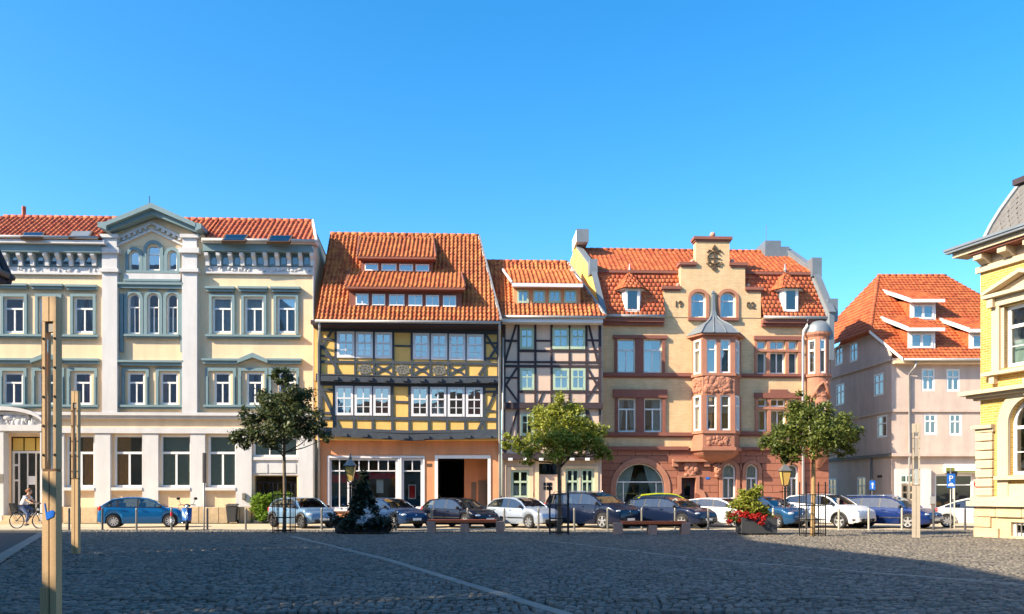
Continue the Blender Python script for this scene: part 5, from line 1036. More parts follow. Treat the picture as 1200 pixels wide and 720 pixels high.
    # jetty mouldings
    for y, e in ((421,.10),(481,.07),(533,.16)):
        m = MB(); z = sp(1045, y).z if y != 481 else Z(481, 1060); A = nl*e; B0 = Vector((0,0,0)); 
        m.add([tuple(A+Vector((0,-e,z-.1))),tuple(A+bE+Vector((0,0,z-.1))),tuple(A+bE+Vector((0,0,z+.08))),tuple(A+Vector((0,-e,z+.08))),(0,0,z-.1),tuple(bE+Vector((0,0,z-.1))),tuple(bE+Vector((0,0,z+.08))),(0,0,z+.08)], [(0,1,2,3),(0,4,5,1),(3,2,6,7)])
        m.build('string_course', timber_g if y == 533 else mauve, r)
        if y != 421: q = MB(); q.box(-.05, W, -e-.03, .02, z-.1, z+.08); q.build('string_course', mauve, r)
    ec = MB(); ec.box(0, W, ye+.12, .0, z0-.22, z0-.06); ec.build('eaves_cornice', cream, r); gm = MB(); gm.tube([(v0.x,ye-.06,z0-.04),(W,ye-.06,z0-.04)], .08, 8); gm.build('gutter', gutterm, r, True)
    downpipe(r, [(U(1069),ye,z0-.1),(U(1068),ye+.1,z0-.4),(U(1064.5),-.12,z0-.8),(U(1064.5),-.12,z1+.3),(U(1064.5),-.12,.1)], gutterm, .06)
    dd = sd_*2.2+nl*.1; downpipe(r, [tuple(dd+Vector((0,0,z1-.1))), tuple(dd+Vector((0,0,.1)))], timber_g, .07)
    # dormers
    for x0, x1, y0, y1, xw0, xw1 in ((1066,1096.5,355,374.5,1069.5,1094),(1063.5,1096,388.5,408.5,1067,1093),(1135,1168,390,409,1139,1164)):
        pb = Rf((x0+x1)/2, y1+.5); yw = pb.y-.05; a, b, c, d = f.rect(x0, y0, x1, y1, yw); D = MB(); o = f.rect(xw0, y0+2.5, xw1, y1-.5, yw); wall(D, a, b, c-.3, d+.12, yw, [o], .1)
        dep = (d-c)/tn+.9
        do = D.build('dormer', winwhite, r)
        ck = MB()
        for x in (a, b): ck.poly([(x,yw,c-.3),(x,yw+dep,c+dep*tn),(x,yw+dep,d+.5),(x,yw,d+.12)])
        split(ck.build('dormer_cheek', tile_c, do), 'dormer_cheek'); win(do, o, yw-.03, winwhite, fw=.09, h=(), v=(.5,), mw=.14, rooms=rooms, cur=('half', curtain))
        q0, q1 = Vector((a-.15,yw-.4,d+.1)), Vector((b+.35,yw-.4,d+.1)); up = Vector((0, 3.6, 3.6*.42)); k = up.y/( (d+.1+0-(z0+tn*(yw-.4-ye)))/(tn-.42)) if False else 1
        L_ = (d+.1-(z0+tn*(yw-.4-ye)))/(tn-.42)+.15; up = Vector((-.35, L_, L_*.42)); tiles([q0, q1, q1+up, q0+up], 'dormer_tiles', tile_c, do, cw=.30, rh=.36, amp=.025, step=.05)
        fm = MB(); fm.add([q0+Vector((0,0,-.16)),q0+up+Vector((0,0,-.16)),q0+up+Vector((0,0,.06)),q0+Vector((0,0,.06)),q0+Vector((.12,0,-.16)),q0+up+Vector((.12,0,-.16)),q0+up+Vector((.12,0,.06)),q0+Vector((.12,0,.06))], [(0,3,2,1),(4,5,6,7),(0,1,5,4),(3,7,6,2)]); fm.box(q0.x, q1.x, q0.y-.03, q0.y+.03, q0.z-.16, q0.z+.03); fm.build('dormer_fascia', winwhite, do)
    # shop front and door
    a, b, c, d = low[2]; dm = MB(); dm.box(a, b, .2, .26, c, d-.6); dm.box(a, b, .17, .27, d-.6, d-.52); do = dm.build('front_door', cream, r); pn = MB()
    for i in range(2):
        for j in range(4): pn.box(a+.2+i*.32, a+.42+i*.32, .185, .2, d-1.0-j*.42, d-.68-j*.42)
    for i in range(2): pn.box(a+.06+i*.36, a+.34+i*.36, .185, .2, d-.42, d-.1)
    pn.build('pane', carglass, do); q = MB(); q.box(a+.52, a+.74, .17, .18, d-2.3, d-2.0); q.build('notice', signred, do)
    su = MB(); su.box(a-.35, a, -.05, .14, 0, d+.3); su.box(b, b+.95, -.05, .14, 0, d+.3); su.box(a, b, -.05, .14, d, d+.3); su.build('door_surround', white, r)
    fa = f.rect(1107, 544, 1150, 554.5); sg = MB(); sg.box(fa[0], fa[1]+2, -.12, .1, fa[2], fa[3]); so2 = sg.build('shop_sign', signwhite, r); lg = MB(); lg.box(fa[0]+.02, fa[1]+2, -.13, -.121, fa[2]+.02, fa[2]+.12); lg.box(fa[0]+.02, fa[0]+.5, -.13, -.121, fa[2]+.13, fa[2]+.3); lg.build('sign_stripe', leaf_lime, so2)
    dk = MB(); q = f.rect(1108, 549.5, 1120, 556); dk.box(q[0], q[1], -.16, -.135, q[2]-.1, q[3]-.15); dk.build('sign_plate', iron, r)
    pb = MB(); q = f.rect(1088.5, 582, 1096, 591); pb.box(q[0], q[1], -.1, .1, q[2], q[3]); pb.build('letter_box', gutterm, r, bevel=.02)
    sn = MB(); p = sp(1031.5, 558.5); A = p+nl*.03; sn.add([A-sd_*.28+Vector((0,0,-.07)),A+sd_*.28+Vector((0,0,-.07)),A+sd_*.28+Vector((0,0,.07)),A-sd_*.28+Vector((0,0,.07))], [(0,1,2,3)]); sn.build('street_name_plate', timber_p, r)
    sp_ = MB()
    for i, (x, w) in enumerate(((1101,7),(1113,9),(1124,6),(1133,8))):
        q = f.rect(x, 585, x+w, 592); sp_.ball(((q[0]+q[1])/2, .6, q[2]), .28, 10, (1,.6,.8))
    sp_.build('window_display', orangecur, r, True)
    split(rooms.build('interior', roomm, r), 'room', 1)
greyhouse()

# ================================================================ golden brick building at the right edge
def golden():
    f = Fac(1149, 0, -72, Y=30.0); r = f.ent('brick_building', 'golden yellow brick building with pale stone trim and grey slate roof at the right edge', 'building')
    U, Z = f.u, f.z; W = 12.0; rooms = MB()
    def zc(y): return Z(y, 1149)                          # heights read at the far corner
    H = zc(320); z1 = zc(459); zp = zc(588); zi = zc(499)
    u0, u1 = f.u(1177), f.u(1177)+1.75; pitch = 3.6
    wu = [(u0+i*pitch, u0+1.75+i*pitch, f.z(431.5,1177.5), f.z(359.5,1177.5)) for i in range(3)]
    a0 = f.u(1183.5); wl = [(a0+i*pitch, a0+1.75+i*pitch, f.z(557,1185), f.z(472,1190)+.15, .85) for i in range(3)]
    wb = [(a0+.15+i*pitch, a0+1.5+i*pitch, .12, f.z(612,1188)) for i in range(3)]
    mb = MB(); wall(mb, 0, W, zp, H, 0, wu+wl, .3); mb.box(0, .02, .02, 12, 0, H); mb.build('wall', brick_g, r); mb = MB(); wall(mb, 0, W, 0, zp, -.12, wb, .3); mb.box(-.02, 0, -.12, 12, 0, zp); mb.build('plinth_wall', beigeplinth, r)
    for o in wu: win(r, o, .16, winwhite, fw=.12, v=(.5,), vlow=False, h=(.66,), thin=(.34,), mw=.09, rooms=rooms, cur=('half', blind_g))
    for o in wl: win(r, o, .16, winwhite, fw=.11, v=(.5,), h=(.62,), thin=(.3,), mw=.09, rooms=rooms)
    S = MB()
    for a, b, c, d in wu:
        for x0, x1 in ((a-.42,a-.12),(b+.12,b+.42)): S.box(x0, x1, -.12, .02, c-.1, d+.3)
        S.box(a-.12, a-.0, -.02, .16, c, d); S.box(b, b+.12, -.02, .16, c, d)
        S.box(a-.45, b+.45, -.14, .02, d+.05, d+.34); S.box(a-.62, b+.62, -.36, .02, d+.34, d+.46); m = (a+b)/2
        S.prism([(a-.62,d+.462),(a-.62,d+.58),(m,d+1.08),(m,d+.94)], -.36, .02); S.prism([(m,d+.94),(m,d+1.08),(b+.62,d+.58),(b+.62,d+.462)], -.36, .02); S.prism([(a-.4,d+.47),(m,d+.9),(b+.4,d+.47)], -.05, .02)
        S.box(a-.7, b+.7, -.3, .02, c-.22, c-.1)
        for x in (a-.35, b+.35): S.box(x-.1, x+.1, -.2, .02, c-.5, c-.22); S.box(x-.12, x+.12, -.28, .02, d+.02, d+.34)
    for y, e, h in ((459,.5,.14),(463,.32,.12),(466,.16,.12)): z = zc(y); S.box(-.0-e, W, -e, .02, z-h, z)
    for a, b, c, d, ah in wl:
        ring(S, a, b, d-ah, ah, .42, -.1, .02, 16); S.box(a-.42, a, -.1, .02, zp+.0, d-ah); S.box(b, b+.42, -.1, .02, zp, d-ah); m = (a+b)/2; S.prism([(m-.14,d+.04),(m-.2,d+.6),(m+.2,d+.6),(m+.14,d+.04)], -.24, .02)
        S.box(a-.44, b+.44, -.24, .02, c-.16, c-.02); S.box(a-.1, b+.1, -.06, .02, c-1.1, c-.3)
    for y, e in ((499,.22),(503,.12)): z = zc(y); S.box(-e, u0-.55+.2, -e, .02, z-.13, z)
    S.box(-.3, W, -.34, .02, zp-.16, zp+.02); S.box(-.22, W, -.24, .02, zp+.02, zp+.18); split(S.build('stone_trim', beige, r), 'stone_trim')
    ph = MB(); ph.box(.3, W, -.07, .02, zp+.3, zp+.9) if False else None
    n = 7; hh = (zc(503)-.14-(zp+.18))/n; e = a0-.62
    for i in range(n): q = MB(); z = zp+.18+i*hh; q.box(-.12, e, -.13, .03, z+.015, z+hh-.015); q.build('corner_block', beige, r, bevel=.025)
    x = 0.0; 
    for row in range(3):
        x = -.12; hz = (zp-.17)/3
        while x < W:
            w = random.uniform(.7, 1.1); z = row*hz; xx = min(x+w, W); bad = any(xx > o[0]-.02 and x < o[1]+.02 and z+hz > o[2] and z < o[3] for o in wb)
            if not bad: q = MB(); q.box(x+.01, xx-.01, -.2-random.uniform(0,.03), -.1, z+.008, z+hz-.008); q.build('plinth_stone', beigeplinth, r, bevel=.02)
            x += w
    for o in wb:
        w = win(r, o, .0, winwhite, fw=.09, v=(.5,), h=(), rooms=rooms, name='cellar_window'); b = MB()
        for k in range(1, 8): x = o[0]+(o[1]-o[0])*k/8; b.box(x-.015, x+.015, -.06, -.03, o[2], o[3])
        b.build('window_bar', steel, w)
    # cornice, consoles, slate roof
    c = MB(); ov = .62; c.box(.01, W, .005, .12, H+.0, H+.62); c.box(-.1, W, -.12, .0, H-.02, H+.18); c.box(-ov, W, -ov, .05, H+.62, H+.78); c.build('eaves_cornice', beige, r)
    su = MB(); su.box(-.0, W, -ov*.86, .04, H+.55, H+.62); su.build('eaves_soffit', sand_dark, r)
    for i in range(12):
        q = MB(); x = .12+i*.98; q.prismx([(0,H+.2),(-.14,H+.22),(-.3,H+.34),(-.46,H+.36),(-.46,H+.54),(0,H+.54)], x, x+.34); q.build('console', beige, r)
    g = MB(); g.box(-ov-.16, W, -ov-.18, -ov+.02, H+.78, H+.86); g.box(-ov-.2, W, -ov-.22, -ov-.12, H+.86, H+.94); g.build('gutter', zinc, r)
    z0 = H+.95
    sk = MB(); sk.add([(-ov-.16,-ov-.16,z0-.05),(W,-ov-.16,z0-.05),(W,.2,z0+.30),(-.05,.2,z0+.30),(-ov-.16,12,z0-.05),(-.05,12,z0+.30)], [(0,1,2,3),(0,3,5,4)]); sk.build('eaves_apron', slatem, r)
    pr = [(.25,.30),(.40,.72),(.60,1.2),(.82,1.65),(1.0,2.0)]
    pp = [(y,z0+z) for y, z in pr]
    lo = MB()
    for (ya, za), (yb, zb) in zip(pp[:-1], pp[1:]): lo.add([(ya-.3,ya,za),(W,ya,za),(W,yb,zb),(yb-.3,yb,zb)], [(0,1,2,3)]); lo.add([(ya-.3,ya,za),(ya-.3,12,za),(yb-.3,12,zb),(yb-.3,yb,zb)], [(0,1,2,3)])
    lo.build('mansard_boarding', slatem, r)
    sq = .34
    for i in range(9):
        t = i/9*4
        k = min(3, int(t)); fr = t-k; ya = pp[k][0]+(pp[k+1][0]-pp[k][0])*fr; za = pp[k][1]+(pp[k+1][1]-pp[k][1])*fr; s = (pp[k+1][1]-pp[k][1]); dy = (pp[k+1][0]-pp[k][0]); L_ = math.hypot(s, dy); ty, tz_ = dy/L_, s/L_
        for j in range(9):
            x = ya-.2+(j+.5*(i % 2))*sq; q = MB(); h = .30; n = Vector((0,-tz_,ty))*.03; c0 = Vector((x+sq/2, ya, za)); tv = Vector((0,ty,tz_))
            P = [c0-tv*h*.75, c0+Vector((sq*.5,0,0)), c0+tv*h*.75, c0-Vector((sq*.5,0,0))]; q.add([p+n*1.6 if i_ == 0 else p+n for i_, p in enumerate(P)]+P, [(0,1,2,3),(0,4,5,1),(3,7,4,0)]); q.build('slate', slatem, r)
    hp = MB(); hp.tube([(pp[0][0]-.3,pp[0][0],pp[0][1])]+[(y-.3,y,z+.03) for y, z in pp[1:]], .1, 6); hp.build('hip_flashing', zinc, r)
    tp = MB(); tp.box(pp[-1][0]-.42, W, pp[-1][0]-.2, 8, pp[-1][1], pp[-1][1]+.2); tp.build('roof_curb', timber_p, r)
    split(rooms.build('interior', roomm, r), 'room', 1)
golden()

# ================================================================ left building, mostly invented to shade the square, and the houses behind the viewer
def shade_building_and_houses():
    r = ent('shade_building', 'dark eave corner at the left edge, on an invented building that shades the square', 'building')
    b = MB(); b.prismz([(-80,-40),(-15.6,-40),(-14.6,4),(-14.3,22.0),(-80,22.0)], 0, 7.2); b.build('wall', cream, r)
    e = [(-81,-41),(-14.6,-41),(-13.6,4.5),(-13.52,22.9),(-81,22.9)]; t = [(-76,-36),(-24,-36),(-18.2,5.0),(-19.9,14.2),(-18.6,20.4),(-76,20.4)]
    m = MB(); zt = 20.0; ze = 7.35
    E = [(*p, ze) for p in e]; T = [(*p, zt) for p in t]
    m.add(E+T, [(0,1,6,5),(1,2,7,6),(2,3,8,7),(3,9,8),(3,4,10,9),(4,0,5,10),(5,6,7,8,9,10),(4,3,2,1,0)]); ro = m.build('roof', mat('blue_grey_slate_roof', (.27, .30, .35), .6, .2, 2, .2, 20), r)  # roof bulk invented to shade the square, its blue-grey picked for window reflections
    g = MB(); g.tube([(-81,23.0,ze),(-13.45,23.0,ze),(-13.5,4.5,ze)], .09, 8); g.build('gutter', bronze, r)
    s = MB(); s.prismz(e, ze-.2, ze-.02); so = s.build('eaves_soffit', timber_p, r)
    vb = MB(); vb.tube([(-13.5,22.92,ze-.1),(-18.35,20.45,zt+.1)], .14, 6); vb.tube([(-13.5,22.95,ze-.1),(-30,22.95,ze-.1)], .1, 6); vb.build('verge_board', timber_p, r)
    # invented slots cut through the building so sun hits the two wooden columns
    wl = [o for o in r.children if o.name.startswith('wall')][0]; hz = Vector((TOSUN.x, TOSUN.y, 0)).normalized(); sd_ = Vector((-hz.y, hz.x, 0))
    for px, py, lo, hi, w0, w1 in ((61,727,.42,3.9,.055,.40),(89,650,.2,4.15,.11,.5)):
        Y = gy(py); b = Vector((gx(px,Y), Y, 0)); c = MB(); vs = []
        for s, w in ((1.0,w0),(75,w1)):
            o_ = b+TOSUN*s; vs += [o_-sd_*w+Vector((0,0,lo)), o_+sd_*w+Vector((0,0,lo)), o_+sd_*w+Vector((0,0,hi)), o_-sd_*w+Vector((0,0,hi))]
        c.add(vs, [(3,2,1,0),(4,5,6,7),(0,1,5,4),(1,2,6,5),(2,3,7,6),(3,0,4,7)]); k = c.build('slot_cutter', timber_p)
        for t_ in (wl, ro, so):
            md = t_.modifiers.new('slot', 'BOOLEAN'); md.object = k; md.operation = 'DIFFERENCE'; md.solver = 'EXACT'
            me = bpy.data.meshes.new_from_object(t_.evaluated_get(bpy.context.evaluated_depsgraph_get())); t_.modifiers.clear(); t_.data = me
        bpy.data.objects.remove(k)
    for i, (x0, x1, h, rh, c) in enumerate(((-16,-4,9.5,5,mauve),(-3.9,8,10.5,5.5,yellowfill),(8.1,20,9,5.5,pinkfill),(20.1,33,11,5,cream),(33.1,48,10,6,mauve))):
        r = ent('house', ('mauve house','yellow house','pink house','cream house','tall mauve house')[i]+' in the row on the near side of the square', 'house', ((x0+x1)/2, -26, 0)); w = (x1-x0)/2
        mb = MB(); mb.box(-w, w, -10, 0, 0, h); mb.build('wall', c, r); mb = MB(); mb.add([(-w,.5,h),(w,.5,h),(w,-5,h+rh),(-w,-5,h+rh),(-w,-10.5,h),(w,-10.5,h)], [(0,1,2,3),(3,2,5,4),(0,3,4),(1,5,2)]); mb.build('roof', barkm, r)
        for fl in range(3):
            for k in range(5):
                x = -w+1.2+k*(2*w-2.4)/4; z = 1.2+fl*3.0; q = MB(); q.box(x-.55, x+.55, -.02, .03, z, z+1.6); o = q.build('window', carglass if False else darkroom, r)
shade_building_and_houses()
# ================================================================ trees
def leaves(name, lobes, n, size, m, par, seed, shell=.55, aspect=.62, droop=.3):
    rg = np.random.RandomState(seed); L = np.array([l[:4] for l in lobes], float); wts = L[:,3]**2.2; wts /= wts.sum()
    # clumps spread through the lobes, leaves gathered round each clump, so gaps stay between them
    nc = max(12, n//52); ci = rg.choice(len(L), nc, p=wts); d = rg.normal(size=(nc,3)); d /= np.linalg.norm(d,axis=1)[:,None]
    rad = L[ci,3]*(shell+(1.08-shell)*rg.rand(nc)**.7); cl = L[ci,:3]+d*rad[:,None]*np.array([1,1,.82])
    k = rg.randint(0, nc, n); c = cl[k]+rg.normal(size=(n,3))*L[ci[k],3][:,None]*np.array([.20,.20,.14])
    a = rg.uniform(0, 2*np.pi, n); t = rg.normal(0, .55, n)-droop; fx = np.stack([np.cos(a)*np.cos(t), np.sin(a)*np.cos(t), np.sin(t)], 1)
    up = rg.normal(size=(n,3))*.5+np.array([0,0,1]); sd_ = np.cross(fx, up); sd_ /= np.linalg.norm(sd_,axis=1)[:,None]; s = size*rg.uniform(.6,1.25,n)[:,None]
    nn = np.cross(sd_, fx)*s*.12
    V = np.stack([c, c+fx*s*.5+sd_*s*aspect*.5-nn, c+fx*s, c+fx*s*.5-sd_*s*aspect*.5-nn], 1).reshape(-1,3)
    return np_obj(name, V, np.arange(n*4).reshape(-1,4), m, par, 'stuff')
def tree(px, py, label, hsplit, lobes, m, bark, tr, seed, n, size, lean=0):
    Y = gy(py); X = gx(px, Y); r = ent('street_tree', label, 'tree', (X, Y, 0), 0, 'young street trees along the edge of the square'); rd = random.Random(seed)
    mb = MB(); top = hsplit+1.4; mb.tube([(0,0,-.05),(.01,0,.3),(.02+lean*.3,.01,hsplit*.5),(lean*.7,0,hsplit),(lean,0,top),(lean*1.1,.02,top+.9)], [tr*1.25,tr,tr*.9,tr*.8,tr*.5,tr*.15], 10); mb.build('trunk', bark, r, True)
    for i, l in enumerate(lobes):
        b = MB(); z0 = hsplit-.15+.9*rd.random(); s = Vector((lean*.8,0,z0)); e = Vector(l[:3]); mid = s.lerp(e,.5)+Vector((rd.uniform(-.1,.1),rd.uniform(-.1,.1),-.08))
        b.tube([s,mid,s.lerp(e,.95)], [tr*.42,tr*.28,tr*.1], 6)
        for k in range(4): q = s.lerp(e, rd.uniform(.45,.95)); b.tube([q, q+Vector((rd.uniform(-.6,.6),rd.uniform(-.6,.6),rd.uniform(-.1,.6)))], [tr*.14,tr*.05], 5)
        b.build('branch', bark, r, True)
    leaves('crown', lobes, n, size, m, r, seed); return r
tree(333, 625, 'dark leaved young street tree behind its guard, left of the planter of white flowers', 2.95, [(-0.9, 0.0, 4.13, 0.62), (-0.14, 0.2, 4.78, 0.8), (0.77, -0.1, 4.43, 0.68), (-1.57, 0.2, 3.78, 0.45), (1.26, 0.2, 4.03, 0.5), (0.09, -0.5, 4.03, 0.6), (-0.14, 0.1, 6.13, 0.42), (-0.63, 0.5, 5.28, 0.5), (0.5, 0, 5.43, 0.5), (-1.17, -0.2, 4.63, 0.4), (-0.54, -0.3, 3.53, 0.4), (1.62, 0, 3.68, 0.3)], leaf_dark, barkm, .075, 21, 10500, .155)
tree(655, 627, 'yellow-green young street tree in front of the pale pink half-timbered house', 2.6, [(-1.15,.0,3.5,.6),(.0,.1,4.05,.85),(.95,-.1,3.65,.62),(-1.75,.2,3.5,.36),(1.5,.1,3.1,.4),(-.1,-.5,3.4,.7),(.05,.1,4.85,.42),(.6,.3,4.45,.48),(-.65,.2,4.4,.48),(-1.3,-.1,2.95,.4),(1.35,0,4.0,.35),(1.75,0,2.95,.25)], leaf_lime, barkm, .085, 33, 13000, .135)
tree(952, 629, 'green street tree with slim pale trunk near the round corner turret', 2.7, [(-1.0,.0,3.5,.6),(-.05,.1,4.1,.8),(.85,-.1,3.75,.66),(-1.5,.1,3.25,.38),(1.3,.1,3.7,.4),(.0,-.5,3.55,.7),(-.15,.1,5.0,.36),(.35,.3,4.55,.45),(-.55,.2,4.45,.45),(1.2,.1,3.05,.35),(-.8,-.1,2.95,.35)], leaf_mid, barkl, .085, 45, 13000, .13, .06)
def guard(px, py, label):
    Y = gy(py); r = ent('tree_guard', label, 'tree guard', (gx(px, Y), Y, 0), 0, 'black metal tree guards round the street trees'); s = .34
    for x, y in ((-s,-s),(s,-s),(s,s),(-s,s)): mb = MB(); mb.box(x-.018, x+.018, y-.018, y+.018, 0, 1.95); mb.build('post', iron, r)
    for z in (.12, .62, 1.12, 1.5):
        mb = MB(); e = .012
        mb.box(-s,s,-s-e,-s+e,z-.015,z+.015); mb.box(-s,s,s-e,s+e,z-.015,z+.015); mb.box(-s-e,-s+e,-s,s,z-.0149,z+.0149); mb.box(s-e,s+e,-s,s,z-.0149,z+.0149); mb.build('hoop', iron, r)
    for k in (-.11,.11):
        for a in range(4): mb = MB(); x, y = ((k,-s),(s,k),(k,s),(-s,k))[a]; mb.box(x-.009, x+.009, y-.009, y+.009, .05, 1.52); mb.build('bar', iron, r)
guard(333, 625.5, 'black metal guard round the dark leaved tree'); guard(655, 627.5, 'black metal guard round the yellow-green tree'); guard(952, 629.5, 'black metal guard round the pale trunk near the turret')

# ================================================================ planters and benches
def planter(px, py, w, d, h, label, rz=0):
    Y = gy(py)+d/2; r = ent('planter', label, 'planter', (gx(px, Y), Y, 0), rz); mb = MB()
    for a in range(4):
        q = MB(); x0, x1, y0, y1 = ((-w/2,w/2,-d/2,-d/2+.05),(-w/2,w/2,d/2-.05,d/2),(-w/2,-w/2+.05,-d/2+.051,d/2-.051),(w/2-.05,w/2,-d/2+.051,d/2-.051))[a]; q.box(x0,x1,y0,y1,.08,h); q.build('side_panel', planterm, r, bevel=.008)
    for x in (-w/2+.12, w/2-.12):
        for y in (-d/2+.12, d/2-.12): q = MB(); q.box(x-.06,x+.06,y-.06,y+.06,0,.1); q.build('foot', planterm, r)
    q = MB(); q.box(-w/2+.05,w/2-.05,-d/2+.05,d/2-.05,h-.14,h-.06); q.build('soil', barkm, r); return r
def plant(name, px, py, dy, label, cat, parts):
    Y = gy(py)+dy; r = ent(name, label, cat, (gx(px, Y), Y, 0)); 
    for nm, lobes, n, size, m, seed in parts: leaves(nm, lobes, n, size, m, r, seed, .2)
    return r
pa = planter(426, 626.5, 2.0, 1.0, .62, 'black planter box with a dark conifer and white flowers beside the left lamp')
con = []
for i in range(11): z = .9+i*.148; rr = .50*(1-i/12.5); con += [(rr*.5*math.cos(a), rr*.5*math.sin(a), z, max(.12,rr*.62)) for a in (0+i, 2.1+i, 4.2+i)]
pl = plant('conifer', 426, 626.5, .5, 'dark cone shaped conifer growing in the planter with white flowers', 'conifer', [('foliage', con, 6500, .16, leaf_con, 61)])
q = MB(); q.tube([(0,0,.5),(0,0,2.25)], [.06,.02], 6); q.build('trunk', barkm, pl)
plant('trailing_plants', 426, 626.5, .1, 'dark trailing plants and white flowers spilling over the planter front', 'flowers', [('foliage', [(-.95,-.1,.5,.42),(-.5,-.35,.42,.34),(0,-.4,.45,.36),(.5,-.38,.42,.34),(-.3,.0,.6,.4),(.3,0,.6,.4),(.95,-.1,.5,.42),(.1,.5,.7,.5)], 4600, .12, leaf_con, 62), ('blossom', [(.15,-.25,.78,.3),(.45,-.28,.72,.25),(.1,-.42,.45,.22),(.3,-.4,.35,.2),(.7,-.2,.8,.15),(-.4,-.45,.6,.2),(.6,-.5,.5,.25)], 700, .095, petal_w, 63), ('blossom', [(-.7,.1,1.05,.3),(.5,.3,1.1,.3)], 26, .10, petal_w, 64)])
pb = planter(886, 628, 1.3, .9, .66, 'dark grey planter box with red geraniums in front of the metallic blue hatchback')
plant('geraniums', 878, 628, .35, 'red geraniums spilling over the left and front of the grey planter', 'flowers', [('foliage', [(-.55,.1,.7,.28),(-.1,.1,.76,.25),(.35,.1,.74,.25),(.75,.1,.72,.2)], 1800, .09, leaf_mid, 71), ('blossom', [(-.55,-.1,.66,.26),(-.68,-.2,.45,.2),(-.3,-.25,.76,.2),(.05,-.35,.66,.2),(.35,-.38,.66,.22),(.62,-.36,.68,.2),(.85,-.25,.68,.16)], 1500, .075, petal_r, 72)])
sh = plant('shrub', 880, 628, .5, 'light green bushy shrub growing in the planter of red geraniums', 'shrub', [('foliage', [(-.42,0,1.2,.33),(0,0,1.25,.4),(.42,.1,1.15,.32),(-.2,.1,1.55,.27),(.18,0,1.65,.24),(.5,.1,.95,.3),(-.5,0,.98,.22),(.1,0,.9,.36)], 3600, .13, leaf_lime, 73)])
q = MB()
for x, z in ((-.4,1.3),(0,1.6),(.35,1.3),(.15,1.7),(-.2,1.6)): q.tube([(x*.1,0,.6),(x*.5,0,1.1),(x,0,z)], [.025,.02,.008], 5)
q.build('stem', barkm, sh)
for sx_, x0, x1, y, lab in ((0,498.5,592.5,625,'red-brown slatted bench on stone blocks in front of the black hatchback'),(1,718,811,627.5,'red-brown slatted bench on stone blocks in front of the dark estate car')):
    Y = gy(y); a, b = gx(x0, Y), gx(x1, Y); L = b-a; r = ent('bench', lab, 'bench', ((a+b)/2, Y+.25, 0), 0, 'low red benches on granite blocks')
    for x in (-L/2+.22, .0+(.02 if sx_ else -.04), L/2-.22): q = MB(); q.box(x-.16, x+.16, -.24, .24, 0, .37 if abs(x) < .1 else .46); q.build('granite_block', granite, r, bevel=.015)
    for k in range(4): q = MB(); yy = -.21+k*.112; q.box(-L/2+.05+.3*sx_, L/2-.36+.14*sx_, yy, yy+.095, .40, .52); q.build('seat_slat', benchw, r, bevel=.008)
    q = MB(); q.box(-L/2+.3, L/2-.3, -.04, .04, .32, .398); q.build('bearer', iron, r)

# ================================================================ bollards
first = None
BX = [(81,'steel bollard just right of the rear wooden light column','d'),(120,'dark bollard at the rear bumper of the blue hatchback','d'),(160,'bollard in front of the middle of the blue hatchback','l'),(201,'bollard with a red reflective band in front of the blue hatchback wheel','r'),(243,'dark bollard beside the narrow sign pole','d'),(288,'bollard in front of the wall lamp left of the hedge doorway','l'),(377,'bollard in front of the nose of the light blue minicar','l'),(464,'bollard in front of the grille of the dark blue hatchback','l'),(506,'bollard behind the left end of the left bench','l'),(548,'bollard behind the middle of the left bench','l'),(591,'bollard at the right end of the left bench','l'),(631,'bollard in front of the nose of the silver hatchback','l'),(673,'bollard just right of the tree guard in front of the people carrier','l'),(712,'bollard at the front wheel of the dark people carrier','l'),(752,'bollard behind the left half of the right bench','l'),(791,'bollard behind the right half of the right bench','l'),(830,'bollard in front of the gap between dark estate and white hatchback','l'),(906,'pale bollard in front of the wheel of the metallic blue hatchback','p'),(945,'pale bollard just left of the pale tree trunk','p'),(983,'pale bollard in front of the wheel of the white crossover','p'),(1018,'pale bollard between white crossover and deep blue estate','p'),(1057,'pale bollard in front of the wheel of the deep blue estate','p'),(1094,'dark bollard between deep blue estate and small white car','d'),(1131,'dark bollard in front of the door of the small white car','d')]
def bollard(label, m):
    r = ent('bollard', label, 'bollard', (0,0,0), 0, 'bollards along the kerb of the square'); q = MB(); q.lathe([(.043,0),(.043,.88),(.04,.92),(.025,.95),(0,.955)], n=14); q.build('shaft', m, r, True); q = MB(); q.lathe([(.1,0),(.1,.03),(.056,.05)], n=14); q.build('base_plate', m, r, True); q = MB(); q.lathe([(.0445,.80),(.0465,.81),(.0465,.84),(.0445,.85)], n=14); q.build('collar', m, r, True); return r
steel_d = mat('dark_painted_steel', (.10,.095,.10), .5, .12, 5, 0, metal=.3); steel_p = mat('pale_painted_steel', (.44,.38,.31), .55, .1, 5, 0)
pro = {k: None for k in 'dlp'}
for i, (px, lab, k) in enumerate(BX):
    kk = 'l' if k == 'r' else k; Y = 35.55+(.0 if i % 3 else .1); loc = (gx(px, Y), Y, .0)
    if pro[kk] is None: pro[kk] = bollard(lab, dict(d=steel_d, l=steel, p=steel_p)[kk]); o = pro[kk]; o.location = loc
    else: o = dup(pro[kk], loc, random.uniform(0,3), lab)
    if k == 'r':
        for z in (.62,.34): q = MB(); q.lathe([(.0455,z),(.0475,z+.01),(.0475,z+.14),(.0455,z+.15)], n=14); q.build('reflective_band', signred if z > .5 else signwhite, o, True)

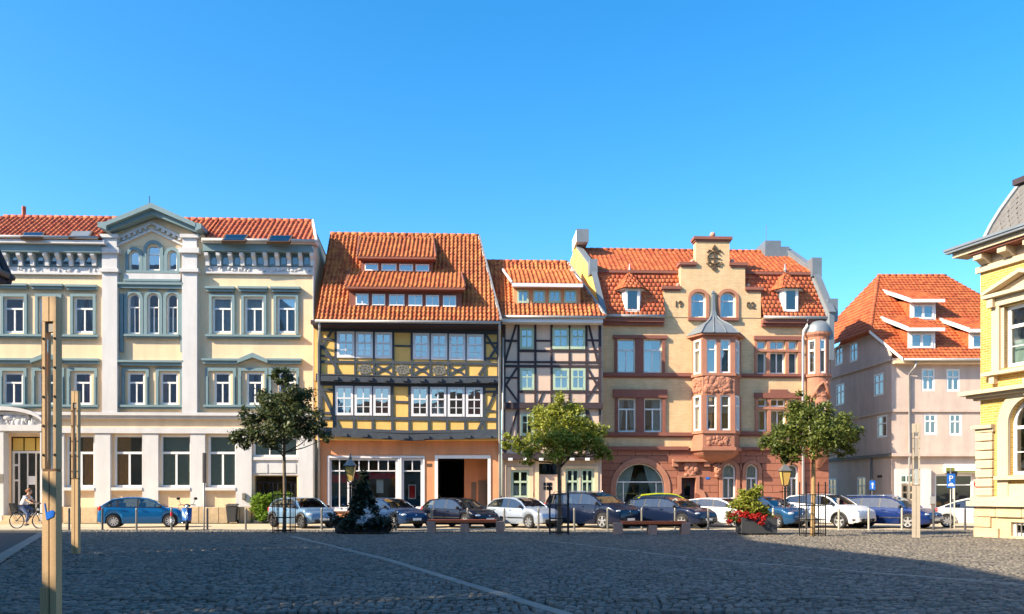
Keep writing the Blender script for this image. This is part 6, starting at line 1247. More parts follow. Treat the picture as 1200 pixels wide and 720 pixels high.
# ================================================================ wooden light columns
glass_pale = glassmat('clear_panel_glass', (.93, .96, .95), .10)
def column(px, py, top, label, m, rz, wd=.185, glazed=True):
    Y = gy(py); r = ent('light_column', label, 'light column', (gx(px, Y), Y, 0), rz, 'tall wooden light columns'); H = top; hb = H*.46; w = wd/2; d = .055
    for s in (-1, 1): q = MB(); a, b = sorted((s*.006, s*w)); q.box(a, b, -d, d, 0, hb); q.build('board', m, r, bevel=.004)
    q = MB(); q.box(-w*.98, w*.98, -d*.9, d*.9, hb, hb+.03); q.build('sill', bronze, r)
    for s in (-1, 1): q = MB(); a, b = sorted((s*w*.54, s*w)); q.box(a, b, -d, d, hb+.031, H-.30); q.build('upright', m, r, bevel=.004)
    q = MB(); q.box(-w*1.04, -w*1.001, -d*1.02, d*1.02, hb+.032, H-.31); q.build('metal_edge', bronze, r)
    q = MB(); q.box(-w*.53, w*.53, -d*.2, -d*.1, hb+.08, H-.5); q.build('glass_panel', glass_pale, r)
    q = MB(); q.box(-w*.51, w*.51, -d*.6, d*.6, H-.42, H-.32); q.build('lamp_housing', steel, r)
    for s in (-1, 1): q = MB(); a, b = sorted((s*.004, s*w)); q.box(a, b, -d*1.02, d*1.02, H-.30, H); q.build('head_board', m, r, bevel=.004)
    for k in range(5):
        for s in (-1, 1): q = MB(); q.ball((s*w*.8,-d-.004,hb+.2+k*(H-hb-.7)/4), .016, 8); q.build('bolt', bronze, r)
    q = MB(); q.box(-w-.03, w+.03, -d-.03, d+.03, -.01, .02); q.build('base_plate', slabm, r); return r
c1 = column(61, 727, 3.86, 'tall wooden light column nearest the viewer at the left', wood, R(-7))
q = MB(); q.box(-.098, -.012, -.085, -.057, 0.02, .40); q.build('service_hatch', wood, c1); 
q = MB(); q.prism([(-.03,1.2),(.06,1.24),(.075,1.3),(.05,1.32),(-.03,1.29),(-.05,1.4),(-.06,1.4)], -.062, -.0575); q.build('sticker', signblue, c1)
column(89, 650, 4.1, 'second wooden light column behind the nearest one at the left', wood, R(-6))
column(1073.5, 631, 3.95, 'weathered grey light column in front of the deep blue estate', woodgrey, R(-18), .25)

# ================================================================ street lamps, signs, bin
def lantern(px, py, top_py, label):
    Y = gy(py); H = CAMH+(HOR-top_py)/F*Y; r = ent('street_lamp', label, 'street lamp', (gx(px,Y), Y, 0), 0, 'old fashioned lantern posts')
    h = H-1.25; q = MB(); q.lathe([(.15,0),(.15,.12),(.1,.2),(.08,.6),(.1,.65),(.055,.72),(.05,h*.7),(.045,h-.12),(.08,h-.08),(.05,h),(.0,h)], n=12); q.build('post', iron, r, True)
    q = MB(); q.tube([(-.25,0,h-.22),(.25,0,h-.22)], .02, 6); q.build('ladder_bar', iron, r)
    z0, z1 = h+.08, h+.68
    q = MB(); a, b = .11, .205; q.add([(sx*a,sy*a,z0) for sx, sy in ((-1,-1),(1,-1),(1,1),(-1,1))]+[(sx*b,sy*b,z1) for sx, sy in ((-1,-1),(1,-1),(1,1),(-1,1))], [(0,1,5,4),(1,2,6,5),(2,3,7,6),(3,0,4,7)]); q.build('lantern_glass', amber, r)
    q = MB()
    for sx, sy in ((-1,-1),(1,-1),(1,1),(-1,1)): q.tube([(0,0,h),(sx*a,sy*a,z0),(sx*b,sy*b,z1)], .018, 5)
    q.box(-b-.03,b+.03,-b-.03,b+.03,z1,z1+.03); q.build('lantern_frame', iron, r)
    q = MB(); e = b+.04; q.add([(-e,-e,z1+.03),(e,-e,z1+.03),(e,e,z1+.03),(-e,e,z1+.03),(-.07,-.07,z1+.3),(.07,-.07,z1+.3),(.07,.07,z1+.3),(-.07,.07,z1+.3)], [(0,1,5,4),(1,2,6,5),(2,3,7,6),(3,0,4,7),(4,5,6,7),(0,3,2,1)]); q.lathe([(.05,z1+.3),(.08,z1+.38),(.04,z1+.42),(.03,z1+.55),(0,z1+.57)], n=8); q.build('lantern_roof', steel, r)
lantern(410.5, 622, 531, 'old lantern post with amber glass beside the dark conifer'); lantern(920, 619, 538, 'old lantern post with amber glass in front of the red sandstone wall')
def post(r, h, m=steel, rad=.03): q = MB(); q.lathe([(rad,0),(rad,h),(0,h)], n=10); q.build('pole', m, r, True)
Y = 37.5; X = gx(1114, Y); z0, z1 = CAMH+(HOR-572)/F*Y, CAMH+(HOR-555.5)/F*Y; r = ent('parking_sign', 'blue parking sign with white letter and car symbol above the small white car', 'sign', (X, Y, 0)); post(r, z1+.25)
q = MB(); q.box(-.18,.18,-.05,-.03,z0,z1); q.build('sign_plate', signblue, r, bevel=.005); text_obj('letter', 'P', .38, signwhite, r, (-.01,-.055,z1-.22), (R(90),0,0), .003)
q = MB(); zc = z0+.12; q.prism([(-.14,zc-.04),(.14,zc-.04),(.14,zc+.03),(.09,zc+.04),(.05,zc+.1),(-.06,zc+.1),(-.1,zc+.04),(-.14,zc+.03)], -.055, -.051); q.build('car_symbol', signwhite, r)
X = gx(1118.5, Y+.3); r = ent('sign_pole', 'bare pale pole just right of the blue parking sign', 'pole', (X, Y+.3, 0)); post(r, 2.0, steel_p)
X = gx(1145.5, Y); zc = CAMH+(HOR-567.5)/F*Y; r = ent('no_stopping_sign', 'round red and blue no stopping sign beside the golden brick building', 'sign', (X, Y, 0)); post(r, zc+.35)
def disc(mb, rad, y0, y1, z): mb.prism([(rad*math.cos(2*math.pi*k/24), z+rad*math.sin(2*math.pi*k/24)) for k in range(24)], y0, y1)
q = MB(); disc(q, .175, -.05, -.03, zc); q.build('sign_plate', signred, r); q = MB(); disc(q, .125, -.053, -.051, zc); q.build('blue_field', signblue, r); q = MB(); q.beam((-.1,zc+.1),(.1,zc-.1),.045,-.057,-.054); q.beam((-.1,zc-.1),(.1,zc+.1),.045,-.0575,-.0545); q.build('red_cross', signred, r)
Y = 43; X = gx(1022, Y); zc = CAMH+(HOR-569)/F*Y; r = ent('direction_sign', 'small blue sign with a white arrow by the mauve side wall', 'sign', (X, Y, 0)); post(r, zc+.3, steel_d)
q = MB(); q.box(-.14,.14,-.05,-.03,zc-.22,zc+.24); q.build('sign_plate', signblue, r); q = MB(); q.prism([(-.03,zc-.16),(.03,zc-.16),(.03,zc+.04),(.08,zc+.04),(0,zc+.16),(-.08,zc+.04),(-.03,zc+.04)], -.055, -.051); q.build('arrow', signwhite, r)
Y = 35.7; X = gx(239, Y); r = ent('sign_pole', 'narrow steel pole carrying an edge-on dark sign by the cream pilaster', 'sign', (X, Y, 0)); post(r, 3.2, steel, .035); q = MB(); q.box(-.02,.06,-.12,.12,CAMH+(HOR-566)/F*Y,CAMH+(HOR-531)/F*Y); q.build('sign_plate', steel_d, r)
Y = 44.3; X = gx(272, Y); r = ent('wheelie_bin', 'dark grey wheelie bin against the cream plinth', 'bin', (X, Y, 0), R(8)); q = MB(); q.add([(-.2,-.24,.08),(.2,-.24,.08),(.2,.22,.08),(-.2,.22,.08),(-.27,-.32,.92),(.27,-.32,.92),(.27,.3,.92),(-.27,.3,.92)], [(0,3,2,1),(0,1,5,4),(1,2,6,5),(2,3,7,6),(3,0,4,7),(4,5,6,7)]); q.build('bin_body', binm, r, bevel=.02)
q = MB(); q.add([(-.3,-.36,.93),(.3,-.36,.93),(.3,.34,.96),(-.3,.34,.96),(-.27,-.3,.99),(.27,-.3,.99),(.27,.3,1.04),(-.27,.3,1.04)], [(0,3,2,1),(0,1,5,4),(1,2,6,5),(2,3,7,6),(3,0,4,7),(4,5,6,7)]); q.build('lid', binm, r, bevel=.015)
for s in (-.24,.24): q = MB(); q.lathe([(0,-.03),(.1,-.03),(.1,.03),(0,.03)], n=14); o = q.build('wheel', rubber, r); o.rotation_euler = (0,R(90),0); o.location = (s,.26,.1)
hy = 45.3-.6; r = ent('hedge', 'bright green clipped climber hedge filling the white doorway bay', 'hedge', (gx(319,hy), hy, 0), R(2.5)); rg = random.Random(3)
leaves('foliage', [(x, rg.uniform(-.1,.1), z, .34) for x in [-.75+.3*i for i in range(6)] for z in (.2,.55,.9,1.25,1.45)], 6500, .12, leaf_ivy, r, 81, .1)
q = MB()
for i in range(6): x = -.8+.32*i; q.tube([(x,.1,0),(x+.04,.05,.8),(x-.03,.1,1.5)], [.025,.02,.01], 5)
q.build('stem', barkm, r); q = MB(); q.box(-.9,.9,-.25,.3,0,.18); q.build('trough', planterm, r)
# weeds at the foot of the bollard
# ================================================================ cyclist and bicycle
def wheel_parts(r, x, y, rad, spokes, name='wheel'):
    q = MB(); n = 28; q.tube([(x+rad*math.cos(2*math.pi*k/n), y, rad+rad*.0+math.sin(2*math.pi*k/n)*rad) for k in range(n+1)], .02, 6, False); w = q.build(name, rubber, r, True)
    q = MB(); q.tube([(x+(rad-.03)*math.cos(2*math.pi*k/n), y, rad+math.sin(2*math.pi*k/n)*(rad-.03)) for k in range(n+1)], .011, 5, False); q.build('rim', chrome, w, True)
    q = MB()
    for k in range(spokes): a = 2*math.pi*k/spokes; q.tube([(x,y+(.03 if k%2 else -.03),rad),(x+(rad-.03)*math.cos(a),y,rad+(rad-.03)*math.sin(a))], .0025, 3)
    q.tube([(x,y-.05,rad),(x,y+.05,rad)], .025, 8); q.build('spoke', chrome, w)
Y = 38.0; X = gx(33, Y)
bk = ent('bicycle', 'dark bicycle with rear child seat ridden past the bank entrance', 'bicycle', (X, Y, 0), R(-4))
for x in (-.53,.53): wheel_parts(bk, x, 0, .34, 18)
q = MB(); BB = (-.05,0,.30); q.tube([BB,(-.22,0,.86)], .018, 6); q.tube([BB,(.36,0,.80)], .018, 6); q.tube([(-.18,0,.66),(.35,0,.86)], .016, 6); q.tube([(.38,0,.95),(.35,0,.80),(.42,0,.6),(.53,0,.34)], .016, 6); q.tube([(-.53,.04,.34),BB], .012, 5); q.tube([(-.53,.04,.34),(-.19,.0,.72)], .011, 5); q.tube([(-.53,-.04,.34),BB], .012, 5); q.tube([(-.53,-.04,.34),(-.19,0,.72)], .011, 5); q.build('frame', iron, bk, True)
q = MB(); q.tube([(.38,0,.95),(.36,0,1.06),(.40,0,1.10)], .014, 6); q.tube([(.22,.28,1.10),(.34,.24,1.11),(.41,0,1.10),(.34,-.24,1.11),(.22,-.28,1.10)], .013, 6); q.build('handlebar', chrome, bk, True)
q = MB(); q.ball((-.25,0,.92), .13, 10, (1.1,.75,.35)); q.tube([(-.22,0,.86),(-.24,0,.92)], .014, 6); q.build('saddle', iron, bk, True)
q = MB(); q.box(-.75,-.42,-.08,.08,.70,.72); q.tube([(-.72,.07,.7),(-.53,.06,.34)], .008, 4); q.tube([(-.72,-.07,.7),(-.53,-.06,.34)], .008, 4); q.build('luggage_rack', iron, bk)
q = MB(); q.add([(-.72,-.15,.74),(-.40,-.15,.74),(-.40,.15,.74),(-.72,.15,.74),(-.80,-.16,1.12),(-.70,-.15,1.12),(-.70,.15,1.12),(-.80,.16,1.12)], [(0,3,2,1),(0,1,5,4),(2,3,7,6),(3,0,4,7),(4,5,6,7),(1,2,6,5)]); q.tube([(-.45,.14,.76),(-.42,.15,.95),(-.55,.15,1.0)], .02, 5); q.build('child_seat', blackplastic, bk)
q = MB(); q.tube([(-.05,-.1,.30),(-.05,.1,.30)], .03, 8); q.tube([(-.05,-.09,.30),(-.02,-.09,.13)], .01, 5); q.tube([(-.05,.09,.30),(-.08,.09,.47)], .01, 5); q.box(-.08,.05,-.19,-.09,.115,.135); q.box(-.14,-.01,.09,.19,.46,.48); q.build('pedal_crank', chrome, bk)
q = MB(); q.ball((.47,0,.84), .05, 8); q.build('front_lamp', lampglass, bk)
def skinned(name, V, E, Rr, m, par, root=0, sub=2):
    me = bpy.data.meshes.new(name); me.from_pydata(V, E, []); me.materials.append(m); o = bpy.data.objects.new(name, me); COL.objects.link(o); o.parent = par
    md = o.modifiers.new('skin', 'SKIN'); md.use_smooth_shade = True; sv = me.skin_vertices[0].data
    for i, rr in enumerate(Rr): sv[i].radius = (rr, rr) if not isinstance(rr, tuple) else rr; sv[i].use_root = (i == root)
    s = o.modifiers.new('sub', 'SUBSURF'); s.levels = s.render_levels = sub; return o
pr = ent('person', 'person with reddish hair in a white top and jeans riding the bicycle', 'person', (X, Y, 0), R(-4))
V = [(-.24,0,.98),(-.22,0,1.10),(-.12,0,1.28),(-.03,0,1.42),(.02,0,1.50),(.06,0,1.57),   # pelvis..neck..head base
     (-.04,.17,1.40),(.13,.21,1.22),(.33,.25,1.135),(-.04,-.17,1.40),(.13,-.21,1.22),(.33,-.25,1.135), # arms
     (-.20,.10,.94),(.16,.10,.78),(.0,.12,.40),(-.02,.13,.49-.0),                                      # right leg (raised pedal)
     (-.20,-.10,.94),(.08,-.11,.60),(-.02,-.13,.22)]
V[15] = (-.07,.13,.53); V[14] = (.02,.12,.60)
V[13] = (.14,.10,.86)
E = [(0,1),(1,2),(2,3),(3,4),(4,5),(3,6),(6,7),(7,8),(3,9),(9,10),(10,11),(0,12),(12,13),(13,15),(0,16),(16,17),(17,18)]
E = [e for e in E]; keepV = [i for i in range(len(V)) if i != 14]; mp_ = {v: i for i, v in enumerate(keepV)}
rad = [.14,.125,(.14,.12),(.13,.11),.055,.05,.06,.045,.033,.06,.045,.033,.10,.07,.05,.045,.10,.068,.042]
skinned('body', [V[i] for i in keepV], [(mp_[a],mp_[b]) for a,b in E], [rad[i] for i in keepV], skin, pr)
q = MB(); q.ball((.075,0,1.645), .105, 14, (.95,.8,1.15)); q.ball((.175,0,1.635), .022, 8, (.9,.7,1.3)); q.ball((.07,.085,1.64), .03, 8, (.7,.4,1)); q.ball((.07,-.085,1.64), .03, 8, (.7,.4,1)); q.build('head', skin, pr, True)
q = MB()
for s in (-1, 1): q.ball((.165,s*.035,1.665), .013, 8)
q.build('eye', iron, pr, True); q = MB(); q.ball((.168,0,1.59), .022, 8, (.5,1.2,.35)); q.build('mouth', sand_red, pr, True)
q = MB(); q.ball((.045,0,1.685), .115, 14, (1,.92,1.0)); q.ball((-.07,0,1.66), .06, 10, (.9,.9,1.3)); q.build('hair', hairm, pr, True)
skinned('shirt', [(-.24,0,1.0),(-.22,0,1.12),(-.12,0,1.29),(-.035,0,1.42),(-.05,.17,1.405),(.06,.20,1.30),(-.05,-.17,1.405),(.06,-.20,1.30)], [(0,1),(1,2),(2,3),(3,4),(4,5),(3,6),(6,7)], [.155,.145,.155,.135,.075,.066,.075,.066], shirt, pr)
skinned('jeans', [(-.24,0,.97),(-.20,.10,.93),(.14,.10,.86),(-.05,.13,.57),(-.20,-.10,.93),(.08,-.11,.60),(-.015,-.13,.27)], [(0,1),(1,2),(2,3),(0,4),(4,5),(5,6)], [.155,.115,.083,.06,.115,.08,.055], jeans, pr)
for s, x, z in ((1,-.04,.52),(-1,.02,.18)): q = MB(); q.ball((x,s*.13,z), .11, 10, (1.15,.4,.42)); q.build('shoe', blackplastic, pr, True)
for s in (-1, 1):
    q = MB(); q.ball((.37,s*.255,1.125), .042, 8, (1.1,.6,.8))
    for k in range(4): y = s*.255+(k-1.5)*.021; q.tube([(.375,y,1.14),(.415,y,1.135),(.42,y,1.10),(.395,y,1.085)], [.010,.010,.009,.007], 5)
    q.tube([(.36,s*.225,1.12),(.385,s*.20,1.105),(.40,s*.195,1.095)], [.011,.010,.008], 5); q.build('hand', skin, pr, True)

# ================================================================ scooter
Y = gy(622); X = gx(215, Y)
sc = ent('motor_scooter', 'blue and black motor scooter leaning beside the blue hatchback', 'scooter', (X, Y+.4, 0), R(-70))
for x, nm in ((-.62,'rear_wheel'),(.62,'front_wheel')):
    q = MB(); n = 22; q.tube([(x+.17*math.cos(2*math.pi*k/n),0,.23+.17*math.sin(2*math.pi*k/n)) for k in range(n+1)], .06, 8, False); w = q.build(nm, rubber, sc, True); q = MB(); q.tube([(x,-.04,.23),(x,.04,.23)], .12, 14); q.build('rim', rimm, w)
scb = paint('scooter_blue', (.03,.12,.38))
q = MB(); q.tube([(.62,0,.23),(.5,0,.62),(.40,0,.98)], [.03,.035,.03], 8); q.build('fork', chrome, sc, True)
q = MB(); q.add([(.52,-.18,.42),(.50,.18,.42),(.40,.20,.95),(.42,-.20,.95),(.46,-.16,.40),(.44,.16,.40),(.33,.17,.93),(.35,-.17,.93)], [(0,1,2,3),(4,7,6,5),(0,3,7,4),(1,5,6,2),(3,2,6,7)]); q.ball((.62,0,.45), .17, 10, (1.1,.55,.45)); q.build('leg_shield', scb, sc, True)
q = MB(); q.box(-.15,.46,-.17,.17,.30,.38); q.build('footboard', blackplastic, sc, bevel=.02)
q = MB(); q.ball((-.5,0,.62), .38, 12, (1.05,.5,.62)); q.build('rear_body', scb, sc, True); q = MB(); q.ball((-.42,0,.84), .34, 12, (1.15,.48,.28)); q.build('seat', blackplastic, sc, True)
q = MB(); q.tube([(.40,0,.96),(.38,0,1.05)], .04, 8); q.tube([(.28,.34,1.06),(.36,.2,1.08),(.40,0,1.06),(.36,-.2,1.08),(.28,-.34,1.06)], .018, 6); q.ball((.40,0,1.04), .11, 10, (.8,1.3,.7)); q.build('handlebar', blackplastic, sc, True)
for s in (-1, 1): q = MB(); q.tube([(.36,s*.24,1.08),(.36,s*.32,1.30)], .009, 5); q.ball((.36,s*.34,1.34), .075, 10, (.4,1.1,.8)); q.build('mirror', blackplastic, sc, True)
q = MB(); q.ball((.47,0,1.0), .075, 10); q.build('headlight', lampglass, sc, True); q = MB(); q.ball((-.89,0,.66), .06, 8, (.6,1.3,.8)); q.build('taillight', redlens, sc, True); q = MB(); q.box(-.92,-.90,-.1,.1,.42,.56); q.build('number_plate', platem, sc); q = MB(); q.tube([(-.75,-.14,.32),(-.2,-.16,.28)], .05, 8); q.build('exhaust', chrome, sc, True)
# ================================================================ cars
def car(name, label, paintm, px, Y, phi, P, group='cars parked at an angle along the kerb', plate=True):
    """lofted body: stations from nose to tail, each a half section mirrored; windows, doors and lamps are cut from the same surface"""
    r = ent(name, label, 'car', (gx(px,Y), Y, 0), R(phi), group); r.scale = (.96,.96,.955)
    L, W, H = P['L'], P['W'], P['H']; hl = L/2; wb = P['wb']; xf = hl-P['fo']; xr = xf-wb; wr = P.get('wr', .31); gc = P.get('gc', .2)
    zh, zc, xc = P['zh'], P['zc'], P['xc']; xr1, xr2, xd, zd = P['xr1'], P['xr2'], P['xd'], P['zd']     # hood front height, cowl, roof front, roof rear, rear deck
    tp = [(hl,.50),(hl-.03,zh-.16),(hl-.10,zh-.05),(hl-.30,zh+.01),((hl+xc)/2,(zh+zc)/2+.03),(xc,zc),(xc*.45+xr1*.55,zc+(H-zc)*.62),(xr1,H-.055),(xr1-.35,H-.01),((xr1+xr2)/2-.1,H),(xr2,H-P.get('rd',.08)),(xd*.45+xr2*.55,zd+(H-P.get('rd',.08)-zd)*.58),(xd,zd),(-hl+.05,P.get('zt',zd-.02)),(-hl,.62)]
    if P.get('est'): tp = [t for t in tp]
    tp = sorted(tp, reverse=True)
    def top(x):
        for (a, za), (b, zb) in zip(tp[:-1], tp[1:]):
            if b <= x <= a: return za+(zb-za)*(a-x)/max(a-b,1e-6)
        return tp[-1][1]
    zb0 = zc-.02; zb1 = P.get('belt_r', zb0+.06)
    def belt(x): return min(top(x), zb0+(zb1-zb0)*min(1,max(0,(xc-x)/max(.1,xc-xd))))
    def width(x):
        s = abs(x)/hl; w = W/2
        return w*(1-.20*max(0,(s-.72)/.28)**2.2) if x > 0 else w*(1-.13*max(0,(s-.75)/.25)**2.2)
    def bot(x):
        z = gc+(.05 if abs(x) > hl-.25 else 0)+(.04 if abs(x) > hl-.06 else 0)
        for cx in (xf, xr):
            ra = wr+.055; d = abs(x-cx)
            if d < ra: z = max(z, wr+math.sqrt(ra*ra-d*d))
        return z
    pil = P.get('pil', [.1])                      # pillar centres (x); front door starts at the cowl
    cuts = []
    for i, p in enumerate(pil): cuts += [p-.035, p+.035]
    xs = {hl, hl-.03, hl-.1, hl-.3, (hl+xc)/2, xc, xr1, xr2, xd, -hl+.05, -hl, -hl+.02, hl-.2, -hl+.2, *cuts, xr1-.35, (xr1+xr2)/2-.1, xc*.45+xr1*.55, xd*.45+xr2*.55, xc-.16, xd+.12}
    for cx in (xf, xr):
        ra = wr+.055
        for k in range(-5, 6): xs.add(cx+ra*math.sin(k*math.pi/10))
        xs.add(cx+ra+.02); xs.add(cx-ra-.02)
    xs = sorted([x for x in xs if -hl <= x <= hl], reverse=True); Xs = [xs[0]]
    for x in xs[1:]:
        if Xs[-1]-x > .012: Xs.append(x)
    sec = []
    for x in Xs:
        t, b, w, z0 = top(x), belt(x), width(x), bot(x); cab = max(0, min(1, (t-b)/.25)); hg = t-b; z0 = min(z0, b-.12)
        e = .02 if t-b < .03 else 0
        pts = [(w*.90, z0), (w*.975, z0+min(.08,(b-z0)*.3)), (w*1.0, z0+(b-z0)*.55), (w*.985, z0+(b-z0)*.82), (w*.945, b-.012*(1-cab))]
        wt = w*.945-.03-(.24*hg if hg > 0 else 0)
        pts += [(wt*.995 if hg > .03 else w*.86, t-.05*cab+(.0 if cab else .012)), (wt-.07*cab if hg > .03 else w*.72, t-.012*cab+(.02 if not cab else 0)), ((wt-.3*cab) if hg > .03 else w*.4, t+.006+(.028 if not cab else .0)), (0, t+.012+(.03 if not cab else 0))]
        sec.append(pts)
    n = 9
    def vid(i, k, s): return None
    groups = {}
    def put(key, quad): groups.setdefault(key, MB()).poly(quad)
    for i in range(len(Xs)-1):
        xm = (Xs[i]+Xs[i+1])/2; A, B = sec[i], sec[i+1]
        wsh = xr1 < xm < xc; rw = xd < xm < xr2; cabin = xd < xm < xc
        for k in range(n-1):
            for s in (1, -1):
                a0, a1, b0, b1 = [(X_, s*p[0], p[1]) for X_, p in ((Xs[i],A[k]),(Xs[i],A[k+1]),(Xs[i+1],B[k]),(Xs[i+1],B[k+1]))]
                q = [a0, b0, b1, a1] if s > 0 else [a0, a1, b1, b0]
                if k == 4 and cabin and (top(xm)-belt(xm)) > .1 and xm > P.get('xlast', xd+.1):
                    inp = any(p-.036 < xm < p+.036 for p in pil)
                    key = 'black_pillar' if inp else ('side_window', s, sum(xm < p for p in pil))
                elif k >= 6 and wsh and xm < xc-.05: key = 'windscreen'
                elif k >= 6 and rw and xm > xd+.02: key = 'rear_window'
                elif k >= 5 and False: key = ''
                elif 1 <= k <= 3 and P['d1'] < xm < xc-.12 and False: key = ''
                else: key = 'body'
                put(key, q)
    B = groups['body']
    for i, s in ((0, 1), (len(Xs)-1, -1)):
        pts = sec[i]; ring_ = [(Xs[i], p[0], p[1]) for p in pts]+[(Xs[i], -p[0], p[1]) for p in pts[::-1][1:]]; B.poly(ring_ if s > 0 else ring_[::-1])
    me_b = B.build('body', paintm, r, True); bm = bmesh.new(); bm.from_mesh(me_b.data); bmesh.ops.remove_doubles(bm, verts=bm.verts, dist=.002); bmesh.ops.recalc_face_normals(bm, faces=bm.faces); bm.to_mesh(me_b.data); bm.free(); me_b.data.polygons.foreach_set('use_smooth', [True]*len(me_b.data.polygons))
    for key, g in groups.items():
        if key == 'body': continue
        nm = key if isinstance(key, str) else key[0]; o = g.build(nm, blackplastic if nm == 'black_pillar' else carglass, r, True)
    # A and C pillar edges, window line
    for s in (1, -1):
        q = MB(); path = [(Xs[i], s*(sec[i][5][0]+.006), sec[i][5][1]+.004) for i in range(len(Xs)) if xd-.02 <= Xs[i] <= xc+.02]
        if len(path) > 2: q.tube(path, .028, 5); q.build('roof_frame', paintm, r, True)
        q = MB(); path = [(Xs[i], s*(sec[i][4][0]+.004), sec[i][4][1]) for i in range(len(Xs)) if xd-.02 <= Xs[i] <= xc]
        if len(path) > 2: q.tube(path, .011, 4); q.build('window_seal', chrome if P.get('chrome') else blackplastic, r)
        if P.get('rails'): q = MB(); q.tube([(xr1-.25,s*(W*.33),H-.02),(xr1-.4,s*W*.335,H+.045),(xr2+.3,s*W*.335,H+.04),(xr2+.12,s*W*.33,H-.05)], .016, 6); q.build('roof_rail', chrome if P.get('chrome') else blackplastic, r, True)
    # doors: raised skins with a shut line round them
    edges = [xc-.10]+pil[:P.get('nd',2)]
    for a, b in zip(edges[:-1], edges[1:]):
        for s in (1, -1):
            q = MB(); ids = [i for i in range(len(Xs)) if b+.012 <= Xs[i] <= a-.012]
            xs2 = [a-.015]+[Xs[i] for i in ids if Xs[i] < a-.03 and Xs[i] > b+.03]+[b+.015]; rows = []
            for x in xs2:
                w = width(x); bb = belt(x); z0 = max(gc+.07, bot(x)+.012); zz = gc
                def wy(z, bx=bot(x)):
                    t = (z-bx)/(bb-bx); ks = [(0,.90),(.18,.975),(.55,1.0),(.82,.985),(1,.945)]
                    for (t0, w0), (t1, w1) in zip(ks[:-1], ks[1:]):
                        if t0 <= t <= t1: return w*(w0+(w1-w0)*(t-t0)/(t1-t0))
                    return w*.945
                rows.append([(x, s*(wy(z0+(bb-.015-z0)*f_)+.006), z0+(bb-.015-z0)*f_) for f_ in (0,.2,.4,.55,.7,.85,1)])
            m = 7; q.add([p for rw_ in rows for p in rw_], [(i*m+k, (i+1)*m+k, (i+1)*m+k+1, i*m+k+1) if s > 0 else (i*m+k, i*m+k+1, (i+1)*m+k+1, (i+1)*m+k) for i in range(len(rows)-1) for k in range(m-1)])
            d = q.build('door', paintm, r, True)
            q = MB(); xh = b+.12; zh_ = belt(xh)-.10; yy = s*(width(xh)*.99+.012); q.box(xh, xh+.17, min(yy,yy+s*.03), max(yy,yy+s*.03), zh_-.018, zh_+.018); q.build('handle', paintm if not P.get('bh') else blackplastic, d, bevel=.006)
            if P.get('strip'): q = MB(); zs_ = .50; yy = s*(W/2*1.0+.008); q.box(b+.04, a-.04, min(yy,yy+s*.018), max(yy,yy+s*.018), zs_-.025, zs_+.025); q.build('rubbing_strip', blackplastic if P['strip'] == 1 else chrome, d)
    # underbody, arches, seats
    q = MB(); q.box(-hl+.25, hl-.3, -W/2+.24, W/2-.24, gc+.01, zc-.25); q.box(xf-wr-.06, xf+wr+.02, -W/2+.08, W/2-.08, wr+.05, wr*2+.05); q.box(xr-wr-.04, xr+wr+.04, -W/2+.08, W/2-.08, wr+.05, wr*2+.05); q.build('underbody', blackplastic, r)
    for x in (xc-1.05, xc-1.95 if xc-1.95 > xd+.1 else xc-1.8):
        for y in (-.36, .36): q = MB(); q.box(x-.12, x+.06, y-.23, y+.23, zc-.35, zc+.22); q.ball((x-.06,y,zc+.34), .12, 8, (.5,1,.8)); q.build('seat', binm, r, bevel=.03)
    q = MB(); q.tube([(xc-.55+.17*0, .36+.17*math.cos(2*math.pi*k/14), zc+.0+.17*math.sin(2*math.pi*k/14)) for k in range(15)], .014, 5, False); q.build('steering_wheel', blackplastic, r)
    # wheels
    for cx in (xf, xr):
        for s in (1, -1):
            yc = s*(W/2-.115); q = MB(); n2 = 26; pr_ = [(wr-.10,-.095),(wr-.02,-.10),(wr,-.07),(wr,.07),(wr-.02,.10),(wr-.10,.095)]
            q.add([(cx+a*math.cos(2*math.pi*k/n2), yc+b, wr+a*math.sin(2*math.pi*k/n2)) for a, b in pr_ for k in range(n2)], [(i*n2+k, i*n2+(k+1)%n2, (i+1)*n2+(k+1)%n2, (i+1)*n2+k) for i in range(5) for k in range(n2)])
            w = q.build('wheel', rubber, r, True); q = MB(); yo = yc+s*.085; rr = wr-.095
            q.add([(cx+a*math.cos(2*math.pi*k/n2), yc+s*b, wr+a*math.sin(2*math.pi*k/n2)) for a, b in ((rr+.012,.095),(rr-.02,.09),(rr-.03,.03)) for k in range(n2)], [(i*n2+k, i*n2+(k+1)%n2, (i+1)*n2+(k+1)%n2, (i+1)*n2+k) for i in range(2) for k in range(n2)])
            ns = P.get('spokes', 5); sw = .045 if ns < 8 else .03
            for k in range(ns):
                a = 2*math.pi*(k+.25)/ns; ca, sa = math.cos(a), math.sin(a); y0, y1 = sorted((yc+s*.055, yc+s*.085))
                q.prism([(cx+ca*.04-sa*sw, wr+sa*.04+ca*sw),(cx+ca*(rr-.01)-sa*sw*.8, wr+sa*(rr-.01)+ca*sw*.8),(cx+ca*(rr-.01)+sa*sw*.8, wr+sa*(rr-.01)-ca*sw*.8),(cx+ca*.04+sa*sw, wr+sa*.04-ca*sw)], y0, y1)
            q.prism([(cx+.055*math.cos(2*math.pi*k/12), wr+.055*math.sin(2*math.pi*k/12)) for k in range(12)], *sorted((yc+s*.05, yc+s*.09))); q.build('rim', P.get('rim', rimm), w)
            q = MB(); q.prism([(cx+(rr-.01)*math.cos(2*math.pi*k/20), wr+(rr-.01)*math.sin(2*math.pi*k/20)) for k in range(20)], *sorted((yc-s*.02, yc+s*.025))); q.build('brake_disc', binm, w)
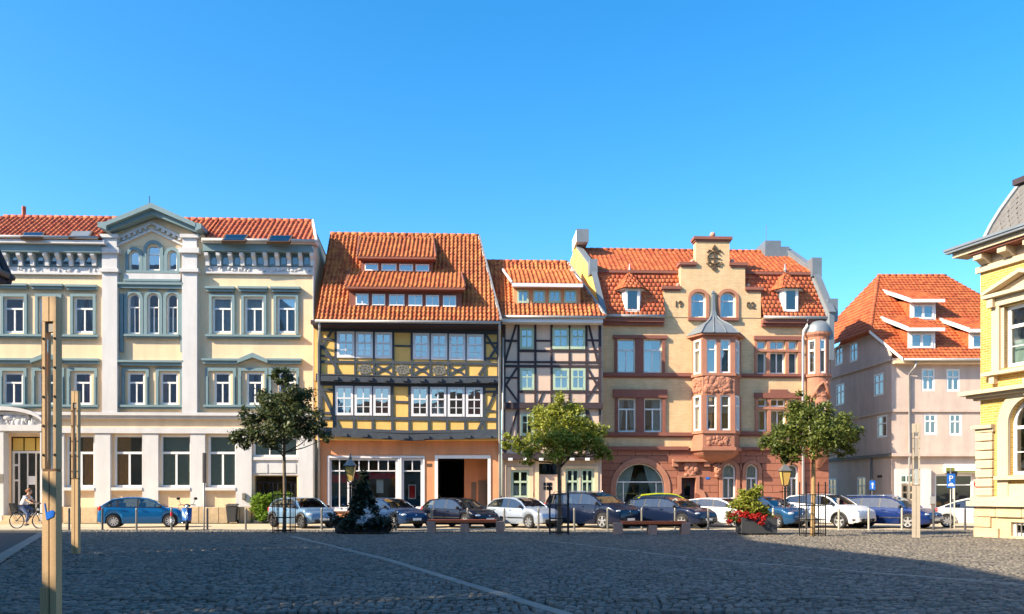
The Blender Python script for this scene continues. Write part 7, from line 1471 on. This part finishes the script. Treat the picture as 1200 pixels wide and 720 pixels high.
            if P.get('flare'):
                q = MB(); q.tube([(cx+(wr+.07)*math.cos(R(a)), s*(W/2+.0), wr+(wr+.07)*math.sin(R(a))) for a in range(-8, 189, 14)], P['flare'], 6); q.build('wheel_arch', P.get('flm', blackplastic), r, True)
    # lamps, grille, bumper, plates, mirrors, wipers
    for s in (1, -1):
        q = MB(); x = hl-.19; w = width(x); q.ball((x-.02, s*(w*.80), zh-.10), .13, 12, (1.25,1.15*P.get('hlw',1),.62)); q.build('headlight', lampglass, r, True)
        q = MB(); x = hl-.13; q.ball((x, s*width(x)*.74, gc+.20), .055, 8, (.8,1.4,.8)); q.build('fog_lamp', lampglass, r, True)
        q = MB(); x = -hl+.10; w = width(x); tz0, tz1 = P.get('tl', (zd-.28, zd+.02)); q.ball((x+.0, s*w*.90, (tz0+tz1)/2), 1, 10, (.09,.10,(tz1-tz0)/2)); q.build('taillight', redlens, r, True)
        q = MB(); x = xc-.22; w = width(x); q.ball((x, s*(w+.075), zc+.06), .10, 10, (.7,1.15,.72)); q.tube([(x,s*w*.93,zc-.0),(x,s*(w+.04),zc+.03)], .025, 5); q.build('door_mirror', P.get('mir', blackplastic), r, True)
    q = MB(); q.box(hl-.16, hl-.045, -W*.24, W*.24, zh-.20, zh-.09); q.build('grille', blackplastic, r, bevel=.01); q = MB(); q.ball((hl-.04,0,zh-.13), .055, 10, (.35,1,1)); q.build('badge', chrome, r, True)
    q = MB(); q.box(hl-.12, hl+.012, -W*.30, W*.30, gc+.09, gc+.22); q.build('air_intake', blackplastic, r, bevel=.01)
    if P.get('cap'): q = MB(); q.tube([(hl-.28,-W*.47,.42),(hl-.06,-W*.36,.42),(hl+.01,0,.42),(hl-.06,W*.36,.42),(hl-.28,W*.47,.42)], .06, 6); q.build('front_bumper', blackplastic, r, True)
    if plate:
        for x, zz in ((hl+.012, .43), (-hl-.02, P.get('pz', .55))): q = MB(); q.box(x, x+.014, -.26, .26, zz-.055, zz+.055); q.build('number_plate', platem, r); 
    for y in (-.35, .2): q = MB(); q.tube([(xc-.02,y,zc+.03),(xc-.16,y+.42,zc+.06+.1)], .008, 4); q.build('wiper', blackplastic, r)
    q = MB(); q.tube([(xr2+.1,0,H-.03),(xr2-.1,0,H+.12)], .006, 4); q.build('aerial', blackplastic, r)
    return r
def base(L, W, H, wb, fo, **k):
    d = dict(L=L, W=W, H=H, wb=wb, fo=fo, zh=.78, zc=.96, xc=L*.5-1.02, d1=0); d['xr1'] = d['xc']-.78; d['xr2'] = -L*.5+.62; d['xd'] = -L*.5+.12; d['zd'] = .98; d['pil'] = [d['xr1']-.42, d['xr1']-1.30]; d.update(k); return d
polo = base(3.97,1.68,1.46,2.47,.80, xlast=-1.72, spokes=9, rim=mat('silver_wheel_trim', (.62,.62,.64), .35, .05, 5, 0, metal=.5), zd=1.0, tl=(.78,1.04), zh=.76)
four = base(3.75,1.68,1.45,2.50,.66, xc=1.02, zh=.76, zc=.95, flare=.075, spokes=6, rim=mat('dark_wheel', (.10,.10,.11), .35, .05, 5, 0, metal=.6), hlw=1.1, pil=[-.25,-1.02]); four['xr1'] = .34
clio = base(3.81,1.64,1.42,2.47,.75, spokes=7, zh=.74, zc=.94)
hond = base(4.06,1.69,1.43,2.51,.85, zh=.70, zc=.90, spokes=7, strip=1)
polo3 = base(3.90,1.65,1.46,2.46,.80, nd=2, pil=[-.28,-1.35], strip=1, zh=.75, spokes=7)
mpv = base(4.85,1.90,1.70,2.92,.95, xc=1.45, zh=.92, zc=1.12, zd=1.15, spokes=5, wr=.345, gc=.19, rails=1, chrome=1, pil=[.05,-.95,-1.75], nd=2); mpv['xr1'] = .50; mpv['xr2'] = -2.05; mpv['xd'] = -2.32
wag = base(4.55,1.78,1.45,2.68,.90, zh=.80, zc=.98, rails=1, spokes=5, cap=0, pil=[.02,-.85,-1.55], wr=.325); wag['xr2'] = -1.85; wag['xd'] = -2.18
hatchw = base(4.25,1.78,1.42,2.60,.88, zh=.80, zc=.99, zd=1.02, pil=[.0,-.92]); corsa = base(4.0,1.74,1.49,2.51,.82, zh=.80, zc=1.0, spokes=7, hlw=1.15)
hrv = base(4.30,1.78,1.61,2.61,.92, zh=.90, zc=1.08, zd=1.12, wr=.345, gc=.24, flare=.045, spokes=5, cap=1, belt_r=1.24, bh=0)
pas = base(4.70,1.80,1.50,2.70,.93, zh=.76, zc=.96, rails=1, strip=2, spokes=5, chrome=1, pil=[.05,-.85,-1.65], wr=.325); pas['xr2'] = -1.95; pas['xd'] = -2.27
ka = base(3.62,1.64,1.41,2.45,.62, zh=.72, zc=.93, xc=.98, cap=1, flare=.05, flm=mat('grey_bumper_plastic', (.30,.30,.30), .6, .1, 4, 0), pil=[-.30], nd=1, spokes=7, xlast=-1.5); ka['xr1'] = .35; ka['xr2'] = -.95; ka['xd'] = -1.62; ka['zd'] = .92; ka['rd'] = .14
car('hatchback', 'bright blue five door hatchback parked side-on in front of the cream bank', paint('metallic_bright_blue', (.006,.13,.36)), 170, 39.6, 17, polo, 'cars parked along the street')
car('minicar', 'light blue and silver rounded minicar parked behind the dark leaved tree', paint('pale_metallic_blue', (.13,.23,.36)), 354, 39.3, -44, four)
car('hatchback', 'dark blue hatchback with its left side hidden by the white flower planter', paint('deep_metallic_blue', (.010,.035,.10)), 458, 39.2, -43, clio)
car('hatchback', 'black hatchback behind the left bench, in front of the open passage', paint('black_blue', (.005,.008,.02)), 539, 39.3, -43, hond)
car('hatchback', 'silver three door hatchback between the left bench and the middle tree', paint('silver_blue', (.38,.44,.54), .6), 613, 39.2, -46, polo3)
car('people_carrier', 'tall dark navy people carrier behind the middle tree guard', paint('navy', (.004,.009,.03)), 693, 39.4, -47, mpv)
car('estate_car', 'dark blue-black estate car with roof rails behind the right bench', paint('blue_black', (.006,.013,.04)), 784, 39.4, -48, wag)
car('hatchback', 'white hatchback half hidden between the dark estate and the geranium planter', paint('white_paint', (.74,.74,.76), 0), 846, 40.4, -46, hatchw)
car('hatchback', 'metallic blue hatchback between geranium planter and white crossover', paint('metallic_mid_blue', (.010,.06,.15)), 899, 39.6, -54, corsa)
car('crossover', 'white crossover with black wheel arches behind the pale tree trunk', paint('pearl_white', (.72,.73,.75), .1), 968, 39.3, -53, hrv)
car('estate_car', 'deep blue estate car with silver roof rails behind the grey light column', paint('royal_blue', (.007,.024,.12)), 1039, 39.2, -50, pas)
car('small_car', 'small rounded white car with grey bumpers beside the golden building', paint('old_white', (.70,.70,.69), 0), 1146, 39.0, -30, ka, 'cars parked along the street')
car('hatchback', 'yellow-green car passing in front of the red sandstone arch', paint('yellow_green', (.42,.46,.01), 0), 783, 43.2, 0, dict(hatchw, H=1.66, zc=1.06, zd=1.1), 'cars on the street')
car('hatchback', 'red car parked in the dark passage of the yellow house', paint('dark_red', (.25,.02,.02), 0), 513, 50.5, 90, dict(clio, H=1.5), 'cars on the street')
